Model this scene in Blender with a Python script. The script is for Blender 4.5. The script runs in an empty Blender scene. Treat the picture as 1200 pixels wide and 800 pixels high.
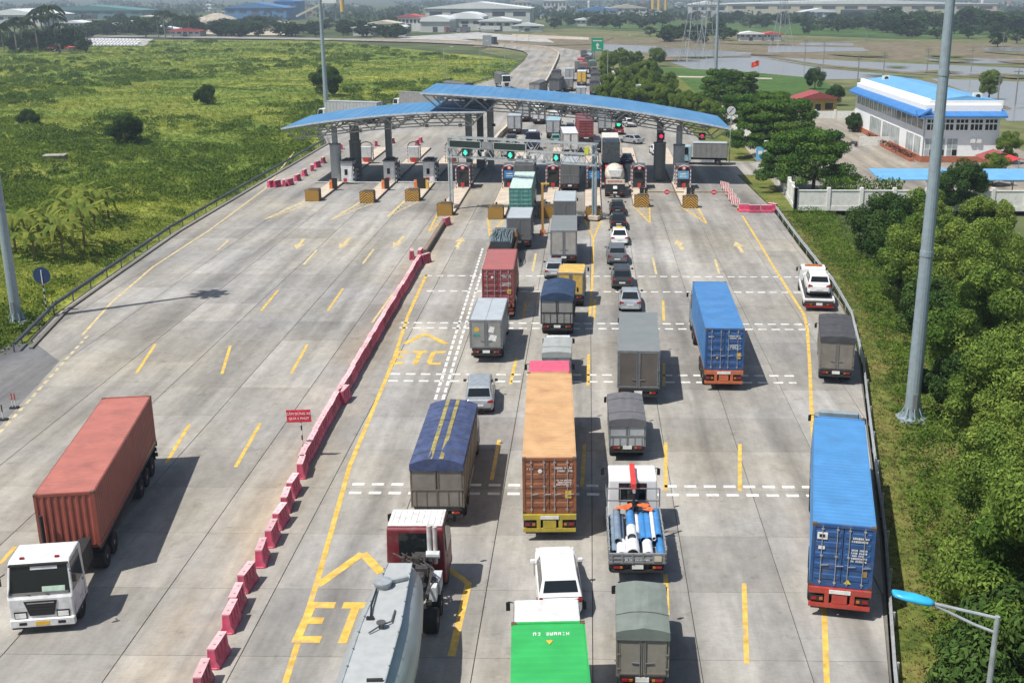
import bpy, bmesh, math, random
import numpy as np
from mathutils import Vector, Matrix
random.seed(7)
R = math.radians
S = bpy.context.scene
COL = S.collection

# ------------------------------------------------------------------ camera, world, sun, exposure
F_PX, PX0, PY0, CAM_H = 1330.0, 668.0, 400.0, 24.0     # lens in photo pixels, optical axis in the photo, drone height
PITCH = math.atan(406.0 / F_PX)
YAW = math.atan((690.0 - PX0) * math.cos(PITCH) / F_PX)
cam_d = bpy.data.cameras.new('camera')
cam = bpy.data.objects.new('camera', cam_d)
COL.objects.link(cam)
cam.location = (0, 0, CAM_H)
cam.rotation_euler = (math.pi / 2 - PITCH, 0, YAW)
cam_d.sensor_width = 36.0
cam_d.lens = F_PX / 1200.0 * 36.0
cam_d.shift_x = -(PX0 - 600.0) / 1200.0
cam_d.clip_start, cam_d.clip_end = 0.5, 30000.0
S.camera = cam

SUN_EL, SUN_DX, SUN_DY = R(61.0), 0.45, 0.31           # shadows fall along (dx, dy)
W = bpy.data.worlds.new('World'); S.world = W; W.use_nodes = True
nt = W.node_tree
bg = nt.nodes['Background']
sky = nt.nodes.new('ShaderNodeTexSky'); sky.sky_type = 'NISHITA'; sky.sun_disc = False
sky.sun_elevation = SUN_EL
sky.sun_rotation = math.atan2(-SUN_DX, -SUN_DY)
sky.air_density, sky.dust_density, sky.ozone_density = 1.0, 1.6, 1.0
nt.links.new(sky.outputs['Color'], bg.inputs['Color'])
bg.inputs['Strength'].default_value = 0.08
sd = bpy.data.lights.new('sun', 'SUN'); sd.energy = 5.0; sd.angle = R(0.5); sd.color = (1.0, 0.96, 0.89)
so = bpy.data.objects.new('sun', sd); COL.objects.link(so)
_l = math.hypot(SUN_DX, SUN_DY)
so.rotation_euler = Vector((SUN_DX / _l * math.cos(SUN_EL), SUN_DY / _l * math.cos(SUN_EL), -math.sin(SUN_EL))).to_track_quat('-Z', 'Y').to_euler()
so.location = (-60, -40, 120)
S.view_settings.view_transform = 'Standard'; S.view_settings.look = 'None'
S.view_settings.exposure = 0.34; S.view_settings.gamma = 1.0
S.render.engine = 'CYCLES'
S.cycles.max_bounces = 6; S.cycles.diffuse_bounces = 2; S.cycles.glossy_bounces = 2
S.cycles.transmission_bounces = 3; S.cycles.transparent_max_bounces = 4; S.cycles.volume_bounces = 0
try:
    S.cycles.use_denoising = True
except Exception:
    pass

HAZE = 0.00030

# survey: a point of the photograph back to the place where it stands
_fw = Vector((-math.sin(YAW) * math.cos(PITCH), math.cos(YAW) * math.cos(PITCH), -math.sin(PITCH)))
_rt = Vector((math.cos(YAW), math.sin(YAW), 0)); _up = _rt.cross(_fw)
def G(px, py, h=0.0):
    d = _fw * F_PX + _rt * (px - PX0) + _up * (PY0 - py)
    t = (h - CAM_H) / d.z
    return (d.x * t, d.y * t)

# ------------------------------------------------------------------ materials
MATS = {}
def mat(name, col, rough=0.6, metal=0.0, var=0.18, scale=3.0, bump=0.0, coat=0.0, dirt=0.0, dirtcol=(0.16, 0.13, 0.10), rnd=0.0, stretch=(1, 1, 1), emit=0.0):
    if name in MATS: return MATS[name]
    m = bpy.data.materials.new(name); m.use_nodes = True; MATS[name] = m
    t = m.node_tree; p = t.nodes['Principled BSDF']; L = t.links
    p.inputs['Roughness'].default_value = rough; p.inputs['Metallic'].default_value = metal
    if coat: p.inputs['Coat Weight'].default_value = coat; p.inputs['Coat Roughness'].default_value = 0.12
    tc = t.nodes.new('ShaderNodeTexCoord'); mp = t.nodes.new('ShaderNodeMapping'); mp.inputs['Scale'].default_value = stretch
    L.new(tc.outputs['Object'], mp.inputs['Vector'])
    n = t.nodes.new('ShaderNodeTexNoise'); n.inputs['Scale'].default_value = scale; n.inputs['Detail'].default_value = 5.0
    L.new(mp.outputs['Vector'], n.inputs['Vector'])
    mr = t.nodes.new('ShaderNodeMapRange'); mr.inputs['From Min'].default_value = 0.3; mr.inputs['From Max'].default_value = 0.7
    mr.inputs['To Min'].default_value = 1 - var; mr.inputs['To Max'].default_value = 1 + var
    L.new(n.outputs['Fac'], mr.inputs['Value'])
    mx = t.nodes.new('ShaderNodeVectorMath'); mx.operation = 'SCALE'; mx.inputs[0].default_value = col[:3]
    L.new(mr.outputs['Result'], mx.inputs['Scale'])
    out = mx.outputs['Vector']
    if rnd:
        oi = t.nodes.new('ShaderNodeObjectInfo'); m2 = t.nodes.new('ShaderNodeMapRange')
        m2.inputs['To Min'].default_value = 1 - rnd; m2.inputs['To Max'].default_value = 1 + rnd
        L.new(oi.outputs['Random'], m2.inputs['Value'])
        v2 = t.nodes.new('ShaderNodeVectorMath'); v2.operation = 'SCALE'
        L.new(out, v2.inputs[0]); L.new(m2.outputs['Result'], v2.inputs['Scale']); out = v2.outputs['Vector']
    if dirt:
        n2 = t.nodes.new('ShaderNodeTexNoise'); n2.inputs['Scale'].default_value = scale * 0.7; n2.inputs['Detail'].default_value = 8.0; n2.inputs['Roughness'].default_value = 0.72
        L.new(mp.outputs['Vector'], n2.inputs['Vector'])
        m3 = t.nodes.new('ShaderNodeMapRange'); m3.inputs['From Min'].default_value = 0.49; m3.inputs['From Max'].default_value = 0.70
        m3.inputs['To Min'].default_value = 0.0; m3.inputs['To Max'].default_value = dirt
        L.new(n2.outputs['Fac'], m3.inputs['Value'])
        mc = t.nodes.new('ShaderNodeMix'); mc.data_type = 'RGBA'
        L.new(m3.outputs['Result'], mc.inputs['Factor']); L.new(out, mc.inputs['A']); mc.inputs['B'].default_value = (*dirtcol, 1)
        out = mc.outputs['Result']
    L.new(out, p.inputs['Base Color'])
    if emit:
        p.inputs['Emission Color'].default_value = (*col[:3], 1); p.inputs['Emission Strength'].default_value = emit
    if bump:
        b = t.nodes.new('ShaderNodeBump'); b.inputs['Strength'].default_value = bump; b.inputs['Distance'].default_value = 0.03
        n3 = t.nodes.new('ShaderNodeTexNoise'); n3.inputs['Scale'].default_value = scale * 4; n3.inputs['Detail'].default_value = 3.0
        L.new(mp.outputs['Vector'], n3.inputs['Vector']); L.new(n3.outputs['Fac'], b.inputs['Height']); L.new(b.outputs['Normal'], p.inputs['Normal'])
    return m

def leaf_mat(name, c1, c2, scale=0.15, trans=0.25, var=0.45, c3=None):
    """foliage: two greens laid out by a broad noise, every leaf a little lighter or darker, some light through it"""
    if name in MATS: return MATS[name]
    m = bpy.data.materials.new(name); m.use_nodes = True; MATS[name] = m
    t = m.node_tree; L = t.links; t.nodes.remove(t.nodes['Principled BSDF']); o = t.nodes['Material Output']
    tc = t.nodes.new('ShaderNodeNewGeometry')
    n = t.nodes.new('ShaderNodeTexNoise'); n.inputs['Scale'].default_value = scale; n.inputs['Detail'].default_value = 5.0; n.inputs['Roughness'].default_value = 0.6
    L.new(tc.outputs['Position'], n.inputs['Vector'])
    cr = t.nodes.new('ShaderNodeValToRGB'); e = cr.color_ramp.elements
    e[0].position = 0.36; e[0].color = (*c1, 1); e[1].position = 0.66; e[1].color = (*c2, 1)
    if c3:
        q = e.new(0.5); q.color = (*c3, 1)
    L.new(n.outputs['Fac'], cr.inputs['Fac'])
    mr = t.nodes.new('ShaderNodeMapRange'); mr.inputs['To Min'].default_value = 1 - var; mr.inputs['To Max'].default_value = 1 + var
    L.new(tc.outputs['Random Per Island'], mr.inputs['Value'])
    sc = t.nodes.new('ShaderNodeVectorMath'); sc.operation = 'SCALE'
    L.new(cr.outputs['Color'], sc.inputs[0]); L.new(mr.outputs['Result'], sc.inputs['Scale'])
    d = t.nodes.new('ShaderNodeBsdfDiffuse'); tr = t.nodes.new('ShaderNodeBsdfTranslucent'); mx = t.nodes.new('ShaderNodeMixShader')
    mx.inputs['Fac'].default_value = trans
    L.new(sc.outputs['Vector'], d.inputs['Color']); L.new(sc.outputs['Vector'], tr.inputs['Color'])
    L.new(d.outputs['BSDF'], mx.inputs[1]); L.new(tr.outputs['BSDF'], mx.inputs[2]); L.new(mx.outputs['Shader'], o.inputs['Surface'])
    return m

# ------------------------------------------------------------------ mesh builder
class MB:
    def __init__(s): s.v = []; s.f = []; s.m = []
    def add(s, vs, fs, mi=0):
        b = len(s.v); s.v += [tuple(v) for v in vs]
        for f in fs: s.f.append([b + i for i in f]); s.m.append(mi)
        return s
    def box(s, x0, x1, y0, y1, z0, z1, mi=0):
        return s.add([(x0, y0, z0), (x1, y0, z0), (x1, y1, z0), (x0, y1, z0), (x0, y0, z1), (x1, y0, z1), (x1, y1, z1), (x0, y1, z1)],
                     [(0, 3, 2, 1), (4, 5, 6, 7), (0, 1, 5, 4), (1, 2, 6, 5), (2, 3, 7, 6), (3, 0, 4, 7)], mi)
    def cb(s, c, d, mi=0):
        return s.box(c[0] - d[0] / 2, c[0] + d[0] / 2, c[1] - d[1] / 2, c[1] + d[1] / 2, c[2] - d[2] / 2, c[2] + d[2] / 2, mi)
    def bar(s, a, b, w=0.06, h=None, mi=0):
        a, b = Vector(a), Vector(b); d = (b - a).normalized(); h = h or w
        u = d.cross(Vector((0, 0, 1)))
        if u.length < 1e-4: u = Vector((1, 0, 0))
        u.normalize(); n = u.cross(d)
        vs = [p + u * (i * w / 2) + n * (j * h / 2) for p in (a, b) for i, j in ((-1, -1), (1, -1), (1, 1), (-1, 1))]
        return s.add(vs, [(3, 2, 1, 0), (4, 5, 6, 7), (0, 1, 5, 4), (1, 2, 6, 5), (2, 3, 7, 6), (3, 0, 4, 7)], mi)
    def cyl(s, a, b, r0, r1=None, n=10, mi=0, caps=True):
        r1 = r0 if r1 is None else r1
        a, b = Vector(a), Vector(b); d = (b - a).normalized(); u = d.orthogonal().normalized(); w = d.cross(u)
        vs = []
        for p, r in ((a, r0), (b, r1)):
            for k in range(n):
                q = 2 * math.pi * k / n; vs.append(p + (u * math.cos(q) + w * math.sin(q)) * r)
        fs = [(k, (k + 1) % n, n + (k + 1) % n, n + k) for k in range(n)]
        if caps: fs += [tuple(range(n - 1, -1, -1)), tuple(range(n, 2 * n))]
        return s.add(vs, fs, mi)
    def tube(s, pts, r, n=6, mi=0):
        for a, b in zip(pts, pts[1:]): s.cyl(a, b, r, r, n, mi)
        return s
    def lathe(s, prof, axis='z', o=(0, 0, 0), n=14, mi=0):
        vs = []
        for r, h in prof:
            for k in range(n):
                q = 2 * math.pi * k / n; x, y = r * math.cos(q), r * math.sin(q)
                p = {'z': (x, y, h), 'y': (x, h, y), 'x': (h, x, y)}[axis]
                vs.append((p[0] + o[0], p[1] + o[1], p[2] + o[2]))
        m = len(prof)
        fs = [(i * n + k, i * n + (k + 1) % n, (i + 1) * n + (k + 1) % n, (i + 1) * n + k) for i in range(m - 1) for k in range(n)]
        fs += [tuple(range(n)), tuple(range((m - 1) * n, m * n))]
        return s.add(vs, fs, mi)
    def prism(s, poly, axis, a, b, mi=0):
        """poly of two coordinates swept along the third: axis x -> (y,z), y -> (x,z), z -> (x,y)"""
        def P(u, v, w): return {'x': (w, u, v), 'y': (u, w, v), 'z': (u, v, w)}[axis]
        n = len(poly); vs = [P(u, v, a) for u, v in poly] + [P(u, v, b) for u, v in poly]
        return s.add(vs, [tuple(range(n)), tuple(range(2 * n - 1, n - 1, -1))] + [(k, k + n, (k + 1) % n + n, (k + 1) % n) for k in range(n)], mi)
    def plate(s, pts, th, mi=0):
        """a flat polygon given a thickness along its normal"""
        P = [Vector(p) for p in pts]; n = (P[1] - P[0]).cross(P[2] - P[0]).normalized() * th; k = len(P)
        return s.add(P + [p + n for p in P], [tuple(range(k - 1, -1, -1)), tuple(range(k, 2 * k))] + [(i, (i + 1) % k, (i + 1) % k + k, i + k) for i in range(k)], mi)
    def quad(s, a, b, c, d, mi=0): return s.add([a, b, c, d], [(0, 1, 2, 3)], mi)
    def mesh(s, name, mats, smooth=False, fix=True):
        me = bpy.data.meshes.new(name); me.from_pydata(s.v, [], s.f)
        for m in (mats if isinstance(mats, (list, tuple)) else [mats]): me.materials.append(m)
        if any(s.m): me.polygons.foreach_set('material_index', s.m)
        if fix and len(s.f) < 6000:
            bm = bmesh.new(); bm.from_mesh(me); bmesh.ops.recalc_face_normals(bm, faces=bm.faces); bm.to_mesh(me); bm.free()
        if smooth: me.polygons.foreach_set('use_smooth', [True] * len(me.polygons))
        me.update(); return me
    def build(s, name, mats, parent=None, smooth=False, bevel=0, fix=True):
        return link(name, s.mesh(name, mats, smooth, fix), parent, bevel=bevel)

def link(name, me, parent=None, loc=None, rot=None, bevel=0):
    o = bpy.data.objects.new(name, me); COL.objects.link(o)
    if parent: o.parent = parent
    if loc: o.location = loc
    if rot: o.rotation_euler = rot
    if bevel:
        b = o.modifiers.new('bevel', 'BEVEL'); b.width = bevel; b.segments = 2 if bevel > 0.05 else 1; b.limit_method = 'ANGLE'; b.angle_limit = R(30)
    return o
def tag(o, label=None, cat=None, group=None, kind=None):
    if label: o['label'] = label
    if cat: o['category'] = cat
    if group: o['group'] = group
    if kind: o['kind'] = kind
    return o
def thing(name, label, cat, loc=(0, 0, 0), rz=0.0, group=None):
    o = bpy.data.objects.new(name, None); COL.objects.link(o); o.empty_display_size = 0.3
    o.location = loc; o.rotation_euler = (0, 0, rz)
    return tag(o, label, cat, group)
def dup(src, loc, rz=0.0, label=None, scale=None):
    def cp(o, par):
        c = o.copy(); COL.objects.link(c); c.parent = par
        for ch in KIDS(o): cp(ch, c)
        return c
    c = cp(src, None); c.location = loc; c.rotation_euler = (0, 0, rz)
    if scale: c.scale = scale
    if label: c['label'] = label
    return c
def KIDS(o): return list(o.children)
def struct(name, mb, m, smooth=False, fix=True, parent=None):
    o = mb.build(name, m, parent, smooth=smooth, fix=fix)
    if not parent: o['kind'] = 'structure'
    return o

_FONTS = {}
def text_mesh(txt, size, m, depth=0.004, align='CENTER'):
    key = (txt, size, m.name)
    if key in _FONTS: return _FONTS[key]
    c = bpy.data.curves.new('lettering', 'FONT'); c.body = txt; c.size = size; c.align_x = align; c.align_y = 'CENTER'; c.extrude = depth; c.resolution_u = 2
    o = bpy.data.objects.new('lettering', c); COL.objects.link(o)
    bpy.context.view_layer.update()
    me = bpy.data.meshes.new_from_object(o.evaluated_get(bpy.context.evaluated_depsgraph_get()))
    bpy.data.objects.remove(o); me.materials.clear(); me.materials.append(m)
    _FONTS[key] = me
    return me
def lettering(txt, size, m, parent, loc, rot):
    return link('lettering', text_mesh(txt, size, m), parent, loc, rot)
def interp(pts, y):
    if y <= pts[0][1]: a, b = pts[0], pts[1]
    elif y >= pts[-1][1]: a, b = pts[-2], pts[-1]
    else:
        for a, b in zip(pts, pts[1:]):
            if a[1] <= y <= b[1]: break
    return a[0] + (b[0] - a[0]) * (y - a[1]) / (b[1] - a[1])

# ------------------------------------------------------------------ shared materials
rubber = mat('tyre_rubber', (0.018, 0.018, 0.019), 0.85)
dark = mat('dark_steel', (0.022, 0.022, 0.024), 0.6)
black = mat('black_plastic', (0.012, 0.012, 0.013), 0.5)
glass = mat('tinted_glass', (0.012, 0.016, 0.018), 0.06, var=0.05)
chrome = mat('bright_metal', (0.55, 0.56, 0.57), 0.35, 0.7)
galv = mat('galvanised_steel', (0.36, 0.39, 0.41), 0.5, 0.3, dirt=0.3)
mastm = mat('mast_steel', (0.30, 0.37, 0.41), 0.45, 0.25, var=0.1, dirt=0.2)
steelgrey = mat('grey_steel', (0.22, 0.23, 0.24), 0.55, 0.2)
white = mat('white_paint', (0.64, 0.64, 0.63), 0.4, dirt=0.25, dirtcol=(0.4, 0.37, 0.32))
carwhite = mat('white_car_paint', (0.80, 0.80, 0.80), 0.25, coat=0.6, var=0.03)
redlamp = mat('red_lamp', (0.28, 0.012, 0.015), 0.25)
orangelamp = mat('orange_lamp', (0.42, 0.13, 0.02), 0.3)
lamp = mat('clear_lamp', (0.7, 0.7, 0.68), 0.15)
yplate = mat('yellow_plate', (0.75, 0.42, 0.03), 0.5)
wplate = mat('white_plate', (0.7, 0.7, 0.68), 0.5)
print_white = mat('white_print', (0.72, 0.72, 0.7), 0.6, var=0.25, scale=8)
redpaint = mat('red_paint', (0.52, 0.03, 0.03), 0.5, dirt=0.2)
yellowpaint = mat('yellow_paint', (0.68, 0.42, 0.05), 0.5, dirt=0.35)
orangepaint = mat('orange_paint', (0.75, 0.20, 0.04), 0.5, dirt=0.25)
concrete = mat('plain_concrete', (0.33, 0.31, 0.28), 0.85, scale=1.5, dirt=0.35, bump=0.2)

# ------------------------------------------------------------------ ground and road
_rs = np.random.RandomState(11); _tab = _rs.rand(256, 256)
def vnoise(x, y, s):
    x = np.asarray(x) / s + 91.3; y = np.asarray(y) / s + 37.7
    xi = np.floor(x).astype(int); yi = np.floor(y).astype(int); fx = x - xi; fy = y - yi
    fx = fx * fx * (3 - 2 * fx); fy = fy * fy * (3 - 2 * fy)
    t = lambda a, b: _tab[a % 256, b % 256]
    return (t(xi, yi) * (1 - fx) + t(xi + 1, yi) * fx) * (1 - fy) + (t(xi, yi + 1) * (1 - fx) + t(xi + 1, yi + 1) * fx) * fy
def fbm(x, y, s): return 0.5 * vnoise(x, y, s) + 0.3 * vnoise(x + 50, y + 9, s * 0.45) + 0.2 * vnoise(x + 7, y + 80, s * 0.2)

def grass_ground(name, cols, s1, s2, bump=0.4):
    m = bpy.data.materials.new(name); m.use_nodes = True; t = m.node_tree; L = t.links; p = t.nodes['Principled BSDF']
    p.inputs['Roughness'].default_value = 0.95; p.inputs['Specular IOR Level'].default_value = 0.1
    g = t.nodes.new('ShaderNodeNewGeometry')
    n1 = t.nodes.new('ShaderNodeTexNoise'); n1.inputs['Scale'].default_value = s1; n1.inputs['Detail'].default_value = 6; n1.inputs['Roughness'].default_value = 0.65
    n2 = t.nodes.new('ShaderNodeTexNoise'); n2.inputs['Scale'].default_value = s2; n2.inputs['Detail'].default_value = 5
    L.new(g.outputs['Position'], n1.inputs['Vector']); L.new(g.outputs['Position'], n2.inputs['Vector'])
    cr = t.nodes.new('ShaderNodeValToRGB'); e = cr.color_ramp.elements
    e[0].position = 0.34; e[0].color = (*cols[0], 1); e[1].position = 0.68; e[1].color = (*cols[-1], 1)
    for k, c in enumerate(cols[1:-1]):
        q = e.new(0.34 + 0.34 * (k + 1) / (len(cols) - 1)); q.color = (*c, 1)
    L.new(n1.outputs['Fac'], cr.inputs['Fac'])
    mr = t.nodes.new('ShaderNodeMapRange'); mr.inputs['From Min'].default_value = 0.3; mr.inputs['From Max'].default_value = 0.7; mr.inputs['To Min'].default_value = 0.65; mr.inputs['To Max'].default_value = 1.3
    L.new(n2.outputs['Fac'], mr.inputs['Value'])
    v = t.nodes.new('ShaderNodeVectorMath'); v.operation = 'SCALE'; L.new(cr.outputs['Color'], v.inputs[0]); L.new(mr.outputs['Result'], v.inputs['Scale'])
    L.new(v.outputs['Vector'], p.inputs['Base Color'])
    b = t.nodes.new('ShaderNodeBump'); b.inputs['Strength'].default_value = bump; b.inputs['Distance'].default_value = 0.2
    L.new(n2.outputs['Fac'], b.inputs['Height']); L.new(b.outputs['Normal'], p.inputs['Normal'])
    return m
far_ground = grass_ground('far_ground', [(0.045, 0.07, 0.03), (0.09, 0.11, 0.045), (0.15, 0.14, 0.075)], 0.006, 0.05, 0.1)
field_ground = grass_ground('field_ground', [(0.08, 0.125, 0.025), (0.14, 0.195, 0.033), (0.19, 0.205, 0.042), (0.28, 0.31, 0.05)], 0.028, 0.45)
verge_ground = grass_ground('verge_ground', [(0.06, 0.095, 0.02), (0.13, 0.15, 0.035), (0.20, 0.165, 0.06)], 0.25, 3.0)
scrub_ground = grass_ground('scrub_ground', [(0.02, 0.04, 0.012), (0.045, 0.075, 0.018), (0.08, 0.11, 0.03)], 0.2, 1.5)

gz = -0.6
gm = MB(); ys = [-60, 0, 60, 150, 400, 1000, 2500, 6000, 14000]; xs = [-9000, -2500, -900, -300, 0, 300, 900, 2500, 9000]
for i in range(8):
    for j in range(8):
        gm.quad((xs[i], ys[j], gz), (xs[i + 1], ys[j], gz), (xs[i + 1], ys[j + 1], gz), (xs[i], ys[j + 1], gz))
struct('ground', gm, far_ground)

RAIL_L = [(-40.56, 77.4), (-42.2, 86.1), (-43.0, 98.4), (-44.1, 117.5), (-44.4, 149.9), (-44.6, 192.5), (-50, 212), (-50, 246), (-37, 292), (-25.6, 363), (-24.6, 452)]
RAIL_R = [(5.9, 10), (8.0, 20), (11.3, 36.3), (13.6, 46.9), (16.7, 63.3), (18.6, 73.0), (20.4, 84.6), (21.1, 95.3), (21.3, 112.9), (21.8, 133.2)]
EDGE_R = RAIL_R[:-1] + [(21.8, 133.2), (21.0, 160), (20.3, 175), (19.0, 215), (15.5, 270), (8.0, 325), (2.6, 365), (0.6, 452)]
EDGE_L2 = [(-22.5, 10), (-29.0, 30), (-34.3, 62), (-36.9, 78)]      # edge of the concrete against the asphalt side road
def Ledge(y): return interp(EDGE_L2, y) if y < 77.4 else interp(RAIL_L, y) + 0.25
def Redge(y): return interp(EDGE_R, y) - 0.2

# concrete and asphalt materials
def road_mat(name, c, joints=None, warm=0.0):
    m = bpy.data.materials.new(name); m.use_nodes = True; t = m.node_tree; L = t.links; p = t.nodes['Principled BSDF']
    p.inputs['Roughness'].default_value = 0.85; p.inputs['Specular IOR Level'].default_value = 0.25
    g = t.nodes.new('ShaderNodeNewGeometry')
    def noise(sc, st, det=6, rough=0.6):
        mp = t.nodes.new('ShaderNodeMapping'); mp.inputs['Scale'].default_value = st; L.new(g.outputs['Position'], mp.inputs['Vector'])
        n = t.nodes.new('ShaderNodeTexNoise'); n.inputs['Scale'].default_value = sc; n.inputs['Detail'].default_value = det; n.inputs['Roughness'].default_value = rough
        L.new(mp.outputs['Vector'], n.inputs['Vector']); return n.outputs['Fac']
    def rng(v, a, b, lo, hi):
        r = t.nodes.new('ShaderNodeMapRange'); r.inputs['From Min'].default_value = a; r.inputs['From Max'].default_value = b; r.inputs['To Min'].default_value = lo; r.inputs['To Max'].default_value = hi
        L.new(v, r.inputs['Value']); return r.outputs['Result']
    def mul(a, b):
        k = t.nodes.new('ShaderNodeMath'); k.operation = 'MULTIPLY'; L.new(a, k.inputs[0]); L.new(b, k.inputs[1]); return k.outputs[0]
    f = mul(rng(noise(0.35, (1, 0.12, 1)), 0.3, 0.7, 0.66, 1.14), rng(noise(0.09, (1, 0.6, 1)), 0.3, 0.7, 0.78, 1.18))
    f = mul(f, rng(noise(0.55, (1, 0.03, 1), 4), 0.36, 0.64, 0.82, 1.07))
    f = mul(f, rng(noise(1.6, (1, 0.5, 1), 8, 0.72), 0.3, 0.7, 0.80, 1.14))
    f = mul(f, rng(noise(9.0, (0.25, 1.3, 1), 3), 0.3, 0.7, 0.93, 1.06))
    f = mul(f, rng(noise(0.8, (1, 1, 1), 7, 0.72), 0.58, 0.72, 1.0, 0.66))
    oi = t.nodes.new('ShaderNodeObjectInfo'); f = mul(f, rng(oi.outputs['Random'], 0, 1, 0.86, 1.10))
    cr = t.nodes.new('ShaderNodeValToRGB'); e = cr.color_ramp.elements
    e[0].position = 0.3; e[0].color = (c[0] * 0.96, c[1] * 0.98, c[2] * 1.06, 1); e[1].position = 0.75; e[1].color = (c[0] * 1.10, c[1] * 1.03, c[2] * 0.90, 1)
    L.new(noise(0.05, (1, 1, 1), 4), cr.inputs['Fac'])
    # oil dripped down the middle of the lanes, tan dust swept up along the barrier row
    sx = t.nodes.new('ShaderNodeSeparateXYZ'); L.new(g.outputs['Position'], sx.inputs['Vector'])
    def mth(op, a, b=None):
        k = t.nodes.new('ShaderNodeMath'); k.operation = op
        for i, q in enumerate((a, b)):
            if q is None: continue
            if isinstance(q, (int, float)): k.inputs[i].default_value = q
            else: L.new(q, k.inputs[i])
        return k.outputs[0]
    lane = mth('PINGPONG', mth('ADD', sx.outputs['X'], 2.0 + 43.0 * 4), 2.15)
    oil = mth('MULTIPLY', rng(lane, 0.15, 1.0, 1.0, 0.0), rng(noise(0.5, (1, 0.08, 1), 6), 0.42, 0.66, 0.0, 0.30))
    f = mul(f, mth('SUBTRACT', 1.0, oil))
    dust = mth('MULTIPLY', rng(mth('ABSOLUTE', mth('ADD', sx.outputs['X'], 15.4)), 0.3, 2.6, 1.0, 0.0), rng(noise(0.35, (1, 0.35, 1), 6), 0.38, 0.62, 0.0, 0.75))
    mxd = t.nodes.new('ShaderNodeMix'); mxd.data_type = 'RGBA'; L.new(dust, mxd.inputs['Factor']); L.new(cr.outputs['Color'], mxd.inputs['A']); mxd.inputs['B'].default_value = (0.44, 0.36, 0.26, 1)
    v = t.nodes.new('ShaderNodeVectorMath'); v.operation = 'SCALE'; L.new(mxd.outputs['Result'], v.inputs[0]); L.new(f, v.inputs['Scale'])
    L.new(v.outputs['Vector'], p.inputs['Base Color'])
    b = t.nodes.new('ShaderNodeBump'); b.inputs['Strength'].default_value = 0.15; b.inputs['Distance'].default_value = 0.02
    L.new(noise(12, (1, 1, 1), 4), b.inputs['Height']); L.new(b.outputs['Normal'], p.inputs['Normal'])
    return m
slab_mat = road_mat('road_concrete', (0.355, 0.343, 0.314))
joint_mat = road_mat('road_joint', (0.19, 0.18, 0.16))
asphalt = road_mat('asphalt', (0.20, 0.205, 0.215))

def strip_sheet(mb, ys, fl, fr, z):
    for a, b in zip(ys, ys[1:]): mb.quad((fl(a), a, z), (fr(a), a, z), (fr(b), b, z), (fl(b), b, z))
rows = [37.56 + 5.12 * k for k in range(-4, 20)]
base = MB(); strip_sheet(base, [12] + rows, lambda y: Ledge(y) - 0.1, lambda y: Redge(y) + 0.1, -0.06)
road = struct('road', base, joint_mat, fix=False)
cols = [-58.4, -53.9, -49.3, -44.8, -40.3, -35.8, -31.3, -26.75, -22.2, -17.66, -13.13, -8.75, -4.2, 0.27, 4.31, 8.35, 12.4, 16.5, 20.6, 24.7]
slabs = []
for j in range(len(rows) - 1):
    y0, y1 = rows[j] + 0.013, rows[j + 1] - 0.013
    for i in range(len(cols) - 1):
        a, b = cols[i] + 0.015, cols[i + 1] - 0.015
        xl0, xl1 = max(a, Ledge(y0)), max(a, Ledge(y1)); xr0, xr1 = min(b, Redge(y0)), min(b, Redge(y1))
        if xr0 - xl0 < 0.1 and xr1 - xl1 < 0.1: continue
        xr0 = max(xr0, xl0 + 0.05); xr1 = max(xr1, xl1 + 0.05)
        slabs.append((xl0, xr0, xl1, xr1, y0, y1))
rest = MB()
for n, (xl0, xr0, xl1, xr1, y0, y1) in enumerate(slabs):
    t = rest if n >= 300 else MB(); e = 0.012
    t.add([(xl0, y0, -0.055), (xr0, y0, -0.055), (xr1, y1, -0.055), (xl1, y1, -0.055), (xl0, y0, -e), (xr0, y0, -e), (xr1, y1, -e), (xl1, y1, -e),
           (xl0 + e, y0 + e, 0), (xr0 - e, y0 + e, 0), (xr1 - e, y1 - e, 0), (xl1 + e, y1 - e, 0)],
          [(8, 9, 10, 11), (4, 5, 9, 8), (5, 6, 10, 9), (6, 7, 11, 10), (7, 4, 8, 11), (0, 1, 5, 4), (1, 2, 6, 5), (2, 3, 7, 6), (3, 0, 4, 7)])
    if n < 300: t.build('slab', slab_mat, road, fix=False)
if rest.f:
    o = rest.build('slab', slab_mat, road, fix=False); o['kind'] = 'stuff'
ye = rows[-1]
# beyond the last slab row: one sheet with the joints too fine to see
hw = MB(); HY = [ye, 160, 175, 192, 212, 246, 270, 292, 325, 363, 365, 400, 452]
strip_sheet(hw, HY, Ledge, Redge, -0.004)
far = [(-12, 452), (-12.8, 490), (-17, 525), (-28, 560), (-48, 595), (-78, 625), (-120, 650), (-175, 672), (-260, 700), (-420, 740)]
def offset_path(path, d):
    o = []
    for i, p in enumerate(path):
        a = Vector(path[max(i - 1, 0)]); b = Vector(path[min(i + 1, len(path) - 1)]); t = (b - a).normalized(); o.append((p[0] + t.y * d, p[1] - t.x * d))
    return o
fl, fr = offset_path(far, -12.5), offset_path(far, 12.5)
for k in range(len(far) - 1): hw.quad((*fl[k], -0.004), (*fr[k], -0.004), (*fr[k + 1], -0.004), (*fl[k + 1], -0.004))
struct('highway', hw, slab_mat, fix=False)
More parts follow.
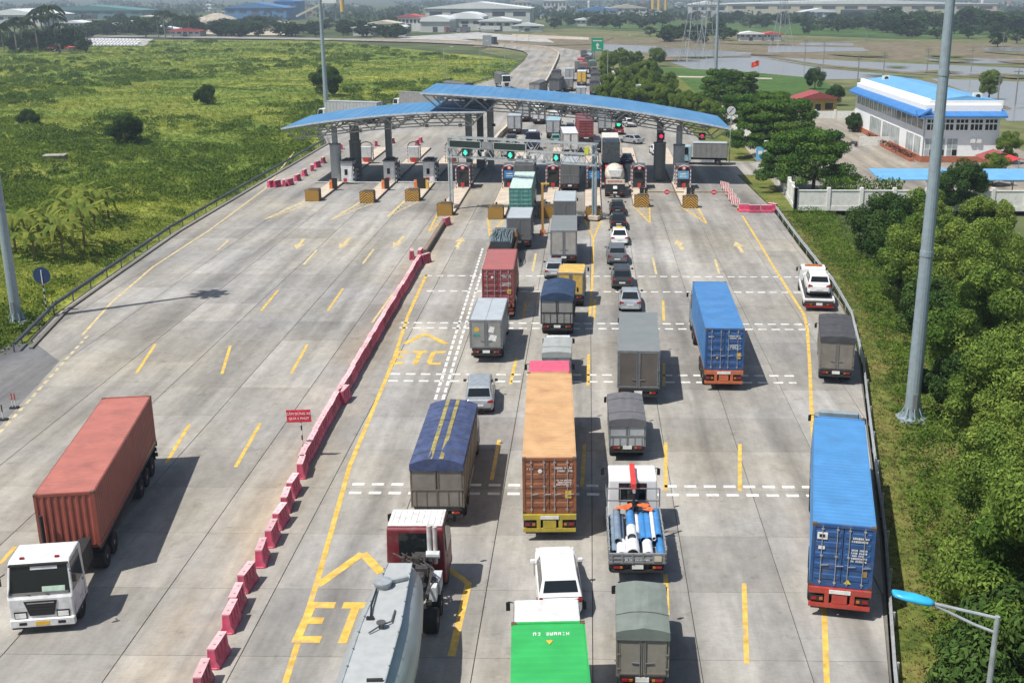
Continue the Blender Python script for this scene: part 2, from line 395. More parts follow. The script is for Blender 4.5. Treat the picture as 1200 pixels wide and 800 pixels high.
# side road of asphalt, lower left; drive into the walled compound
SR_L = [(-36, 10), (-42, 30), (-46, 50), (-47.2, 62), (-45.5, 70), (-41.4, 77.4)]
sr = MB(); strip_sheet(sr, [10, 30, 50, 62, 70, 77.4], lambda y: interp(SR_L, y), lambda y: interp(EDGE_L2, y) + 0.3, -0.012)
struct('side_road', sr, asphalt, fix=False)
dr = MB(); dr.quad((20.9, 158.5, -0.008), (27.5, 158.5, -0.008), (27.5, 171, -0.008), (18.9, 173, -0.008))
struct('driveway', dr, slab_mat, fix=False)
yd = MB(); yd.quad((24.2, 131.4, -0.02), (70, 131.4, -0.02), (70, 236, -0.02), (27.3, 236, -0.02))
struct('compound_yard', yd, road_mat('yard_concrete', (0.36, 0.33, 0.28)), fix=False)

# painted markings -----------------------------------------------------------
ymark = mat('yellow_road_paint', (0.62, 0.40, 0.07), 0.7, var=0.3, scale=2.2, dirt=0.75, dirtcol=(0.33, 0.29, 0.22))
ymark2 = mat('faded_yellow_road_paint', (0.55, 0.43, 0.20), 0.75, var=0.3, scale=2.2, dirt=0.9, dirtcol=(0.33, 0.31, 0.27))
ymark3 = mat('worn_yellow_road_paint', (0.50, 0.42, 0.25), 0.75, var=0.3, scale=3.0, dirt=1.0, dirtcol=(0.31, 0.30, 0.27))
wmark = mat('white_road_paint', (0.66, 0.66, 0.63), 0.7, var=0.2, scale=2.2, dirt=0.6, dirtcol=(0.33, 0.31, 0.28))
ZM = 0.005
def ribbon(mb, pts, w, z=ZM):
    P = [Vector((p[0], p[1], 0)) for p in pts]; L_, R_ = [], []
    for i, p in enumerate(P):
        d = (P[min(i + 1, len(P) - 1)] - P[max(i - 1, 0)]).normalized(); n = Vector((d.y, -d.x, 0)) * w / 2
        L_.append(p - n); R_.append(p + n)
    for i in range(len(P) - 1): mb.quad((L_[i].x, L_[i].y, z), (R_[i].x, R_[i].y, z), (R_[i + 1].x, R_[i + 1].y, z), (L_[i + 1].x, L_[i + 1].y, z))
def mark(name, pts, w, m, z=ZM):
    mb = MB(); ribbon(mb, pts, w, z); return mb.build(name, m, road, fix=False)
def px(*ps): return [G(*p) for p in ps]
mark('edge_line', px((345, 178), (310, 222), (245, 270), (180, 312), (130, 355), (97, 392)), 0.2, ymark2)
for k in range(16):                                                      # painted kerb blocks along the asphalt
    y = 60 + k * 1.25; x = interp(EDGE_L2, y) + 0.35
    mark('edge_block', [(x, y), (interp(EDGE_L2, y + 0.75) + 0.35, y + 0.75)], 0.22, ymark3)
mark('edge_line', px((870, 253), (890, 285), (905, 310), (925, 342), (942, 368), (946, 385), (949, 430), (951, 480), (958, 600), (966, 720), (969, 800), (970, 840)), 0.22, ymark)
mark('edge_line', px((900, 180), (935, 200)), 0.2, ymark2)
mark('median_line', px((500, 322), (495, 332), (478, 370), (460, 425), (410, 545), (372, 680), (335, 797), (320, 850)), 0.24, ymark)
mark('median_line', px((500, 322), (482, 325), (460, 345), (436, 378)), 0.18, ymark2)
for a, b in (((510, 468), (566, 290)), ((519, 468), (573, 290))):
    A, B = G(*a), G(*b); L_ = math.hypot(B[0] - A[0], B[1] - A[1]); n = int(L_ / 1.3)
    mb = MB()
    for k in range(n):
        u, v = k / n, (k + 0.72) / n
        ribbon(mb, [(A[0] + (B[0] - A[0]) * u, A[1] + (B[1] - A[1]) * u), (A[0] + (B[0] - A[0]) * v, A[1] + (B[1] - A[1]) * v)], 0.19)
    mb.build('chequered_line', wmark, road, fix=False)
DASH = [((780, 518), (780, 575)), ((867, 520), (867, 575)), ((872, 683), (875, 777)), ((780, 672), (782, 720)), ((690, 415), (689, 452)), ((778, 425), (778, 452)),
        ((270, 405), (260, 438)), ((360, 404), (341, 438)), ((305, 496), (276, 547)), ((222, 497), (195, 542)), ((326, 340), (306, 364)), ((402, 338), (384, 364)), ((182, 403), (160, 437)),
        ((438, 292), (425, 309)), ((371, 293), (356, 310)), ((628, 297), (624, 318)), ((697, 350), (696, 374)), ((616, 355), (614, 372)), ((777, 352), (778, 376)), ((765, 302), (769, 321)), ((838, 304), (843, 321)),
        ((585, 515), (576, 562)), ((541, 278), (536, 292)), ((605, 420), (598, 450)), ((255, 293), (268, 281)), ((685, 520), (682, 570)), ((18, 640), (0, 660)), ((845, 372), (850, 395))]
for a, b in DASH: mark('lane_dash', px(a, b), 0.2, ymark if a[1] > 330 else ymark2)
ROWS = [(323, 498, 945, 1.0), (341, 500, 945, 1.0), (378, 470, 948, 1.0), (384, 468, 948, 1.0), (438, 458, 932, 1.0), (446, 455, 932, 1.0), (567, 413, 950, 1.3), (577, 409, 950, 1.3)]
for py, xa, xb, ln in ROWS:
    xa_, y_ = G(xa, py); xb_, _ = G(xb, py); mb = MB(); x = xa_
    while x < xb_:
        ribbon(mb, [(x, y_), (min(x + 0.62, xb_), y_)], 0.30); x += 1.0
    mb.build('rumble_strip', wmark, road, fix=False)
def poly_mark(name, polys, m, z=ZM + 0.004):
    mb = MB()
    for P in polys:
        mb.add([(x, y, z) for x, y in P], [tuple(range(len(P)))])
    return mb.build(name, m, road, fix=False)
def etc_mark(pE, pC, ytop, ybot, chev):
    """the letters E T C and the arrowhead above them, stretched along the lane"""
    x0, y1 = G(pE, ytop); x1, _ = G(pC, ytop); _, y0 = G(pE, ybot); w = (x1 - x0) / 3.0; s = 0.34; h = y1 - y0; t = h * 0.16
    def R4(a, b, c, d): return [(a, c), (b, c), (b, d), (a, d)]
    P = [R4(x0, x0 + s, y0, y1), R4(x0 + s, x0 + w * .82, y1 - t, y1), R4(x0 + s, x0 + w * .66, y0 + h * .45, y0 + h * .45 + t), R4(x0 + s, x0 + w * .82, y0, y0 + t)]
    a = x0 + w * 1.05; P += [R4(a, a + w * .85, y1 - t, y1), R4(a + w * .42 - s / 2, a + w * .42 + s / 2, y0, y1 - t)]
    c = x0 + w * 2.1; P += [R4(c, c + s, y0 + t, y1 - t), [(c, y1 - t), (c + w * .85, y1 - t), (c + w * .85, y1), (c + s * .7, y1)], [(c + s * .7, y0), (c + w * .85, y0), (c + w * .85, y0 + t), (c, y0 + t)]]
    poly_mark('lettering', P, ymark)
    ribbon_pts = px(*chev); mb = MB(); ribbon(mb, ribbon_pts[:2], 0.42, ZM + 0.004); ribbon(mb, ribbon_pts[1:3], 0.42, ZM + 0.007)
    mb.build('lane_arrow', ymark, road, fix=False)
etc_mark(363, 478, 705, 753, ((372, 686), (425, 648), (447, 671)))
etc_mark(464, 524, 411, 427, ((474, 403), (498, 391), (523, 403)))
mark('lane_arrow', px((524, 665), (549, 683), (529, 768)), 0.3, ymark)
for x0p, y0p, x1p, y1p in ((347, 292, 356, 280), (398, 291, 410, 279), (461, 290, 473, 277), (535, 290, 542, 278), (800, 293, 793, 281), (870, 296, 862, 283)):
    a, b = Vector((*G(x0p, y0p), 0)), Vector((*G(x1p, y1p), 0)); d = (b - a).normalized(); n = Vector((d.y, -d.x, 0))
    if x0p < 500:                                                        # the lanes of the other direction: arrows point to the viewer
        a, b, d = b, a, -d
    q = a + (b - a) * 0.55
    poly_mark('lane_arrow', [[(p.x, p.y) for p in (a - n * .18, a + n * .18, q + n * .18, q - n * .18)], [(p.x, p.y) for p in (q - n * .55, q + n * .55, b)]], ymark2)

# crash rails ------------------------------------------------------------------
railm = mat('weathered_rail_steel', (0.13, 0.15, 0.16), 0.55, 0.3, dirt=0.3)
railm2 = mat('bright_rail_steel', (0.42, 0.44, 0.45), 0.45, 0.35, dirt=0.3)
def guard_rail(path, m, label, step=4.0, back=1):
    pts = []
    for a, b in zip(path, path[1:]):
        n = max(1, int(round(math.hypot(b[0] - a[0], b[1] - a[1]) / step)))
        pts += [(a[0] + (b[0] - a[0]) * k / n, a[1] + (b[1] - a[1]) * k / n) for k in range(n)]
    pts.append(path[-1]); t = thing('guard_rail', label, 'guard rail', (pts[0][0], pts[0][1], 0)); o = Vector((pts[0][0], pts[0][1], 0))
    sec = [(0.0, 0.42), (0.08, 0.48), (0.0, 0.55), (0.0, 0.61), (0.08, 0.68), (0.0, 0.75)]
    for k in range(len(pts) - 1):
        a, b = Vector((*pts[k], 0)) - o, Vector((*pts[k + 1], 0)) - o; d = (b - a).normalized(); n = Vector((d.y, -d.x, 0)) * (-back)
        mb = MB(); vs = [a + n * u + Vector((0, 0, z)) for u, z in sec] + [b + n * u + Vector((0, 0, z)) for u, z in sec]
        vs += [v - n * 0.012 for v in vs]; m_ = len(sec)
        mb.add(vs, [(i, i + 1, m_ + i + 1, m_ + i) for i in range(m_ - 1)] + [(2 * m_ + i, 3 * m_ + i, 3 * m_ + i + 1, 2 * m_ + i + 1) for i in range(m_ - 1)] + [(0, m_, 3 * m_, 2 * m_), (m_ - 1, 3 * m_ - 1, 4 * m_ - 1, 2 * m_ - 1)])
        mb.build('rail_beam', m, t, fix=True)
        MB().cyl((a.x - n.x * .08, a.y - n.y * .08, -0.5), (a.x - n.x * .08, a.y - n.y * .08, 0.78), 0.06, n=6).build('post', m, t)
    return t
def crop_path(path, y0, y1):
    out = [(interp(path, y0), y0)] + [p for p in path if y0 < p[1] < y1] + [(interp(path, y1), y1)]
    return out
guard_rail(crop_path(RAIL_L, 75.5, 215), railm, 'dark steel crash rail beside the overgrown grass field', back=-1)
guard_rail(crop_path(RAIL_R, 16, 132.5), railm2, 'pale steel crash rail along the grass verge below the bushy trees', back=1)
guard_rail(crop_path(RAIL_L, 216, 450), railm, 'distant steel crash rail edging the highway past the canopy', 8.0, back=-1)
kb = MB()
for a, b in zip(crop_path(RAIL_L, 76, 200), crop_path(RAIL_L, 76, 200)[1:]):
    d = Vector((b[0] - a[0], b[1] - a[1], 0)).normalized(); n = Vector((d.y, -d.x, 0)); A, B = Vector((*a, 0)) + n * 0.9, Vector((*b, 0)) + n * 0.9
    kb.bar(A + Vector((0, 0, .06)), B + Vector((0, 0, .06)), 0.25, 0.16)
struct('kerb', kb, mat('old_kerb', (0.15, 0.14, 0.12), 0.9, dirt=0.4))

# ------------------------------------------------------------------ plastic barriers
bar_red = mat('red_barrier_plastic', (0.50, 0.05, 0.115), 0.5, var=0.2, dirt=0.5, dirtcol=(0.50, 0.25, 0.28), rnd=0.35)
bar_pink = mat('pale_barrier_plastic', (0.70, 0.43, 0.45), 0.6, var=0.2, dirt=0.5, dirtcol=(0.50, 0.40, 0.36), rnd=0.2)  # paler pink for the top faces
def barrier_mesh(L):
    mb = MB(); prof = [(-.27, 0), (-.27, .14), (-.18, .34), (-.15, .86), (.15, .86), (.18, .34), (.27, .14), (.27, 0)]
    h = L / 2
    mb.prism([(x, z) for x, z in prof], 'y', -h, h)
    for k in (-1, 1):                                                    # moulded ribs on the flanks
        for q in (-.28, 0, .28): mb.bar((k * .19, q * L, .30), (k * .165, q * L, .78), 0.07, 0.05)
    mb.box(-.2, .2, -h - .02, -h + .12, 0, .08); mb.box(-.2, .2, h - .12, h + .02, 0, .08)
    return mb.mesh('barrier_body', bar_red)
def barrier_cap_mesh(L):
    mb = MB(); mb.box(-.16, .16, -L / 2 + .01, L / 2 - .01, .862, .885); mb.cyl((0, L * .25, .885), (0, L * .25, .92), .05, n=8); mb.cyl((0, -L * .25, .885), (0, -L * .25, .92), .05, n=8)
    return mb.mesh('barrier_top', bar_pink)
BM, CM = barrier_mesh(1.25), barrier_cap_mesh(1.25)
def barrier(x, y, rz, label, group='plastic barriers down the middle of the plaza'):
    t = thing('plastic_barrier', label, 'barrier', (x, y, 0.0), rz, group)
    o = link('shell', BM, t); o.modifiers.new('bevel', 'BEVEL').width = 0.02
    link('top_face', CM, t)
    return t
LINE = [(-14.0, 30), (-13.95, 37), (-14.3, 44), (-14.45, 49), (-15.05, 56), (-15.25, 66), (-15.5, 85), (-15.66, 103.5)]
NEAR = [35.55, 37.15, 38.75, 40.05, 42.3, 44.2, 45.7, 47.2, 48.8, 50.4, 51.9, 53.4]
desc = ['cut by the lower edge of the picture', 'first whole one from the bottom edge', 'lower half of the touching pair', 'upper half of the touching pair', 'just above the touching pair', 'level with the tip of the big yellow arrowhead', 'beside the maroon cab', 'fourth below the solid row', 'third below the solid row', 'second below the solid row', 'right below the solid row and the red sign']
NPX = [(238, 801), (256, 768), (271, 728), (278, 708), (290, 682), (307, 653), (319, 630), (329, 610), (336, 591), (344, 574), (354, 552)]
for k, (qx_, qy_) in enumerate(NPX):
    x, y = G(qx_, qy_, .2); barrier(x, y, R([4, -3, 2, 3, -5, 6, 2, -4, 5, -2, 6, 3][k]), 'separate red plastic barrier, ' + desc[k])
y = 55.6; k = 0
while y < 103.2:
    x = interp(LINE, y); dx = (interp(LINE, y + .5) - interp(LINE, y - .5)); j = 0.0
    b = barrier(x + random.uniform(-.04, .04), y, math.atan(-dx) + R(random.uniform(-1.5, 1.5)), 'dusty red plastic barrier butted into the solid row dividing the plaza')
    y += 1.27; k += 1
for (qx, qy, lab) in ((401, 470, 'red plastic barrier standing out of line at the kink of the row'), (481, 303, 'red plastic barrier across the upper end of the row'), (497, 308, 'red plastic barrier beside the upper end of the row'), (491, 302, 'pink barrier between the two at the upper end of the row'), (522, 264, 'lone pink barrier against the island nose of the divided lane')):
    x, y = G(qx, qy); barrier(x + .15, y, R(random.uniform(-30, 30)), lab)
for k, (qx, qy) in enumerate(((872, 248), (884, 249), (898, 249), (905, 247))):
    x, y = G(qx, qy); barrier(x, y, R(88 if k < 3 else 40), ['pink', 'dusty pink', 'faded pink', 'red'][k] + ' barrier lying across the closed lane, ' + ['next to the orange cone', 'second from the cone', 'third from the cone', 'at the crash rail end'][k], 'barriers closing the outer lane')
for k, (qx, qy) in enumerate(((318, 219), (325, 219), (333, 218), (340, 217), (349, 212), (357, 206), (366, 200), (372, 196), (379, 191), (397, 178), (400, 175), (441, 171), (455, 172), (460, 168), (489, 170), (493, 167))):
    x, y = G(qx, qy); barrier(x, y, R(random.uniform(-25, 25)), ['red plastic barrier parked along the closed outer lane on the field side', 'red plastic barrier standing loose behind the first booths'][k > 8], ['red barriers along the closed field side lane', 'loose barriers behind the booths'][k > 8])

(ax, ay), (bx_, by_) = G(498, 299), G(522, 260)
t = thing('divider_kerb', 'low dark divider between the barrier row and the island nose', 'kerb', (ax, ay, 0)); MB().bar((0, 0, .25), (bx_ - ax, by_ - ay, .25), .45, .5).build('kerb_block', mat('divider_brown', (0.13, 0.09, 0.065), .8, dirt=.4), t); MB().bar((0, 0, .52), (bx_ - ax, by_ - ay, .52), .3, .05).build('cap', mat('divider_cap', (0.22, 0.17, 0.13), .8), t)
# red and white trestle boards across the far corner of the plaza
rwm = mat('red_white_board', (0.62, 0.10, 0.09), 0.5)
def trestle(x, y, rz, label):
    t = thing('trestle_board', label, 'road barrier', (x, y, 0), rz, 'striped boards closing the outer lane')
    for k in range(5): MB().prism([(-.9 + k * .36, .35), (-.72 + k * .36, .35), (-.60 + k * .36, 1.15), (-.78 + k * .36, 1.15)], 'y', -.025, .025).build('stripe', redpaint, t)
    MB().box(-.98, .98, -.02, .02, .33, 1.17).build('board', white, t)
    f = MB()
    for s in (-.8, .8): f.bar((s, -.35, 0), (s, 0, .9), .05); f.bar((s, .35, 0), (s, 0, .9), .05)
    f.build('frame', galv, t); return t
for k, (qx, qy) in enumerate(((849, 224), (853, 231), (857, 237), (861, 243))):
    x, y = G(qx, qy); trestle(x, y, R(-62), ['topmost', 'second', 'third', 'lowest'][k] + ' red striped board in the leaning row by the cone')
def cone(x, y, label):
    t = thing('traffic_cone', label, 'traffic cone', (x, y, 0), 0, 'traffic cones')
    MB().box(-.2, .2, -.2, .2, 0, .04).build('base', orangepaint, t); MB().lathe([(.15, .04), (.03, .72)], n=12).build('body', orangepaint, t, smooth=True)
    MB().lathe([(.105, .3), (.08, .44)], n=12).build('band', white, t, smooth=True)
cone(*G(865, 247), 'orange cone where the striped boards meet the pink barriers')
cone(*G(453, 177), 'orange cone behind the second booth')
cone(*G(744, 163), 'small orange cone on the lane beyond the barrier gate')
cone(*G(634, 276), 'orange and white cone at the foot of the rusty striped post')

# ------------------------------------------------------------------ toll islands
island_m = mat('island_concrete', (0.52, 0.44, 0.35), 0.85, var=0.15, scale=1.2, dirt=0.4, dirtcol=(0.22, 0.2, 0.17))
chev_y = mat('chevron_yellow', (0.66, 0.36, 0.05), 0.6, dirt=0.45, dirtcol=(0.2, 0.14, 0.06))
chev_k = mat('chevron_black', (0.025, 0.022, 0.02), 0.6)
chev_k2 = mat('brown_block', (0.11, 0.075, 0.035), 0.7, dirt=0.4)
NOSE = [(366, 236), (430, 238), (483, 236), (521, 253), (581, 257), (640, 256), (695, 258), (752, 243), (809, 244)]
desc_i = ['field side', 'second from the field side', 'third from the field side', 'gantry post', 'left of the teal container', 'rusty striped post', 'second gantry post', 'next to the white cars', 'outermost by the boards']
ISL = []
for k, (qx, qy) in enumerate(NOSE):
    x, y = G(qx, qy); ISL.append((x, y)); w = 1.0; y2 = 186.0
    t = thing('toll_island', 'raised lane island with chevron nose, ' + ['the outermost on the field side', 'second from the field side', 'third from the field side', 'under the first gantry post', 'left of the teal container', 'with the rusty upright beside the waiting boxes', 'carrying the second gantry post', 'beside the queue of cars', 'closest to the striped boards'][k], 'toll island', (x, y, 0), 0, 'toll islands')
    MB().prism([(-w, 1.0), (-w * .7, .35), (w * .7, .35), (w, 1.0), (w, y2 - y), (-w, y2 - y)], 'z', -.02, .2).build('kerb', mat('island_kerb', (0.16, 0.13, 0.11), 0.9, dirt=0.3), t)
    MB().prism([(-w + .08, 1.05), (-w * .68, .45), (w * .68, .45), (w - .08, 1.05), (w - .08, y2 - y - .1), (-w + .08, y2 - y - .1)], 'z', .2, .215).build('paving', island_m, t)
    # the solid block at the nose with its arrow stripes
    bw, bh = 0.86, 1.35
    MB().box(-bw, bw, 0, 1.25, 0.0, bh).box(-bw * .55, bw * .9, .5, 1.2, bh, bh + .12).build('nose_block', chev_k2, t, bevel=.02)
    MB().box(-bw + .01, bw - .01, -.008, 0, .02, bh - .02).build('nose_face', chev_k, t)
    def clipz(P, lo, hi):
        for f, sg in ((lo, 1), (hi, -1)):
            o = []
            for a, b in zip(P, P[1:] + P[:1]):
                ia, ib = (a[1] - f) * sg >= 0, (b[1] - f) * sg >= 0
                if ia: o.append(a)
                if ia != ib: u = (f - a[1]) / (b[1] - a[1]); o.append((a[0] + (b[0] - a[0]) * u, f))
            P = o
            if len(P) < 3: return None
        return P
    for j in range(7):
        z0 = -.1 + j * .30
        for s in (-1, 1):
            P = clipz([(0, z0), (s * (bw - .02), z0 - .72), (s * (bw - .02), z0 - .57), (0, z0 + .15)], .03, bh - .03)
            if P: MB().prism(P, 'y', -.02, -.008).build('chevron_stripe', chev_y, t)
    if k >= 3:
        MB().cyl((0, 1.3, bh), (0, 1.3, bh + .35), .1, n=8).build('beacon', black, t)
    # yellow hatching on the road before the nose
    a = G(qx, qy + 3); vx = [(-2.6, 11.5), (-2.0, 10.5), (-1.3, 10), (-.6, 9), (0.1, 9.5), (0.1, 9.5), (0, 10.5), (.5, 9.5), (1.0, 9.3)][k]
    tip = (x + vx[0], y - vx[1])
    if k in (5,): continue
    mb = MB(); ribbon(mb, [(x - .95, y + .5), tip], .16 if k > 2 else .3); ribbon(mb, [(x + .95, y + .5), tip], .16, ZM + .003)
    for j in range(1, 6):
        u = j / 7.0; ribbon(mb, [(x - .95 + (tip[0] - x + .95) * u, y + .5 + (tip[1] - y - .5) * u), (x + (tip[0] - x) * u, y - 1 + (tip[1] - y) * u), (x + .95 + (tip[0] - x - .95) * u, y + .5 + (tip[1] - y - .5) * u)], .16, ZM + .006)
    mb.build('hatching', ymark2 if k < 3 else ymark, road, fix=False)
    if k == 6: mark('median_line', [tip, G(694, 330), G(691, 370)], .2, ymark)

booth_w = mat('booth_white', (0.62, 0.64, 0.65), 0.5, dirt=0.3, dirtcol=(0.35, 0.33, 0.3))
booth_b = mat('booth_blue', (0.03, 0.21, 0.52), 0.5, var=0.25, scale=4)
booth_b2 = mat('booth_light_blue', (0.13, 0.38, 0.58), 0.5, var=0.25, scale=4)
booth_k = mat('booth_dark', (0.03, 0.033, 0.038), 0.5)
stripe_r = mat('stripe_red', (0.36, 0.04, 0.05), 0.5); booth_post = mat('post_grey_white', (0.55, 0.55, 0.54), .5)
nothru_r = mat('sign_red', (0.62, 0.03, 0.05), 0.45)
def striped_post(t, x, y, h, r=.075):
    z = .215; j = 0
    while z < h + .2:
        d = .32 if j % 2 else .17; MB().cyl((x, y, z), (x, y, z + d), r, n=8).build('post_band', booth_post if j % 2 else stripe_r, t); z += d; j += 1
def booth(x, y, label, front, arch=True):
    t = thing('toll_booth', label, 'toll booth', (x, y, 0), 0, 'toll booths')
    cab_ = MB(); cab_.box(-.76, .76, 0, 2.6, .215, 2.85); cab_.build('cabin', booth_w if front == 'white' else booth_k, t, bevel=.02)
    MB().box(-.85, .85, -.15, 2.75, 2.85, 3.02).build('roof', mat('booth_roof', (0.10, 0.11, 0.12), 0.5), t, bevel=.02)
    MB().box(-.775, -.761, .5, 1.9, 1.2, 2.2).build('side_window', glass, t); MB().box(.761, .775, .5, 1.9, 1.2, 2.2).build('side_window', glass, t)
    if front == 'white': MB().box(-.3, .1, -.012, 0, 1.2, 1.95).build('window', glass, t); MB().box(.2, .6, -.02, -.004, .3, 2.1).build('door', mat('booth_door', (0.7, 0.71, 0.72), 0.5), t)
    elif front == 'dark': MB().box(-.55, .55, -.012, 0, 1.2, 2.2).build('window', glass, t)
    else:
        MB().box(-.70, .70, -.05, -.004, 1.35, 2.35).build('sign_board', booth_b if front == 'blue' else booth_b2, t)
        for j in range(2): MB().box(-.45, .4, -.056, -.05, 1.62 + j * .3, 1.74 + j * .3).build('lettering', print_white, t)
        MB().box(-.5, .5, -.012, 0, .55, 1.2).build('window', glass, t)
    if front == 'white':
        for yy_ in (-.12, 2.7):
            for j in range(8): MB().cyl((.95, yy_, .22 + j * .3), (.95, yy_, .52 + j * .3), .07, n=8).build('post_band', booth_k if j % 2 else booth_post, t)
        MB().box(.9, 1.0, .0, 2.6, 1.9, 2.5).build('visor', booth_k, t); e_ = MB(); e_.box(-.6, -.1, .2, .7, 3.02, 3.25); e_.box(.1, .5, .3, 1.2, 3.02, 3.3); e_.box(-.5, .5, 1.6, 2.2, 3.02, 3.2); e_.build('roof_unit', booth_k, t)
    MB().box(-.22, .22, -1.3, -1.1, .5, .95).build('payment_box', redpaint, t); MB().cyl((0, -1.2, .21), (0, -1.2, .5), .06, n=8).build('box_stand', galv, t)
    if arch:
        for s in (-1, 1): striped_post(t, s * .88, -.7, 2.6); striped_post(t, s * .88, 2.95, 2.6)
        a = MB(); pts = [(-.88, -.7, 2.6), (-.6, -.7, 3.0), (0, -.7, 3.2), (.6, -.7, 3.0), (.88, -.7, 2.6)]
        for j in range(4): MB().tube(pts[j:j + 2], .06, 8).build('hoop', [booth_post, stripe_r][j in (0, 3)], t)
        MB().cyl((0, -.80, 2.85), (0, -.76, 2.85), .28, n=18).build('round_sign', nothru_r, t); MB().cyl((0, -.815, 2.85), (0, -.80, 2.85), .17, n=18).build('round_sign_face', white, t)
    return t
BY = [(149.5, 'white', 0), (150.5, 'white', 1), (150.5, 'white', 1), (146, 'dark', 1), (146, 'blue', 1), (146, 'dark', 1), (146, 'blue', 1), (146, 'dark', 1), (146, 'light', 1)]
bl = ['white toll booth between the two thick columns on the field side', 'white toll booth with orange gate post, second from the field side', 'white toll booth with open doorway, third from the field side', 'dark toll booth behind the first gantry post', 'toll booth with blue panel left of the teal container', 'dark toll booth with red box beneath the gantry', 'toll booth with blue panel behind the second gantry post', 'dark toll booth beside the white mixer truck', 'toll booth with light blue panel next to the shaded outer lane']
for k, (yy, fr, ar) in enumerate(BY): booth(ISL[k][0] + (1.6 if k == 0 else 0.2), yy, bl[k], fr, bool(ar) and fr != 'white' )
for k in range(3):                                                       # hooped machines behind the first booths
    x = ISL[k][0] + [0, .2, .5][k]; t = thing('ticket_kiosk', 'white hooped ticket cabinet at the far end of the island, ' + ['by the thick columns', 'second of the three', 'near the gantry'][k], 'ticket machine', (x + .6, 168.5, 0), 0, 'hooped ticket cabinets')
    MB().box(-.75, .75, 0, .8, .9, 2.5).build('cabinet', booth_w, t, bevel=.03); MB().box(-.4, .4, -.02, 0, .25, .85).build('notice', redpaint, t)
    MB().box(-.7, .7, .2, .7, .2, .9).build('plinth', island_m, t)
    for s in (-1, 1): striped_post(t, s * .95, 0.4, 2.4)
    MB().tube([(-.95, .4, 2.6), (-.6, .4, 3.05), (0, .4, 3.2), (.6, .4, 3.05), (.95, .4, 2.6)], .07, 8).build('hoop', booth_k, t)
def gate(x, y, ln, side, label, arm_m=None, post_m=None, disc=False):
    t = thing('barrier_gate', label, 'barrier gate', (x, y, 0.21), 0, 'lane barrier gates')
    MB().box(-.19, .19, -.19, .19, 0, 1.15).build('housing', post_m or orangepaint, t, bevel=.02); MB().box(-.24, .24, -.16, .16, 1.15, 1.3).build('hood', black, t); MB().box(.25 if side < 0 else -.75, .75 if side < 0 else -.25, -.15, .3, 0, 1.35).build('control_cabinet', black, t)
    MB().box(min(0, side * ln), max(0, side * ln), -.235, -.195, .82, .95).build('arm', arm_m or white, t)
    if disc:
        MB().cyl((side * ln * .55, -.27, .88), (side * ln * .55, -.24, .88), .32, n=18).build('disc', nothru_r, t); MB().box(side * ln * .55 - .2, side * ln * .55 + .2, -.28, -.271, .82, .94).build('disc_bar', white, t)
gate(ISL[0][0] + .55, 144.5, 4.6, -1, 'barrier gate with white arm down over the outer field side lane')
gate(ISL[1][0] + .4, 144.5, 4.4, -1, 'barrier gate with orange post in front of the second white booth')
gate(ISL[2][0] + .75, 144.8, 3.6, 1, 'barrier gate with yellow post and arm towards the gantry', post_m=yellowpaint)
gate(ISL[2][0] - .75, 144.8, 2.2, -1, 'orange barrier gate with raised stub in front of the third booth')
rustarm = mat('olive_arm_paint', (0.26, 0.17, 0.03), 0.6, dirt=0.3)
gate(ISL[7][0] + .7, 137.5, 4.6, 1, 'barrier gate with round no-entry disc on its arm, car queue side', rustarm, black, True)
gate(ISL[8][0] + .7, 137.5, 4.6, 1, 'barrier gate with round no-entry disc on its arm, striped boards side', rustarm, black, True)
t = thing('steel_upright', 'rusty yellow upright standing on the island beside the grey boxes', 'post', (*G(636, 274), 0))
MB().box(-.12, .12, -.12, .12, 0, 5.2).build('shaft', mat('rusty_yellow', (0.42, 0.22, 0.05), 0.7, dirt=0.7, dirtcol=(0.12, 0.06, 0.03)), t); MB().box(-.3, .3, -.3, .3, 0, .35).build('foot', orangepaint, t); MB().box(-.15, .7, -.06, .06, 5.2, 5.35).build('cross_arm', yellowpaint, t)

# ------------------------------------------------------------------ gantry with message boards
gantry_m = mat('gantry_steel', (0.42, 0.45, 0.46), 0.45, 0.3, dirt=0.2)
(gx0, gy0), (gx1, gy1) = G(530, 245), G(697, 258)
gl = math.hypot(gx1 - gx0, gy1 - gy0)
t = thing('sign_gantry', 'grey lattice sign gantry with message boards and green arrows over the lanes', 'gantry', (gx0, gy0, 0.2), math.atan2(gy1 - gy0, gx1 - gx0))
for i, xx in enumerate((0, gl)):
    m_ = MB(); m_.box(xx - .28, xx - .12, -.25, -.09, 0, 8.3); m_.box(xx + .12, xx + .28, -.25, -.09, 0, 8.3); m_.box(xx - .28, xx + .28, -.16, -.1, 0, 8.3)
    for j in range(10): m_.bar((xx - .2, -.17, .5 + j * .8), (xx + .2, -.17, 1.1 + j * .8), .05)
    m_.build('post', gantry_m if i == 0 else mastm, t); MB().box(xx - .6, xx + .6, -.7, .5, -.05, .35).build('footing', island_m, t)
for yy in (-.45, .45):
    for z in (5.95, 7.05, 8.2): MB().bar((-.3, yy, z), (gl + .2, yy, z), .15).build('chord', gantry_m, t)
    n = 22
    web = MB()
    for j in range(n):
        a, b = gl * j / n, gl * (j + 1) / n
        web.bar((a, yy, 5.95 if j % 2 else 7.05), (b, yy, 7.05 if j % 2 else 5.95), .06); web.bar((a, yy, 7.05 if j % 2 else 8.2), (b, yy, 8.2 if j % 2 else 7.05), .06)
    web.build('web_bracing', gantry_m, t)
for j in range(12):
    for z in (8.2, 5.95): MB().bar((gl * j / 11, -.45, z), (gl * j / 11, .45, z), .07).build('cross_tie', gantry_m, t)
green_led = mat('lit_green', (0.05, 0.9, 0.45), 0.4, emit=1.0, var=0)
board_k = mat('display_glass', (0.02, 0.035, 0.035), 0.25)
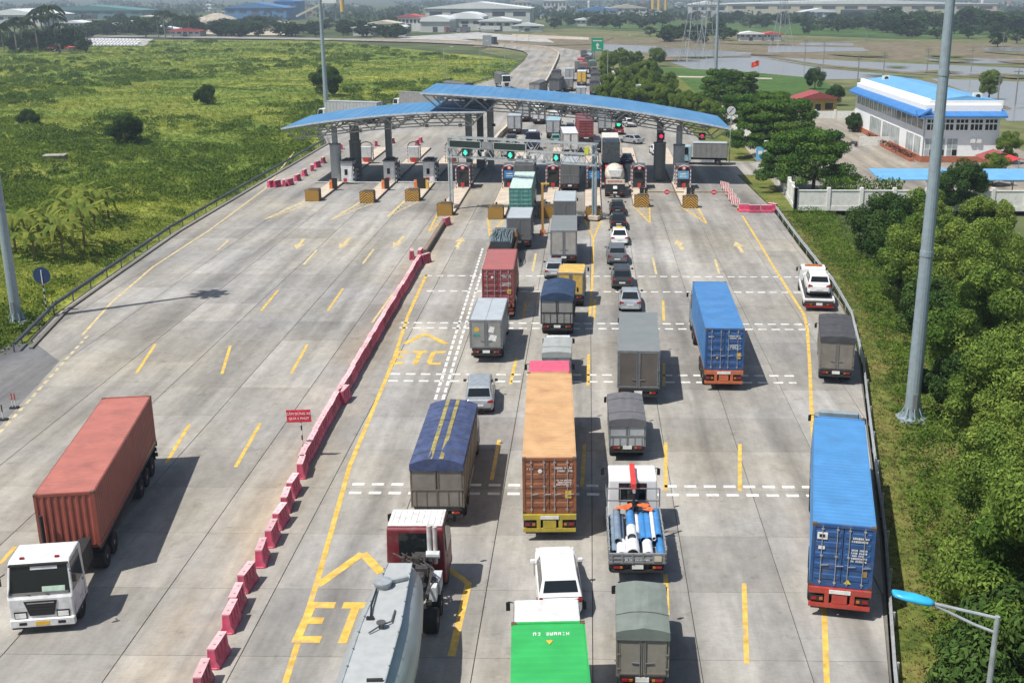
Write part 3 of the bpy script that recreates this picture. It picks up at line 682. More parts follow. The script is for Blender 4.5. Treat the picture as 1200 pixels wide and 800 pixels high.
for (a, b) in ((.25, .27), (5.9, .27)):
    MB().box(a, a + 3.9, -.62, -.5, 7.12, 7.85).build('message_board', board_k, t); f = MB(); f.box(a - .05, a + 3.95, -.66, -.55, 7.85, 7.93); f.box(a - .05, a + 3.95, -.66, -.55, 7.04, 7.12); f.box(a - .1, a - .001, -.66, -.5, 7.04, 7.93); f.box(a + 3.901, a + 4.0, -.66, -.5, 7.04, 7.93); f.build('board_frame', gantry_m, t)
MB().box(4.35, 5.7, -.62, -.52, 7.1, 7.9).build('louvre_panel', steelgrey, t)
for xx in (2.3, 7.95, 13.55):
    h_ = MB().box(xx - .42, xx + .42, -.72, -.5, 6.15, 6.99).build('signal_head', black, t)
    MB().plate([(xx - .1, -.725, 6.85), (xx - .1, -.725, 6.58), (xx - .28, -.725, 6.58), (xx, -.725, 6.24), (xx + .28, -.725, 6.58), (xx + .1, -.725, 6.58), (xx + .1, -.725, 6.85)], .01).build('green_arrow', green_led, h_)
    MB().plate([(xx - .25, -.722, 6.4), (xx + .25, -.722, 6.4), (xx + .25, -.722, 6.78), (xx - .25, -.722, 6.78)], .002).build('green_glow', mat('green_led_panel', (0.02, 0.42, 0.22), 0.4, emit=.35, var=0), h_)
for xx in (4.4, 9.6, 10.6, 11.7): MB().box(xx, xx + .35, -.75, -.5, 6.3, 6.75).build('camera_box', white, t)
MB().box(gl - 1.0, gl - .5, -.7, -.5, 7.1, 7.9).build('beacon_box', mat('olive_box', (0.45, 0.48, 0.05), 0.5), t)

# ------------------------------------------------------------------ canopy in two overlapping wings
roof_b = mat('canopy_blue', (0.068, 0.215, 0.41), 0.5, var=0.1, scale=0.4, dirt=0.35, dirtcol=(0.22, 0.35, 0.5), stretch=(1, .25, 1))
truss_m = mat('truss_grey', (0.36, 0.37, 0.37), 0.5, 0.2)
soffit_m = mat('soffit_grey', (0.16, 0.17, 0.18), 0.7)
def wing(name_label, prof, y0, y1, dz_back, corners, lights):
    """prof: (x, z) along the front edge; roof sheets span between neighbouring points"""
    t = thing('canopy_roof', name_label, 'canopy', (0, 0, 0), 0, 'plaza canopy')
    for (xa, za), (xb, zb) in zip(prof, prof[1:]):
        ia = corners.get(xa, 0); ib = corners.get(xb, 0)
        n = max(1, int((xb - xa) / 1.0)); m_ = MB()
        for j in range(n):                                               # standing seams
            u = (j + .5) / n; x = xa + (xb - xa) * u; z = za + (zb - za) * u; yb = y1 - (ia + (ib - ia) * u)
            m_.bar((x, y0 + .1, z + .006), (x, yb - .1, z + dz_back + .006), .045, .03)
        m_.add([(xa, y0, za), (xb, y0, zb), (xb, y1 - ib, zb + dz_back), (xa, y1 - ia, za + dz_back), (xa, y0, za - .16), (xb, y0, zb - .16), (xb, y1 - ib, zb + dz_back - .16), (xa, y1 - ia, za + dz_back - .16)],
               [(0, 1, 2, 3), (7, 6, 5, 4), (0, 4, 5, 1), (1, 5, 6, 2), (2, 6, 7, 3), (3, 7, 4, 0)]); m_.build('roof_sheet', roof_b, t)
        MB().bar((xa, y0 - .06, za - .05), (xb, y0 - .06, zb - .05), .1, .2).build('gutter', mat('gutter_pale', (0.50, 0.55, 0.60), 0.45), t)
    x0, x1 = prof[0][0], prof[-1][0]
    def zf(x):
        for a, b in zip(prof, prof[1:]):
            if a[0] <= x <= b[0]: return a[1] + (b[1] - a[1]) * (x - a[0]) / (b[0] - a[0])
        return prof[-1][1]
    n = int((x1 - x0) / 3.3)
    for yy, yo in ((y0 + .4, 1.2), (y0 + 5.5, 0), (y0 + 11, 0), (y1 - .8, -1.2)):
        for j in range(n):
            a, b = x0 + .4 + (x1 - x0 - .8) * j / n, x0 + .4 + (x1 - x0 - .8) * (j + 1) / n; m = (a + b) / 2; D = 1.65
            fa, fb, fm = zf(a) - .3, zf(b) - .3, zf(m) - D - .25
            w = MB(); w.bar((a, yy, fa), (m, yy + yo, fm), .15); w.bar((m, yy + yo, fm), (b, yy, fb), .15)
            if j < n - 1: w.bar((m, yy + yo, fm), ((m + (b - a)), yy + yo, zf(min(m + (b - a), x1)) - D - .25), .14)
            w.bar((a, yy, fa), (b, yy, fb), .12); w.build('truss_bay', truss_m, t)
    pur = MB()
    for j in range(n + 1):
        a = x0 + .4 + (x1 - x0 - .8) * j / n; pur.bar((a, y0 + .3, zf(a) - .3), (a, y1 - 1, zf(a) - .3 + dz_back), .1, .16)
    pur.build('purlin', truss_m, t)
    return t, zf
PR = [(-21.6, 11.98), (-17, 11.75), (-12, 11.42), (-5.4, 10.95), (0, 10.45), (4.5, 9.9), (9.3, 9.15), (13.5, 8.45), (18.4, 7.5)]
PL = [(-39.8, 7.45), (-35.5, 8.15), (-31, 8.72), (-26.3, 9.18), (-20.5, 9.55), (-13.2, 9.62)]
wr, zr = wing('higher blue canopy wing sloping down to the wall of trees', PR, 148.0, 164.5, 0.0, {}, ())
wl, zl = wing('lower blue canopy wing on the field side, tucked under the other', PL, 148.0, 164.5, 0.0, {}, ())
colm = mat('column_grey', (0.36, 0.39, 0.39), 0.55, var=0.12, dirt=0.3)
colm2 = mat('column_dark', (0.16, 0.17, 0.17), 0.55, var=0.12)
for k, (cx_, cy_, h_, r_, thick, lab) in enumerate(((-33.5, 150.8, 7.0, .42, .72, 'pale thick canopy column in front of the first white booth'), (-31.6, 154.5, 6.7, .70, .78, 'dark thick canopy column beside the first white booth'), (9.6, 153, 7.4, .5, .8, 'dark thick canopy column behind the light blue booth panel'), (12.0, 150.8, 7.2, .45, .75, 'pale thick canopy column behind the light blue booth panel'))):
    t = thing('canopy_column', lab, 'column', (cx_, cy_, .2), 0, 'canopy columns'); m_ = (colm, colm2)[k in (1, 2)]
    MB().cyl((0, 0, 0), (0, 0, 4.9), thick, n=20).build('drum', m_, t, smooth=False); MB().cyl((0, 0, 4.9), (0, 0, h_ + .1), r_ * .9, n=14).build('shaft', m_, t); MB().cyl((0, 0, 4.8), (0, 0, 4.95), thick + .06, n=20).build('collar', steelgrey, t)
for k, (cx_, cy_, h_, lab) in enumerate(((-28.5, 163, 8.6, 'slim pale canopy column behind the second booth'), (-17.0, 163, 10.1, 'pale canopy column left of the dark pier where the wings overlap'), (-13.9, 163, 10, 'pale canopy column at the end of the lower wing'), (-15.4, 163.5, 10, 'dark canopy column on a black base where the wings overlap'))):
    t = thing('canopy_column', lab, 'column', (cx_, cy_, 0), 0, 'canopy columns')
    s_ = MB(); s_.box(-.45, -.3, -.3, .3, .2, h_); s_.box(.3, .45, -.3, .3, .2, h_); s_.box(-.3, .3, -.12, .12, .2, h_); s_.build('shaft', colm2 if k == 3 else galv, t); MB().box(-.6, .6, -.5, .5, 0, [.4, .4, .4, 1.6][k]).build('base', colm2 if k == 3 else concrete, t)
for k, (qx, qy, c, h_) in enumerate(((725, 146, 'green', 7.6), (775, 160, 'red', 6.0), (823, 160, 'red', 6.0))):
    x, y = G(qx, qy, h_); t = thing('lane_signal', 'hanging lane signal lit ' + c + ['', ' over the lane with the thick column', ' over the outer lane by the box truck'][k], 'traffic light', (x, y + .3, h_), 0, 'lane signals under the canopy')
    MB().box(-.45, .45, -.12, .15, -.5, .45).build('housing', black, t); MB().bar((0, 0, .45), (0, 0, 1.9), .06).build('hanger', steelgrey, t)
    MB().cyl((0, -.15, 0), (0, -.12, 0), .26, n=18).build('lens', green_led if c == 'green' else mat('lit_red', (0.85, 0.03, 0.12), 0.4, emit=.8, var=0), t)
for k in range(5):
    x = -30 + k * 4.4; t = thing('floodlight', 'small floodlight hanging under the lower canopy wing', 'lamp', (x, 150.6, zl(x) - 1.9), 0, 'floodlights under the lower wing')
    MB().box(-.22, .22, -.2, .2, -.25, .1).build('housing', black, t); MB().bar((0, 0, .1), (0, 0, 1.7), .04).build('hanger', steelgrey, t)
# shade-side median wall past the plaza
mwm = mat('median_wall', (0.42, 0.35, 0.26), 0.85, dirt=0.4)
MW = px((577, 188), (592, 160), (606, 135), (620, 112), (640, 92), (655, 76))
MW = [(-16.0, 168), (-15.6, 200), (-13.6, 240), (-12.2, 290), (-11.8, 363), (-11.9, 452)] + [(p[0] + .3, p[1]) for p in far[1:7]]
t = thing('median_wall', 'low tan divider wall curving away between the carriageways', 'wall')
for a, b in zip(MW, MW[1:]):
    m_ = MB(); m_.bar((*a, .45), (*b, .45), .35, .9); m_.build('wall_segment', mwm, t)
    MB().bar((*a, .93), (*b, .93), .5, .08).build('coping', mat('median_coping', (0.5, 0.44, 0.35), 0.8), t)

# ------------------------------------------------------------------ vehicles (built facing +y, rear end at y = 0, on z = 0)
_W = {}
def wheel_mesh(r, w):
    if (r, w) not in _W:
        mb = MB(); h = w / 2
        mb.lathe([(r * .62, -h * .92), (r * .95, -h), (r, -h * .7), (r, h * .7), (r * .95, h), (r * .62, h * .92)], 'x', n=18)
        mb.lathe([(r * .6, -h * .6), (r * .6, h * .6)], 'x', n=12, mi=1); mb.lathe([(r * .22, -h * .95), (r * .22, h * .95)], 'x', n=8, mi=1)
        _W[(r, w)] = mb.mesh('wheel', [rubber, mat('wheel_rim', (0.28, 0.28, 0.29), 0.5, 0.4, dirt=0.4)])
    return _W[(r, w)]
def wheels(t, ys, half, r=.5, w=.28, double=()):
    for i, y in enumerate(ys):
        for s in (-1, 1):
            ww = w * 2.1 if i in double else w
            link('wheel', wheel_mesh(r, ww), t, (s * (half - ww / 2), y, r))
P_rope = mat('tarp_rope', (0.10, 0.10, 0.095), .8)
def paint(name, c, **k): return mat(name, c, k.pop('rough', 0.42), dirt=k.pop('dirt', 0.35), dirtcol=k.pop('dirtcol', (0.2, 0.17, 0.14)), **k)

def cab(t, y0, L, w, zt, m, zb=.45, roof=None, deflector=None, rack=False, front=False, mirrors=True, name='cab', backwin=True):
    mb = MB(); h = w / 2; k = .95
    zs = zb + (zt - zb) * .46                                             # sill of the windows
    prof = [(0, zb), (L, zb), (L + .03, zs - .12), (L - .03, zs), (L - .34, zt - .12), (L - .55, zt), (.1, zt), (0, zt - .1)]
    def hw(z): return h if z <= zs else h * (1 - .06 * (z - zs) / (zt - zs))
    vs = [(-hw(z), y0 + y, z) for y, z in prof] + [(hw(z), y0 + y, z) for y, z in prof]; n = len(prof)
    mb.add(vs, [tuple(range(n)), tuple(range(2 * n - 1, n - 1, -1))] + [(i, i + n, (i + 1) % n + n, (i + 1) % n) for i in range(n)])
    c = mb.build(name, m, t, bevel=.06)
    def P(x, y, z): return (x, y0 + y, z)
    a, b = zt - .16, zs + .05; ha, hb = hw(a) - .1, hw(b) - .08
    ya, yb = L - .32, L - .04
    MB().plate([P(-hb, yb, b), P(hb, yb, b), P(ha, ya, a), P(-ha, ya, a)][::-1], .012).build('windscreen', glass, c)
    for s in (-1, 1):
        q = [P(s * (hw(b) + .002), .42, b), P(s * (hw(b) + .002), L - .18, b), P(s * (hw(a) + .002), L - .42, a), P(s * (hw(a) + .002), .42, a)]
        MB().plate(q if s > 0 else q[::-1], .012).build('side_window', glass, c)
        MB().box(s * h - .012 if s < 0 else h, s * h if s < 0 else h + .012, y0 + .44, y0 + .58, zs - .16, zs - .11).build('door_handle', black, c)
        sm_ = MB()
        for yy_ in (.36, L - .12): sm_.box(s * h - .004 if s < 0 else h - .001, s * h + .001 if s < 0 else h + .004, y0 + yy_, y0 + yy_ + .025, zb + .08, zs)
        sm_.box(s * h - .006 if s < 0 else h - .001, s * h + .001 if s < 0 else h + .006, y0 + .1, y0 + L - .05, zb + .02, zb + .14); sm_.build('door_seam', black, c)
        if mirrors:
            mm = MB(); mm.bar((s * h * .98, y0 + L - .1, zt - .35), (s * (h + .16), y0 + L + .1, zt - .42), .03); mm.box(s * (h + .17) - .075, s * (h + .17) + .075, y0 + L + .05, y0 + L + .12, zt - .76, zt - .44); mm.build('mirror', black, c)
        MB().box(s * (h - .42) - .2, s * (h - .42) + .2, y0 + L + .001, y0 + L + .05, zb + .22, zb + .42).build('headlight', lamp, c)
    MB().box(-h, h, y0 + L - .12, y0 + L + .12, zb - .16, zb + .18).build('bumper', m if front else steelgrey, c, bevel=.03)
    MB().prism([(-.62, zs - .2), (.62, zs - .2), (.45, zb + .3), (-.45, zb + .3)], 'y', y0 + L + .02, y0 + L + .05).build('grille', black, c)
    MB().box(-h * .96, h * .96, y0 + L - .06, y0 + L + .06, zb - .24, zb - .161).build('lower_lip', black, c); MB().box(-h * .86, h * .86, y0 + L + .02, y0 + L + .035, zb + .47, zb + .49).build('panel_seam', black, c)
    if backwin: MB().box(-h * .55, h * .55, y0 - .012, y0, zs + .08, zt - .22).build('rear_window', glass, c)
    if roof: MB().box(-h * .88, h * .88, y0 + .14, y0 + L - .6, zt, zt + .02).build('roof_panel', roof, c)
    if deflector:
        MB().prism([(y0 + .15, zt), (y0 + L - .6, zt), (y0 + L - .75, zt + .15), (y0 + .35, zt + .62), (y0 + .15, zt + .62)], 'x', -h * .8, h * .8).build('wind_deflector', deflector, c, bevel=.05)
    if rack:
        r_ = MB()
        for x in (-h * .8, h * .8): r_.bar((x, y0 + .2, zt + .16), (x, y0 + L - .7, zt + .16), .04)
        for j in range(4): r_.bar((-h * .8, y0 + .2 + j * (L - .9) / 3, zt + .16), (h * .8, y0 + .2 + j * (L - .9) / 3, zt + .16), .04)
        r_.build('roof_rack', steelgrey, c)
    if front:
        MB().box(-.26, .26, y0 + L + .121, y0 + L + .13, zb - .08, zb + .08).build('number_plate', yplate, c)
        for s in (-1, 1): MB().box(s * .72 - .14, s * .72 + .14, y0 + L + .121, y0 + L + .128, zb - .05, zb + .07).build('fog_lamp', black, c); MB().bar((s * .35, y0 + L - .02, zs + .03), (s * .35 + .55, y0 + L - .06, zs + .13), .025).build('wiper', black, c)
        sl = lambda z: yb + (ya - yb) * (z - b) / (a - b) + .03
        MB().plate([P(-.7, sl(a - .03), a - .03), P(.3, sl(a - .03), a - .03), P(.3, sl(a - .16), a - .16), P(-.7, sl(a - .16), a - .16)][::-1], .006).build('windscreen_print', mat('dim_print', (.5, .5, .52), .6), c)
        MB().plate([P(-.95, sl(b + .06), b + .06), P(-.1, sl(b + .06), b + .06), P(-.1, sl(b + .3), b + .3), P(-.95, sl(b + .3), b + .3)], .008).build('dashboard_cloth', mat('pale_cloth', (0.42, 0.55, 0.45), 0.8), c)
        for q in range(3): MB().box(-.5 + q * .02, .5 - q * .02, y0 + L + .05, y0 + L + .06, zs - .3 - q * .13, zs - .27 - q * .13).build('grille_slat', chrome if q == 0 else dark, c)
        MB().plate([P(-hb + .05, sl(b + .01), b + .01), P(hb - .05, sl(b + .01), b + .01), P(hb - .05, sl(b + .1), b + .1), P(-hb + .05, sl(b + .1), b + .1)], .006).build('dashboard', mat('dash_grey', (.16, .15, .14), .8), c)
        MB().box(-h * .9, h * .9, y0 + L - .44, y0 + L - .24, zt - .16, zt - .10).build('sun_visor', black, c)
        for s in (-1, 1): MB().box(s * (h - .42) - .24, s * (h - .42) + .24, y0 + L + .0005, y0 + L + .03, zb + .17, zb + .47).build('lamp_surround', dark, c)
        for s in (-.65, .65): MB().box(s - .08, s + .08, y0 + L - .64, y0 + L - .54, zt, zt + .07).build('roof_lamp', redlamp, c)
    return c

def rear_lights(t, w, y, z, m=None):
    for s in (-1, 1):
        MB().box(s * (w / 2 - .25) - .12, s * (w / 2 - .25) + .12, y - .04, y, z, z + .09).build('tail_light', redlamp, t)
        MB().box(s * (w / 2 - .45) - .06, s * (w / 2 - .45) + .06, y - .04, y, z, z + .09).build('indicator', orangelamp, t)
    MB().box(-.24, .24, y - .03, y, z - .03, z + .16).build('number_plate', wplate, t)

def print_blocks(parent, x0, x1, y, z0, z1, rows, seed, m=None, fill=.7):
    """lines of small flat print, too small in the photograph to be read"""
    r = random.Random(seed); mb = MB(); h = (z1 - z0) / rows
    for k in range(rows):
        x = x0 + (x1 - x0) * r.uniform(0, .12); H_ = h * .62; zb = z1 - k * h - H_; st = H_ * .22; w_ = H_ * .62
        while x < x1 - w_:
            if r.random() < fill + .15:
                e = [r.random() < .7 for _ in range(5)]
                mb.box(x, x + st, y - .004, y, zb, zb + H_)
                if e[0]: mb.box(x + w_ - st, x + w_, y - .004, y, zb, zb + H_)
                for q, u in ((e[1], 0), (e[2], .39), (e[3], .78)):
                    if q: mb.box(x + st, x + w_ - st * (1 if e[0] else 0), y - .004, y, zb + u * H_, zb + u * H_ + st)
            x += w_ * 1.35
    if mb.f: mb.build('lettering', m or print_white, parent)

def container(t, L, H, m, z0, y0, top=None, doors=None, prints=0, rear_front=False, Wd=2.438, label=None):
    """corrugated steel box; doors at the rear (y0)"""
    h = Wd / 2; fr = MB(); e = .11
    for x in (-h, h - e):
        for y in (y0 + L - e,) if doors else (y0, y0 + L - e): fr.box(x, x + e, y, y + e, z0 + .16, z0 + H - .12)
    for x in (-h, h - .07):
        fr.box(x, x + .07, y0 + e, y0 + L - e, z0 + .02, z0 + .16); fr.box(x, x + .07, y0 + e, y0 + L - e, z0 + H - .1, z0 + H - .03)
    for y in (y0 + L - e,) if doors else (y0, y0 + L - e): fr.box(-h, h, y, y + e, z0, z0 + .16); fr.box(-h, h, y, y + e, z0 + H - .12, z0 + H)
    c = fr.build('container', m, t)
    if doors:
        rf_ = MB().box(-h, h, y0, y0 + e, z0, z0 + .16).box(-h, h, y0, y0 + e, z0 + H - .12, z0 + H)
        for x in (-h, h - e): rf_.box(x, x + e, y0, y0 + e, z0 + .16, z0 + H - .12)
        rf_.build('door_surround', doors, c)
    if label: c['label'] = label
    cc = MB()
    for x in (-h - .004, h - .17):
        for y in (y0 - .004, y0 + L - .17):
            for z in (z0 - .002, z0 + H - .115): cc.box(x, x + .174, y, y + .174, z, z + .118)
    cc.build('corner_casting', mat('rusty_casting', (0.12, 0.06, 0.035), 0.8, dirt=.5), c)
    p = .278; n = int((L - 2 * e) / p); w_ = MB()
    for s in (-1, 1):
        vs = []
        for k in range(n):
            y = y0 + e + k * (L - 2 * e) / n; q = (L - 2 * e) / n
            for u, d in ((0, .005), (.25, .005), (.5, .041), (.75, .041)): vs.append((s * (h - d), y + q * u))
        vs.append((s * (h - .005), y0 + L - e))
        w_.add([(x, y, z0 + .16) for x, y in vs] + [(x, y, z0 + H - .1) for x, y in vs], [(k, k + 1, len(vs) + k + 1, len(vs) + k) for k in range(len(vs) - 1)])
    w_.build('side_panel', m, c, fix=False)
    vs = []; nx = 8; q = (Wd - 2 * e) / nx
    for k in range(nx):
        for u, d in ((0, .005), (.25, .005), (.5, .041), (.75, .041)): vs.append((-h + e + (k + u) * q, y0 + L - d))
    vs.append((h - e, y0 + L - .005)); w_ = MB(); w_.add([(x, y, z0 + .16) for x, y in vs] + [(x, y, z0 + H - .12) for x, y in vs], [(k, k + 1, len(vs) + k + 1, len(vs) + k) for k in range(len(vs) - 1)]); w_.build('end_panel', m, c)
    vs = []; n = int(L / .34); q = (L - 2 * e) / n
    for k in range(n):
        for u, d in ((0, .022), (.3, .022), (.5, .012), (.8, .012)): vs.append((y0 + e + (k + u) * q, z0 + H - d))
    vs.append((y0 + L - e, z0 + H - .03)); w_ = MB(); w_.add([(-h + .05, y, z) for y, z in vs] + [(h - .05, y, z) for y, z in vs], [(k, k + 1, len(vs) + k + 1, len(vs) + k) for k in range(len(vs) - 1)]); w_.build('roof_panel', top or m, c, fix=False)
    MB().box(-h + .08, h - .08, y0 + .1, y0 + L - .1, z0 + .1, z0 + .17).build('floor', dark, c)
    dm = doors or m
    for s in (-1, 1):
        xa, xb = (-h + .09, -.015) if s < 0 else (.015, h - .09); mb = MB(); mb.box(xa, xb, y0 + .03, y0 + .07, z0 + .17, z0 + H - .13)
        zz = np.linspace(z0 + .30, z0 + H - .55, 5)
        for z in zz: mb.prism([(y0 + .03, z), (y0 + .005, z + .04), (y0 + .005, z + .22), (y0 + .03, z + .26)], 'x', xa + .07, xb - .07)
        d = mb.build('door', dm, c)
        for u in (.28, .8) if s < 0 else (.2, .72):
            x = xa + (xb - xa) * u; r_ = MB(); r_.cyl((x, y0 - .02, z0 + .08), (x, y0 - .02, z0 + H - .06), .018, n=6)
            for z in (z0 + .2, z0 + H * .5, z0 + H - .2): r_.box(x - .05, x + .05, y0 - .035, y0 + .03, z - .03, z + .03)
            r_.build('lock_rod', chrome if prints else dm, c); MB().bar((x, y0 - .03, z0 + .95), (x + .3, y0 - .03, z0 + .98), .03).build('lock_handle', chrome, c)
    if prints:
        P = {1: [(-1.0, -.55, .78 * H, .86 * H, 1), (.32, 1.02, .73 * H, .83 * H, 2), (.3, .95, .42 * H, .64 * H, 5)], 2: [(-1.05, -.7, .78 * H, .82 * H, 1), (.25, 1.05, .74 * H, .84 * H, 2), (.25, 1.0, .5 * H, .62 * H, 3)]}[1 if prints == 1 else 2]
        for i, (a, b, za, zb, r_) in enumerate(P): print_blocks(c, a, b, y0 - .012, z0 + za, z0 + zb, r_, prints * 10 + i)
        if prints == 1:
            MB().box(-1.02, -.62, y0 - .012, y0 - .002, z0 + .76 * H, z0 + .87 * H).build('emblem', print_white, c); MB().box(-.94, -.72, y0 - .018, y0 - .012, z0 + .79 * H, z0 + .84 * H).build('emblem_mark', dark, c)
            MB().plate([(.12, y0 - .015, z0 + .2), (.42, y0 - .015, z0 + .2), (.27, y0 - .015, z0 + .4)], .006).build('warning_triangle', mat('hazard_yellow', (0.75, 0.55, 0.03), 0.5), c); MB().box(.8, 1.0, y0 - .012, y0 - .004, z0 + .55, z0 + .8).build('customs_plate', mat('brass_plate', (0.30, 0.20, 0.08), .5), c)
            MB().box(-.95, -.7, y0 - .012, y0 - .004, z0 + .6 * H, z0 + .65 * H).build('lettering', print_white, c)
        if prints == 2:
            MB().cyl((-.42, y0 - .012, z0 + .77 * H), (-.42, y0 - .004, z0 + .77 * H), .1, n=14).build('round_sticker', print_white, c); MB().box(.72, 1.0, y0 - .012, y0 - .004, z0 + .28 * H, z0 + .42 * H).build('customs_plate', yellowpaint, c)
        if prints == 3:
            MB().box(.78, 1.02, y0 - .012, y0 - .004, z0 + .28 * H, z0 + .42 * H).build('customs_plate', yellowpaint, c); MB().cyl((-.45, y0 - .012, z0 + .3 * H), (-.45, y0 - .004, z0 + .3 * H), .07, n=10).build('round_sticker', yellowpaint, c)
    return c

def container_truck(label, loc, rz, m, top=None, doors=None, chassis=None, cabm=None, L=12.19, H=2.59, prints=0, cabh=3.0, cabroof=None, deflector=None, cabfront=False, detail=2, gap=.55, ctype='container lorry', cabl=2.0):
    t = thing('container_truck', label, ctype, (*loc, 0), rz, 'trucks queueing at the toll plaza')
    ch = chassis or dark; z0 = 1.36
    container(t, L, H, m, z0, .12, top, doors, prints)
    f = MB()
    for s in (-.48, .48): f.box(s - .08, s + .08, .15, L + .2, 1.0, 1.3)
    for y in np.linspace(.4, L - .2, 7): f.box(-1.18, 1.18, y - .07, y + .07, 1.24, 1.35)
    for s in (-1.2, 1.12): f.box(s, s + .08, .15, L, 1.18, 1.34)
    c = f.build('chassis', ch, t)
    b = MB(); b.box(-1.22, 1.22, 0, .14, 1.1, 1.34); b.box(-1.2, 1.2, -.02, .1, .5, .68)
    for s in (-.5, .5): b.box(s - .09, s + .09, .0, .12, .68, 1.1)
    b.box(-.3, .3, -.01, .05, .70, 1.08); b.build('rear_frame', ch, t)
    for s in (-1, 1):
        MB().box(s * .9 - .26, s * .9 + .26, -.01, .03, .76, .99).build('lamp_board', dark, t); MB().box(s * 1.0 - .11, s * 1.0 + .11, -.035, -.012, .82, .94).build('tail_light', redlamp, t); MB().box(s * .72 - .07, s * .72 + .07, -.035, -.012, .82, .94).build('indicator', orangelamp, t)
        MB().box(s * .8 - .3, s * .8 + .3, .14, .2, .35, .95).build('mud_flap', black, t)
        MB().box(s * 1.0 - .05, s * 1.0 + .05, 3.0, L - 2.6, .62, .86).build('side_guard', ch, t)
    MB().box(-.42, .42, -.03, -.005, 1.14, 1.3).build('number_plate', wplate, t)
    wheels(t, [1.5, 2.85, 4.2] if L > 8 else [1.4, 2.7], 1.22, .5, .28, (0, 1, 2))
    lg = MB()
    for s in (-.75, .75): lg.box(s - .08, s + .08, L - 3.0, L - 2.84, .3, 1.1)
    lg.build('landing_leg', ch, t)
    y = L + .12
    tr = MB();
    for s in (-.42, .42): tr.box(s - .06, s + .06, L - 3.4, y + gap + 1.2, .72, .95)
    tr.box(-.6, .6, L - 2.0, L - .9, .95, 1.15); tr.build('tractor_frame', dark, t)
    wheels(t, [L - 2.1, L - .75], 1.22, .5, .28, (0, 1)); wheels(t, [y + gap + .95], 1.2, .5, .3)
    MB().cyl((1.0, L - 3.2, .72), (1.0, L - 4.3, .72), .3, n=14).build('fuel_tank', galv, t)
    eq = MB(); eq.box(-.9, -.4, y + .08, y + gap - .1, .95, 1.9); eq.cyl((.95, y + .25, .9), (.95, y + .25, 3.1), .09, n=8); eq.build('cab_equipment', dark, t)
    cab(t, y + gap, cabl, 2.42, cabh, cabm or white, .5, cabroof, deflector, front=cabfront)
    return t

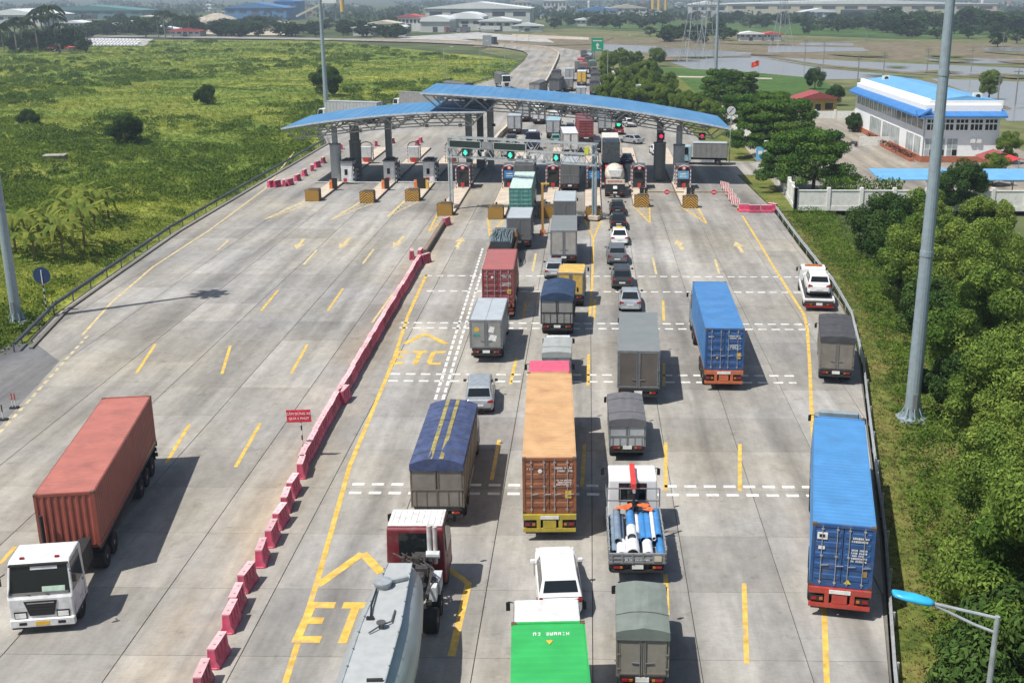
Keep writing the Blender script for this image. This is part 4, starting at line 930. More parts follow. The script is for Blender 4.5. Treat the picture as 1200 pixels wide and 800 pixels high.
def box_truck(label, loc, rz, m, L=6.0, Wd=2.3, H=2.1, z0=1.05, roof=None, doors=None, cabm=None, cabh=2.5, cabL=1.7, style='doors', arch=0.0, name='box_truck', roof_over=None, stripes=None, logo=None, frame=None, gap=.25, cabw=None, cat='box truck', ribs=0, print_=None, rack=False):
    t = thing(name, label, cat, (*loc, 0), rz, 'trucks queueing at the toll plaza'); h = Wd / 2; zt = z0 + H; fm = frame or steelgrey
    mb = MB(); mb.box(-h, h, .05, L, z0, zt); b = mb.build('body', m, t, bevel=.02)
    e = MB()
    for s in (-1, 1):
        x = s * h
        e.box(x - .035, x + .035, .02, .09, z0 - .02, zt + .02); e.box(x - .03, x + .03, .09, L, zt - .05, zt + .03); e.box(x - .03, x + .03, .09, L, z0 - .02, z0 + .08)
        for y in np.linspace(.8, L - .4, int(L / .75)): e.box(x - .022, x + .022, y - .03, y + .03, z0 + .08, zt - .05)
    e.box(-h + .036, h - .036, .02, .09, zt - .03, zt + .03); e.box(-h + .036, h - .036, .02, .09, z0 - .03, z0 + .06); e.build('body_frame', fm, b)
    rm = roof or m
    if arch:
        n = 8; vs = []; ns = max(2, int(L / .9)); mb = MB(); rr = random.Random(len(label) * 7)
        for j in range(ns + 1):
            y = -.06 + (L + .12) * j / ns; sag = 0 if j % 2 == 0 else -.03
            for k in range(n + 1):
                u = -1 + 2 * k / n; vs.append((u * (h + .04), y, zt + arch * (1 - u * u) + .03 + (sag + rr.uniform(-.03, .03)) * (1 - abs(u))))
        for j in range(ns + 1):
            for u in (-1, 1): vs.append((u * (h + .05), -.06 + (L + .12) * j / ns, zt - (.28 if style != 'open' else .5) + rr.uniform(-.03, .03)))
        mb.v = vs; q = n + 1; B_ = q * (ns + 1)
        for j in range(ns):
            for k in range(n): mb.f.append([j * q + k, j * q + k + 1, (j + 1) * q + k + 1, (j + 1) * q + k]); mb.m.append(0)
            mb.f.append([B_ + 2 * j, j * q, (j + 1) * q, B_ + 2 * j + 2]); mb.m.append(0); mb.f.append([j * q + n, B_ + 2 * j + 1, B_ + 2 * j + 3, (j + 1) * q + n]); mb.m.append(0)
        for j in (0, ns): mb.f.append([j * q + k for k in range(n + 1)] + [B_ + 2 * j + 1, B_ + 2 * j]); mb.m.append(0)
        tp = mb.build('tarpaulin', rm, t, fix=True)
        for j in range(1, ns, 2):
            y = -.06 + (L + .12) * j / ns; MB().tube([(u * (h + .045), y, zt + arch * (1 - u * u) + .05) for u in (-1, -.5, 0, .5, 1)], .012, 4).build('rope', P_rope, tp)
        if stripes:
            for u0, u1 in stripes[1]:
                mb = MB()
                for j in range(ns):
                    P = []
                    for jj, u in ((j, u0), (j, u1), (j + 1, u1), (j + 1, u0)):
                        P.append((u * (h + .04), -.06 + (L + .12) * jj / ns, zt + arch * (1 - u * u) + .043 + (0 if jj % 2 == 0 else -.03) * (1 - abs(u))))
                    mb.add(P, [(0, 1, 2, 3)])
                mb.build('stripe', stripes[0], tp)
        MB().prism([(-h, zt), (h, zt)] + [(h * (1 - k / 4), zt + arch * (1 - (1 - k / 4) ** 2)) for k in range(1, 8)], 'y', .02, .06).build('rear_bow', fm, tp)
    else:
        MB().box(-h + .031, h - .031, .09, L - .02, zt + .001, zt + .025).build('roof_panel', rm, b)
        for j in range(ribs): MB().box(-.015 + (-h + Wd * (j + 1) / (ribs + 1)), .015 + (-h + Wd * (j + 1) / (ribs + 1)), .09, L - .02, zt + .025, zt + .035).build('roof_seam', fm, b)
    dm = doors or m
    if style == 'doors':
        for s in (-1, 1):
            xa, xb = (-h + .06, -.012) if s < 0 else (.012, h - .06)
            d = MB().box(xa, xb, -.005, .05, z0 + .07, zt - .05).build('door', dm, b)
            f_ = MB(); f_.box(xa, xb, -.018, -.005, z0 + .07, z0 + .13); f_.box(xa, xb, -.018, -.005, zt - .11, zt - .05); f_.box(xa, xa + .05, -.018, -.005, z0 + .13, zt - .11); f_.box(xb - .05, xb, -.018, -.005, z0 + .13, zt - .11); f_.build('door_frame', fm, b)
            x = -.09 * s if False else s * .1; r_ = MB(); r_.cyl((x, -.035, z0 + .02), (x, -.035, zt - .04), .016, n=6); r_.bar((x, -.04, z0 + .55), (x + s * .3, -.04, z0 + .58), .025); r_.build('lock_rod', steelgrey, b)
            for z in (z0 + .3, z0 + H * .5, zt - .3): MB().box(s * (h - .06) - .06, s * (h - .06) + .06, -.03, -.005, z - .03, z + .03).build('hinge', fm, b)
    elif style == 'bars':
        zm = z0 + H * .42
        MB().box(-h + .06, h - .06, -.005, .05, z0 + .05, zm - .02).build('tailgate', dm, b); MB().box(-h + .06, -.03, .0, .05, zm, zt - .06).build('door', dm, b); MB().box(.03, h - .06, .0, .05, zm, zt - .06).build('door', dm, b)
        r_ = MB()
        for x in (-h * .82, -h * .42, -.03, .03, h * .42, h * .82): r_.box(x - .02, x + .02, -.03, -.006, z0 + .05, zm)
        for x in (-.07, .07): r_.box(x - .02, x + .02, -.03, -.006, zm, zt - .05)
        r_.box(-h, h, -.034, -.006, zm - .05, zm + .02); r_.build('tailgate_frame', fm, b)
    if logo == 'sun':
        MB().cyl((-.62, -.012, z0 + H * .68), (-.62, -.006, z0 + H * .68), .17, n=14).build('emblem', yellowpaint, b); MB().box(-.85, -.4, -.012, -.006, z0 + H * .42, z0 + H * .52).build('lettering', mat('teal_print', (0.05, 0.25, 0.2), .6), b)
        for s, w_ in ((.3, .5), (.6, .35)): MB().prism([(.15, z0 + s * H), (.15 + w_, z0 + (s - .05) * H), (.15 + w_ + .1, z0 + (s + .16) * H), (.3, z0 + (s + .2) * H)], 'y', -.012, -.006).build('poster', print_white, b)
    if print_: print_blocks(b, -h * .7, h * .7, -.012, z0 + .12 * H, z0 + .3 * H, 2, print_, mat('dull_print', (0.35, 0.34, 0.32), .7), .5)
    f = MB()
    for s in (-.4, .4): f.box(s - .06, s + .06, .1, L + gap + .8, .72, .95)
    f.box(-h + .05, h - .05, 0.0, .1, .55, .72); f.box(-h + .1, h - .1, .02, .14, z0 - .2, z0 - .04)
    for y in np.linspace(.6, L - .4, 5): f.box(-h + .05, h - .05, y - .05, y + .05, z0 - .12, z0 - .02)
    f.build('chassis', dark, t)
    rear_lights(t, Wd - .1, 0, .78)
    for s in (-1, 1): MB().box(s * (h - .32) - .24, s * (h - .32) + .24, .12 + .9, .16 + .9, .25, .8).build('mud_flap', black, t); MB().box(s * (h - .06) - .03, s * (h - .06) + .03, L * .4, L * .75, .5, .75).build('side_guard', galv, t)
    r = .42 if L < 5 else .48
    wheels(t, [L * .27] if L < 6.6 else [L * .2, L * .2 + 1.15], h - .03, r, .24, (0, 1)); wheels(t, [L + gap + cabL * .5], h - .06, r, .24)
    cab(t, L + gap, cabL, cabw or min(Wd - .08, 2.3), cabh, cabm or white, .45, backwin=False, rack=rack)
    return t

# ---- cars: lofted hull, cabin with glazed panels
def car(label, loc, rz, m, kind='sedan', name=None, group='cars queueing at the toll plaza', z=0.0, roofm=None, rails=False, lowd=False, sign=False):
    K = dict(sedan=dict(L=4.55, w=.89, H=1.46, sh=.93, rb=.55, rt=1.30, ft=2.75, fb=3.55, tail=.98), suv=dict(L=4.75, w=.92, H=1.70, sh=1.07, rb=.06, rt=.42, ft=2.62, fb=3.30, tail=1.06),
             mpv=dict(L=4.5, w=.88, H=1.68, sh=1.0, rb=.08, rt=.42, ft=3.0, fb=3.75, tail=1.02), hatch=dict(L=3.9, w=.84, H=1.50, sh=.95, rb=.12, rt=.55, ft=2.45, fb=3.15, tail=.98))[kind]
    nm = name or {'sedan': 'sedan_car', 'suv': 'suv_car', 'mpv': 'minivan', 'hatch': 'hatchback_car'}[kind]
    t = thing(nm, label, 'car', (*loc, z), rz, group); L, w, H, sh = K['L'], K['w'], K['H'], K['sh']
    st = [(0, .80, .42, K['tail'] - .22), (.05, .90, .30, K['tail'] - .06), (.28, .97, .24, K['tail']), (L * .25, 1.0, .2, sh), (L * .5, 1.0, .2, sh), (L * .72, 1.0, .2, sh - .02), (L * .88, .96, .22, sh - (.05 if kind == 'suv' else .11)), (L * .97, .85, .26, sh - (.13 if kind == 'suv' else .22)), (L, .70, .34, sh - .36)]
    mb = MB(); q = 9
    for y, a, zb, zs in st:
        hw_ = w * a
        for x, z_ in ((-hw_ * .9, zb), (-hw_, zb + .12), (-hw_ * 1.0, zb + (zs - zb) * .55), (-hw_ * .97, zs - .08), (-hw_ * .84, zs), (hw_ * .84, zs), (hw_ * .97, zs - .08), (hw_, zb + (zs - zb) * .55), (hw_, zb + .12), (hw_ * .9, zb)): mb.v.append((x, y, z_))
    q = 10; n = len(st)
    for j in range(n - 1):
        for k in range(q): mb.f.append([j * q + k, (j + 1) * q + k, (j + 1) * q + (k + 1) % q, j * q + (k + 1) % q]); mb.m.append(0)
    mb.f.append(list(range(q))); mb.f.append([(n - 1) * q + k for k in range(q - 1, -1, -1)]); mb.m += [0, 0]
    # cabin
    wb, wt = w * (.90 if kind == 'sedan' else .93), w * (.70 if kind == 'sedan' else .77); zb_, zt_ = sh - .03, H - .05
    A = [(-wb, K['rb'], zb_), (wb, K['rb'], zb_), (wb, K['fb'], zb_), (-wb, K['fb'], zb_), (-wt, K['rt'], zt_), (wt, K['rt'], zt_), (wt, K['ft'], zt_), (-wt, K['ft'], zt_), (-wt * .9, K['rt'] + .25, H), (wt * .9, K['rt'] + .25, H), (wt * .9, K['ft'] - .3, H), (-wt * .9, K['ft'] - .3, H)]
    mb.add(A, [(0, 1, 5, 4), (1, 2, 6, 5), (2, 3, 7, 6), (3, 0, 4, 7), (4, 5, 9, 8), (5, 6, 10, 9), (6, 7, 11, 10), (7, 4, 8, 11), (8, 9, 10, 11)])
    b = mb.build('body', m, t, smooth=False, bevel=.03)
    V = [Vector(a) for a in A]
    def pane(nm_, c0, c1, c2, c3, ins):
        """window set into a cabin face, pulled in from its corners"""
        def L2(u, v): return (c0 * (1 - u) + c1 * u) * (1 - v) + (c3 * (1 - u) + c2 * u) * v
        P = [L2(ins[0], ins[2]), L2(ins[1], ins[2]), L2(ins[1], ins[3]), L2(ins[0], ins[3])]
        MB().plate(P, .012).build(nm_, glass, b)
    pane('rear_window', V[0], V[1], V[5], V[4], (.07, .93, .26 if kind in ('suv', 'mpv') else .12, .92)); pane('windscreen', V[2], V[3], V[7], V[6], (.05, .95, .06, .94))
    for c0, c1, c2, c3 in ((V[1], V[2], V[6], V[5]), (V[3], V[0], V[4], V[7])):
        if c0 is V[1]: a1, a2 = (.08, .46), (.50, .92)
        else: a1, a2 = (.08, .50), (.54, .92)
        for a in (a1, a2): pane('side_window', c0, c1, c2, c3, (a[0], a[1], .14, .90))
    if lowd: return t
    if roofm: MB().box(-wt * .8, wt * .8, K['rt'] + .35, K['ft'] - .4, H, H + .012).build('roof_panel', roofm, b)
    if rails:
        for s in (-1, 1): MB().bar((s * wt * .9, K['rt'] + .2, H + .03), (s * wt * .9, K['ft'] - .3, H + .03), .04).build('roof_rail', dark, t)
    if sign: MB().box(-.3, .3, (K['rt'] + K['ft']) / 2 - .1, (K['rt'] + K['ft']) / 2 + .1, H, H + .16).build('roof_sign', yellowpaint, t)
    tz = K['tail'] - .2
    for s in (-1, 1):
        MB().prism([(s * w * .97, tz - .04), (s * w * .55, tz - .02), (s * w * .6, tz + .1), (s * w * .92, tz + .14)][::s], 'y', -.005, .14).build('tail_light', redlamp, t)
        MB().box(s * w * .68 - .2, s * w * .68 + .2, L - .22, L - .06, sh - .36, sh - .22).build('headlight', lamp, t)
        mi = MB(); mi.box(s * (w + .09) - .1, s * (w + .09) + .1, K['fb'] - .42, K['fb'] - .28, sh, sh + .15); mi.build('mirror', black if kind != 'suv' else m, t, bevel=.02)
        MB().box(s * w - .012 if s < 0 else s * w - .003, s * w + .003 if s < 0 else s * w + .012, K['rb'] + 1.05, K['rb'] + 1.2, sh - .2, sh - .17).build('door_handle', chrome, t)
    MB().box(-.26, .26, -.025, -.004, .58, .70).build('number_plate', wplate, t); MB().box(-w * .8, w * .8, -.03, .1, .32, .48).build('rear_bumper', dark if kind != 'sedan' else m, t, bevel=.02)
    wheels(t, [L * .17, L * .82], w + .01, .32, .2)
    return t

# ------------------------------------------------------------------ special vehicles
def tanker(label, loc, rz):
    t = thing('tanker_truck', label, 'tanker truck', (*loc, 0), rz, 'trucks queueing at the toll plaza')
    tm = mat('tank_grey', (0.34, 0.385, 0.40), 0.34, 0.2, var=0.1, scale=0.9, dirt=0.35, dirtcol=(0.36, 0.36, 0.34))
    n = 20; vs = []; mb = MB()                                           # bulk powder tank: deep belly in the middle, flat walkway on top
    st = [(.0, .55, 2.6, 3.35), (.25, .95, 1.9, 3.5), (1.0, 1.2, 1.25, 3.55), (2.6, 1.24, .95, 3.55), (4.6, 1.24, 1.05, 3.55), (6.2, 1.16, 1.35, 3.55), (7.6, 1.02, 1.6, 3.53), (8.8, .84, 1.9, 3.48), (9.35, .5, 2.3, 3.35)]
    for y, w_, zb, zt_ in st:
        zc, hh = (zb + zt_) / 2, (zt_ - zb) / 2
        for k in range(n):
            q = 2 * math.pi * k / n; c_, s_ = math.cos(q), math.sin(q); f = lambda v, e: math.copysign(abs(v) ** e, v)
            vs.append((w_ * f(c_, .95), y, min(zc + hh * f(s_, .95) * 1.0, zt_ - .03)))
    for j in range(len(st) - 1):
        for k in range(n): mb.f.append([j * n + k, j * n + (k + 1) % n, (j + 1) * n + (k + 1) % n, (j + 1) * n + k]); mb.m.append(0)
    mb.v = vs; mb.f += [list(range(n)), [(len(st) - 1) * n + k for k in range(n)]]; mb.m += [0, 0]
    tk = mb.build('tank', tm, t, smooth=True)
    tk.modifiers.new('edge', 'EDGE_SPLIT').split_angle = R(38)
    MB().prism([(-.66, .3), (.66, .3), (.66, 4.6), (.44, 8.9), (-.44, 8.9), (-.66, 4.6)], 'z', 3.38, 3.575).build('walkway', mat('walkway_grey', (0.37, 0.385, 0.385), 0.5, var=.08, dirt=0.25, dirtcol=(.34, .34, .33)), tk)
    for s in (-1, 1):
        e = MB(); e.bar((s * .67, .3, 3.57), (s * .67, 4.6, 3.57), .04, .06).bar((s * .67, 4.6, 3.57), (s * .45, 8.9, 3.57), .04, .06)
        for y in range(1, 9): xx = .67 - max(0, y - 4.6) * .051; e.cyl((s * xx, y, 3.6), (s * xx, y, 3.66), .035, n=6)
        e.build('walkway_edge', galv, tk)
    for y in (7.1,):
        MB().lathe([(.3, 3.57), (.3, 3.72), (.34, 3.74), (.34, 3.82), (.12, 3.86)], o=(-.35, y, 0), n=18).build('hatch', galv, tk); MB().bar((-.1, y + .2, 3.68), (.5, y + .5, 3.68), .12).build('hatch_arm', galv, tk)
    pp = MB(); pp.tube([(-.52, 6.8, 3.66), (-.5, 5.6, 3.7), (-.42, 5.0, 3.64)], .035); pp.box(-.55, -.3, 4.8, 4.95, 3.58, 3.66); pp.build('hose', black, tk)
    v = MB(); v.cyl((.05, 4.3, 3.57), (.05, 4.3, 3.78), .09, n=10).cyl((.05, 4.3, 3.78), (.05, 4.3, 3.82), .16, n=12)
    v.tube([(.05, 4.3, 3.7), (.35, 4.6, 3.66), (.35, 5.4, 3.62)], .03, 6).tube([(.05, 4.3, 3.7), (-.3, 3.9, 3.64)], .03, 6)
    v.build('valve', mat('valve_grey', (0.11, 0.11, 0.11), .5, .3), tk)
    MB().bar((.1, 1.2, 3.62), (.6, 1.22, 3.62), .09).build('hinge_bar', dark, tk)
    f = MB()
    for s in (-.45, .45): f.box(s - .08, s + .08, .6, 14.2, .75, 1.02)
    f.box(-1.15, 1.15, .3, .45, .55, 1.1); f.build('chassis', dark, t)
    wheels(t, [1.3, 2.65, 4.0], 1.22, .5, .28, (0, 1, 2)); wheels(t, [10.0, 11.3], 1.22, .5, .28, (0, 1)); wheels(t, [13.9], 1.2, .5, .3)
    e = MB(); rr = random.Random(3)
    for k in range(30):
        x, y, z = rr.uniform(-1.0, 1.1), rr.uniform(10.0, 12.7), rr.uniform(1.0, 2.3); e.cb((x, y, z), (rr.uniform(.1, .5), rr.uniform(.1, .5), rr.uniform(.1, .4)))
    for k in range(8): e.tube([(rr.uniform(-1, 1), 9.6, 1.6), (rr.uniform(-1, 1), 11, 2.2), (rr.uniform(-1, 1), 12.7, 2.0)], .035)
    e.build('pump_gear', mat('oily_gear', (0.07, 0.065, 0.06), 0.5, 0.3, var=.5, scale=6), t)
    g_ = MB(); g_.box(.85, 1.2, 11.0, 11.9, 1.05, 1.65); g_.cyl((.5, 12.4, 2.1), (1.05, 12.4, 2.1), .16, n=10); g_.box(.8, 1.15, 10.2, 10.6, 1.2, 1.8); g_.build('tool_box', mat('pale_box', (0.5, 0.52, 0.53), 0.5, dirt=.4), t)
    maroon = paint('maroon_paint', (0.15, 0.012, 0.022), var=0.1)
    c = cab(t, 12.85, 2.15, 2.48, 3.05, maroon, .55, roof=None)
    MB().box(-1.13, 1.13, 13.0, 14.5, 3.055, 3.13).build('roof_panel', mat('weathered_white_roof', (0.66, 0.64, 0.61), 0.6, var=.3, scale=3, dirt=.3, dirtcol=(0.3, 0.25, 0.22)), c, bevel=.02)
    for s in range(9): MB().box(-1.0 + s * .25 - .02, -1.0 + s * .25 + .02, 13.05, 14.4, 3.13, 3.15).build('roof_rib', white, c)
    sp = MB(); sp.cyl((.62, 12.6, 1.6), (.62, 12.6, 3.3), .1, n=10); sp.cyl((.85, 12.6, 1.6), (.85, 12.6, 3.25), .09, n=10); sp.build('air_intake', mat('pale_pipe', (0.5, .48, .46), .5, dirt=.5), t)
    return t

def crane_truck(label, loc, rz):
    t = thing('crane_truck', label, 'crane truck', (*loc, 0), rz, 'trucks queueing at the toll plaza')
    gm_ = paint('bed_grey', (0.24, 0.25, 0.26)); h = 1.2
    b = MB().box(-h, h, 0, 4.3, .98, 1.1).build('bed_floor', gm_, t)
    for s in (-1, 1):
        m_ = MB(); m_.box(s * h - .03, s * h + .03, .06, 4.3, 1.1, 1.62)
        for y in np.linspace(.3, 4.1, 6): m_.box(s * h - .05, s * h + .05, y - .04, y + .04, 1.1, 1.66)
        m_.build('side_board', gm_, t)
    m_ = MB(); m_.box(-h, h, -.03, .04, 1.08, 1.5)
    for x in np.linspace(-1.1, 1.1, 6): m_.box(x - .04, x + .04, -.07, -.03, 1.05, 1.52)
    for z in (1.1, 1.28, 1.46): m_.box(-h, h, -.055, -.03, z - .03, z + .03)
    m_.build('tailgate', gm_, t); print_blocks(t, -.65, .55, -.058, 1.13, 1.25, 1, 77, fill=.8); MB().box(.7, 1.0, -.08, -.06, 1.15, 1.4).build('sticker', mat('pale_sticker', (0.55, 0.5, 0.38), .6), t)
    f = MB()
    for s in (-.42, .42): f.box(s - .06, s + .06, .1, 6.5, .7, .95)
    f.box(-h + .1, h - .1, 0, .1, .6, .72); f.build('chassis', dark, t); rear_lights(t, 2.3, 0, .8); wheels(t, [1.4], 1.18, .45, .26, (0,)); wheels(t, [5.9], 1.12, .45, .26)
    fr = MB()
    for x in (-h, h): fr.bar((x, 4.35, 1.0), (x, 4.35, 2.5), .06)
    for z in (1.9, 2.5): fr.bar((-h, 4.35, z), (h, 4.35, z), .05)
    for x in (-.6, 0, .6): fr.bar((x, 4.35, 1.0), (x, 4.35, 2.5), .04)
    fr.build('headboard', steelgrey, t)
    MB().box(-.25, .25, 4.4, 4.85, .95, 2.2).cyl((0, 4.62, 2.2), (0, 4.62, 2.55), .2, n=12).build('crane_column', dark, t)
    MB().bar((0, 6.1, 2.86), (0, 4.0, 2.75), .24, .3).build('crane_boom', mat('boom_red', (0.62, 0.05, 0.04), 0.4), t, bevel=.02); MB().bar((0, 4.6, 2.4), (0, 3.7, 2.62), .12).build('crane_ram', chrome, t)
    MB().cyl((0, 3.85, 2.6), (0, 3.85, 2.1), .05, n=6).box(-.08, .08, 3.75, 3.95, 1.85, 2.1).build('crane_hook', black, t)
    cab(t, 4.95, 2.1, 2.35, 2.72, carwhite, .45)
    return t
def pipe(label, a, b, r, m, endm=None, group='pipes loaded on the crane truck'):
    t = thing('pipe', label, 'pipe', a, 0, group); d = Vector(b) - Vector(a); n = 16
    # hollow tube
    u = d.normalized().orthogonal().normalized(); w_ = d.normalized().cross(u); vs = []
    for p, rr in ((Vector((0, 0, 0)), r), (d, r), (d, r * .86), (Vector((0, 0, 0)), r * .86)):
        for k in range(n): q = 2 * math.pi * k / n; vs.append(p + (u * math.cos(q) + w_ * math.sin(q)) * rr)
    mb = MB(); mb.add(vs, [(j * n + k, j * n + (k + 1) % n, ((j + 1) % 4) * n + (k + 1) % n, ((j + 1) % 4) * n + k) for j in range(4) for k in range(n)]); mb.build('tube', m, t, smooth=False)
    if endm: MB().cyl(d.normalized() * .03, d.normalized() * .16, r * 1.02, n=16, caps=False).build('end_band', endm, t)
    return t

def flatbed(label, loc, rz, body, cabm, L=6.0, Wd=2.4, side=.55, name='flatbed_truck', cabh=2.7, z0=1.05):
    t = thing(name, label, 'flatbed truck', (*loc, 0), rz, 'trucks queueing at the toll plaza'); h = Wd / 2
    MB().box(-h, h, 0, L, z0 - .1, z0).build('bed_floor', body, t)
    for s in (-1, 1):
        m_ = MB(); m_.box(s * h - .03, s * h + .03, .05, L, z0, z0 + side)
        for y in np.linspace(.2, L - .2, 7): m_.box(s * h - .05, s * h + .05, y - .04, y + .04, z0, z0 + side + .05)
        m_.build('side_board', body, t)
    m_ = MB(); m_.box(-h, h, -.03, .04, z0, z0 + side)
    for x in np.linspace(-h + .1, h - .1, 5): m_.box(x - .04, x + .04, -.06, -.03, z0, z0 + side)
    m_.build('tailgate', body, t); MB().box(-h, h, L - .05, L, z0, z0 + side + .5).build('headboard', body, t)
    f = MB()
    for s in (-.42, .42): f.box(s - .06, s + .06, .1, L + 1.5, .7, z0 - .1)
    f.build('chassis', dark, t); rear_lights(t, Wd - .1, 0, .75); wheels(t, [L * .22, L * .22 + 1.2], h - .03, .46, .26, (0, 1)); wheels(t, [L + 1.0], h - .06, .46, .26)
    cab(t, L + .2, 1.9, Wd - .1, cabh, cabm, .45)
    return t

def mixer(label, loc, rz, drum_m, cabm, lettering_m=None):
    t = thing('mixer_truck', label, 'mixer truck', (*loc, 0), rz, 'trucks queueing at the toll plaza')
    MB().lathe([(.45, -.2), (.75, .3), (1.22, 2.0), (1.22, 3.2), (.8, 4.9), (.5, 5.2)], 'y', o=(0, 1.0, 2.55), n=20).build('drum', drum_m, t, smooth=True)
    MB().prism([(-.6, 2.6), (.6, 2.6), (.85, 3.4), (-.85, 3.4)], 'y', .35, .9).build('hopper', white, t)
    MB().bar((0, .6, 2.4), (0, -.1, 1.2), .5, .08).build('chute', white, t)
    if lettering_m: MB().box(-1.15, 1.15, .0, .3, 1.76, 2.3).build('rear_panel', drum_m, t); print_blocks(t, -1.0, 1.0, -.004, 1.85, 2.2, 1, 41, lettering_m, .95)
    MB().box(-1.2, 1.2, .05, .5, .9, 1.75).build('rear_frame', dark, t); f = MB()
    for s in (-.45, .45): f.box(s - .08, s + .08, .3, 8.4, .8, 1.1)
    f.box(-1.2, 1.2, 0, .2, .45, .9); f.build('chassis', dark, t); rear_lights(t, 2.4, 0, .65); wheels(t, [1.6, 2.9], 1.22, .5, .28, (0, 1)); wheels(t, [7.6], 1.2, .5, .3); cab(t, 6.7, 2.0, 2.4, 2.95, cabm, .5)
    return t

def tow_truck(label, loc, rz):
    t = thing('tow_truck', label, 'tow truck', (*loc, 0), rz, 'trucks queueing at the toll plaza'); h = 1.15
    b = MB(); b.prism([(0, .72), (5.6, 1.05), (5.6, 1.15), (0, .84)], 'x', -h, h); b.build('flat_bed', mat('bed_black', (0.05, 0.05, 0.055), .6, dirt=.4), t)
    for s in (-1, 1): MB().prism([(0, .6), (5.6, .95), (5.6, 1.25), (0, .92)], 'x', s * h - .06 if s > 0 else -h - .06, s * h + .06 if s > 0 else -h + .06).build('bed_rail', white, t)
    MB().box(-h - .05, h + .05, -.12, .05, .42, .72).build('rear_frame', dark, t); MB().box(-h, h, -.16, -.12, .34, .48).build('reflector_bar', redlamp, t); MB().box(-h, h, 0, .35, .8, .96).build('ramp', white, t, bevel=.02)
    rear_lights(t, 2.2, -.12, .55); f = MB()
    for s in (-.4, .4): f.box(s - .06, s + .06, .1, 7.3, .55, .75)
    f.build('chassis', dark, t); wheels(t, [1.7], h, .4, .24, (0,)); wheels(t, [6.7], h - .02, .4, .24)
    MB().box(-h, h, 5.6, 5.7, 1.1, 2.0).build('headboard', white, t)
    c = cab(t, 5.85, 1.75, 2.1, 2.2, carwhite, .45); MB().box(-.7, .7, 6.2, 6.45, 2.2, 2.34).build('light_bar', orangelamp, t); MB().box(-.5, .5, 5.75, 5.85, 1.1, 1.7).build('winch', dark, t)
    return t

# ------------------------------------------------------------------ the traffic
P_red = paint('container_red', (0.27, 0.070, 0.050), var=0.15, scale=1.2, dirt=0.5, dirtcol=(0.12, 0.05, 0.04)); P_redtop = paint('container_red_top', (0.42, 0.145, 0.11), var=0.12, scale=1.0, dirt=0.6, dirtcol=(0.22, 0.09, 0.07))  # shade of the sides is worked into the darker red; top red kept lighter
P_orange = paint('container_orange', (0.54, 0.325, 0.155), var=0.14, scale=1.0, dirt=0.6, dirtcol=(0.36, 0.17, 0.075))
P_brown = paint('container_brown', (0.27, 0.10, 0.045), var=0.15, dirt=0.3, dirtcol=(0.12, 0.05, 0.03))
P_blue = paint('container_blue', (0.06, 0.19, 0.42), var=0.12, scale=1.0, dirt=0.4, dirtcol=(0.12, 0.26, 0.45))
P_blue2 = paint('container_bright_blue', (0.07, 0.235, 0.49), var=0.1, scale=1.0, dirt=0.35, dirtcol=(0.06, 0.15, 0.31))
P_navy = paint('container_navy', (0.022, 0.085, 0.24), var=0.15)
P_green = paint('container_green', (0.035, 0.37, 0.09), var=0.1, scale=1.2, dirt=0.3, dirtcol=(0.03, 0.24, 0.065))
P_teal = paint('container_teal', (0.09, 0.26, 0.23), var=0.12)
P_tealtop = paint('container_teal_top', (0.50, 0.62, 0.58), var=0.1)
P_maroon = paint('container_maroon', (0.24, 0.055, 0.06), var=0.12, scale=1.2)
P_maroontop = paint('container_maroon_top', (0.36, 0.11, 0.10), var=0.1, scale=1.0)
P_grey = paint('box_grey', (0.26, 0.26, 0.25), var=0.12, scale=1.5, dirt=.5)
P_ltgrey = paint('box_light_grey', (0.40, 0.42, 0.43), var=0.08, scale=1.5)
P_dkgrey = paint('box_dark_grey', (0.12, 0.125, 0.13), var=0.12, scale=1.5)
P_brgrey = paint('box_brown_grey', (0.20, 0.185, 0.16), var=0.15, scale=1.5, dirt=0.5, dirtcol=(0.12, 0.10, 0.08))
P_roofgrey = paint('roof_grey', (0.19, 0.205, 0.205), var=0.08, scale=1.0, dirt=.2)
P_rooflight = paint('roof_pale', (0.40, 0.44, 0.47), var=0.08, scale=1.0, dirt=.25)
P_pink = paint('cab_pink', (0.62, 0.09, 0.16)); P_ycab = paint('cab_yellow', (0.62, 0.40, 0.09)); P_oc = paint('chassis_orange', (0.50, 0.13, 0.05)); P_rc = paint('chassis_red', (0.42, 0.05, 0.035)); P_yc = paint('chassis_yellow', (0.42, 0.33, 0.04)); P_blcab = paint('cab_blue', (0.05, 0.12, 0.25)); P_gcab = paint('cab_slate', (0.20, 0.26, 0.30)); P_ltcab = paint('cab_pale_blue', (0.30, 0.46, 0.52)); P_redcab = paint('cab_red', (0.55, 0.04, 0.05)); P_greencab = paint('cab_green', (0.10, 0.26, 0.24))
T_blue = mat('tarp_blue', (0.042, 0.062, 0.145), 0.75, var=0.3, scale=2.5, dirt=0.35, dirtcol=(0.14, 0.15, 0.2), bump=.4)
T_navy = mat('tarp_navy', (0.02, 0.045, 0.10), 0.75, var=0.3, scale=2.5, bump=.4)
T_olive = mat('tarp_olive', (0.16, 0.19, 0.17), 0.8, var=0.12, scale=2, dirt=.2, bump=.3)
T_dark = mat('tarp_dark', (0.055, 0.056, 0.062), 0.8, var=0.2, scale=2.5, bump=.3)
T_slate = mat('tarp_slate', (0.12, 0.12, 0.13), 0.8, var=0.12, scale=2.5, bump=.2)
T_grey = mat('tarp_grey', (0.30, 0.32, 0.31), 0.8, var=0.1, scale=2.5, bump=.2)
T_green = mat('tarp_green', (0.12, 0.18, 0.16), 0.8, var=0.2, scale=1.5, bump=.3)
T_yellow = mat('tarp_yellow_stripe', (0.30, 0.25, 0.075), 0.75, var=0.35, scale=3, dirt=.8, dirtcol=(0.09, 0.10, 0.13))
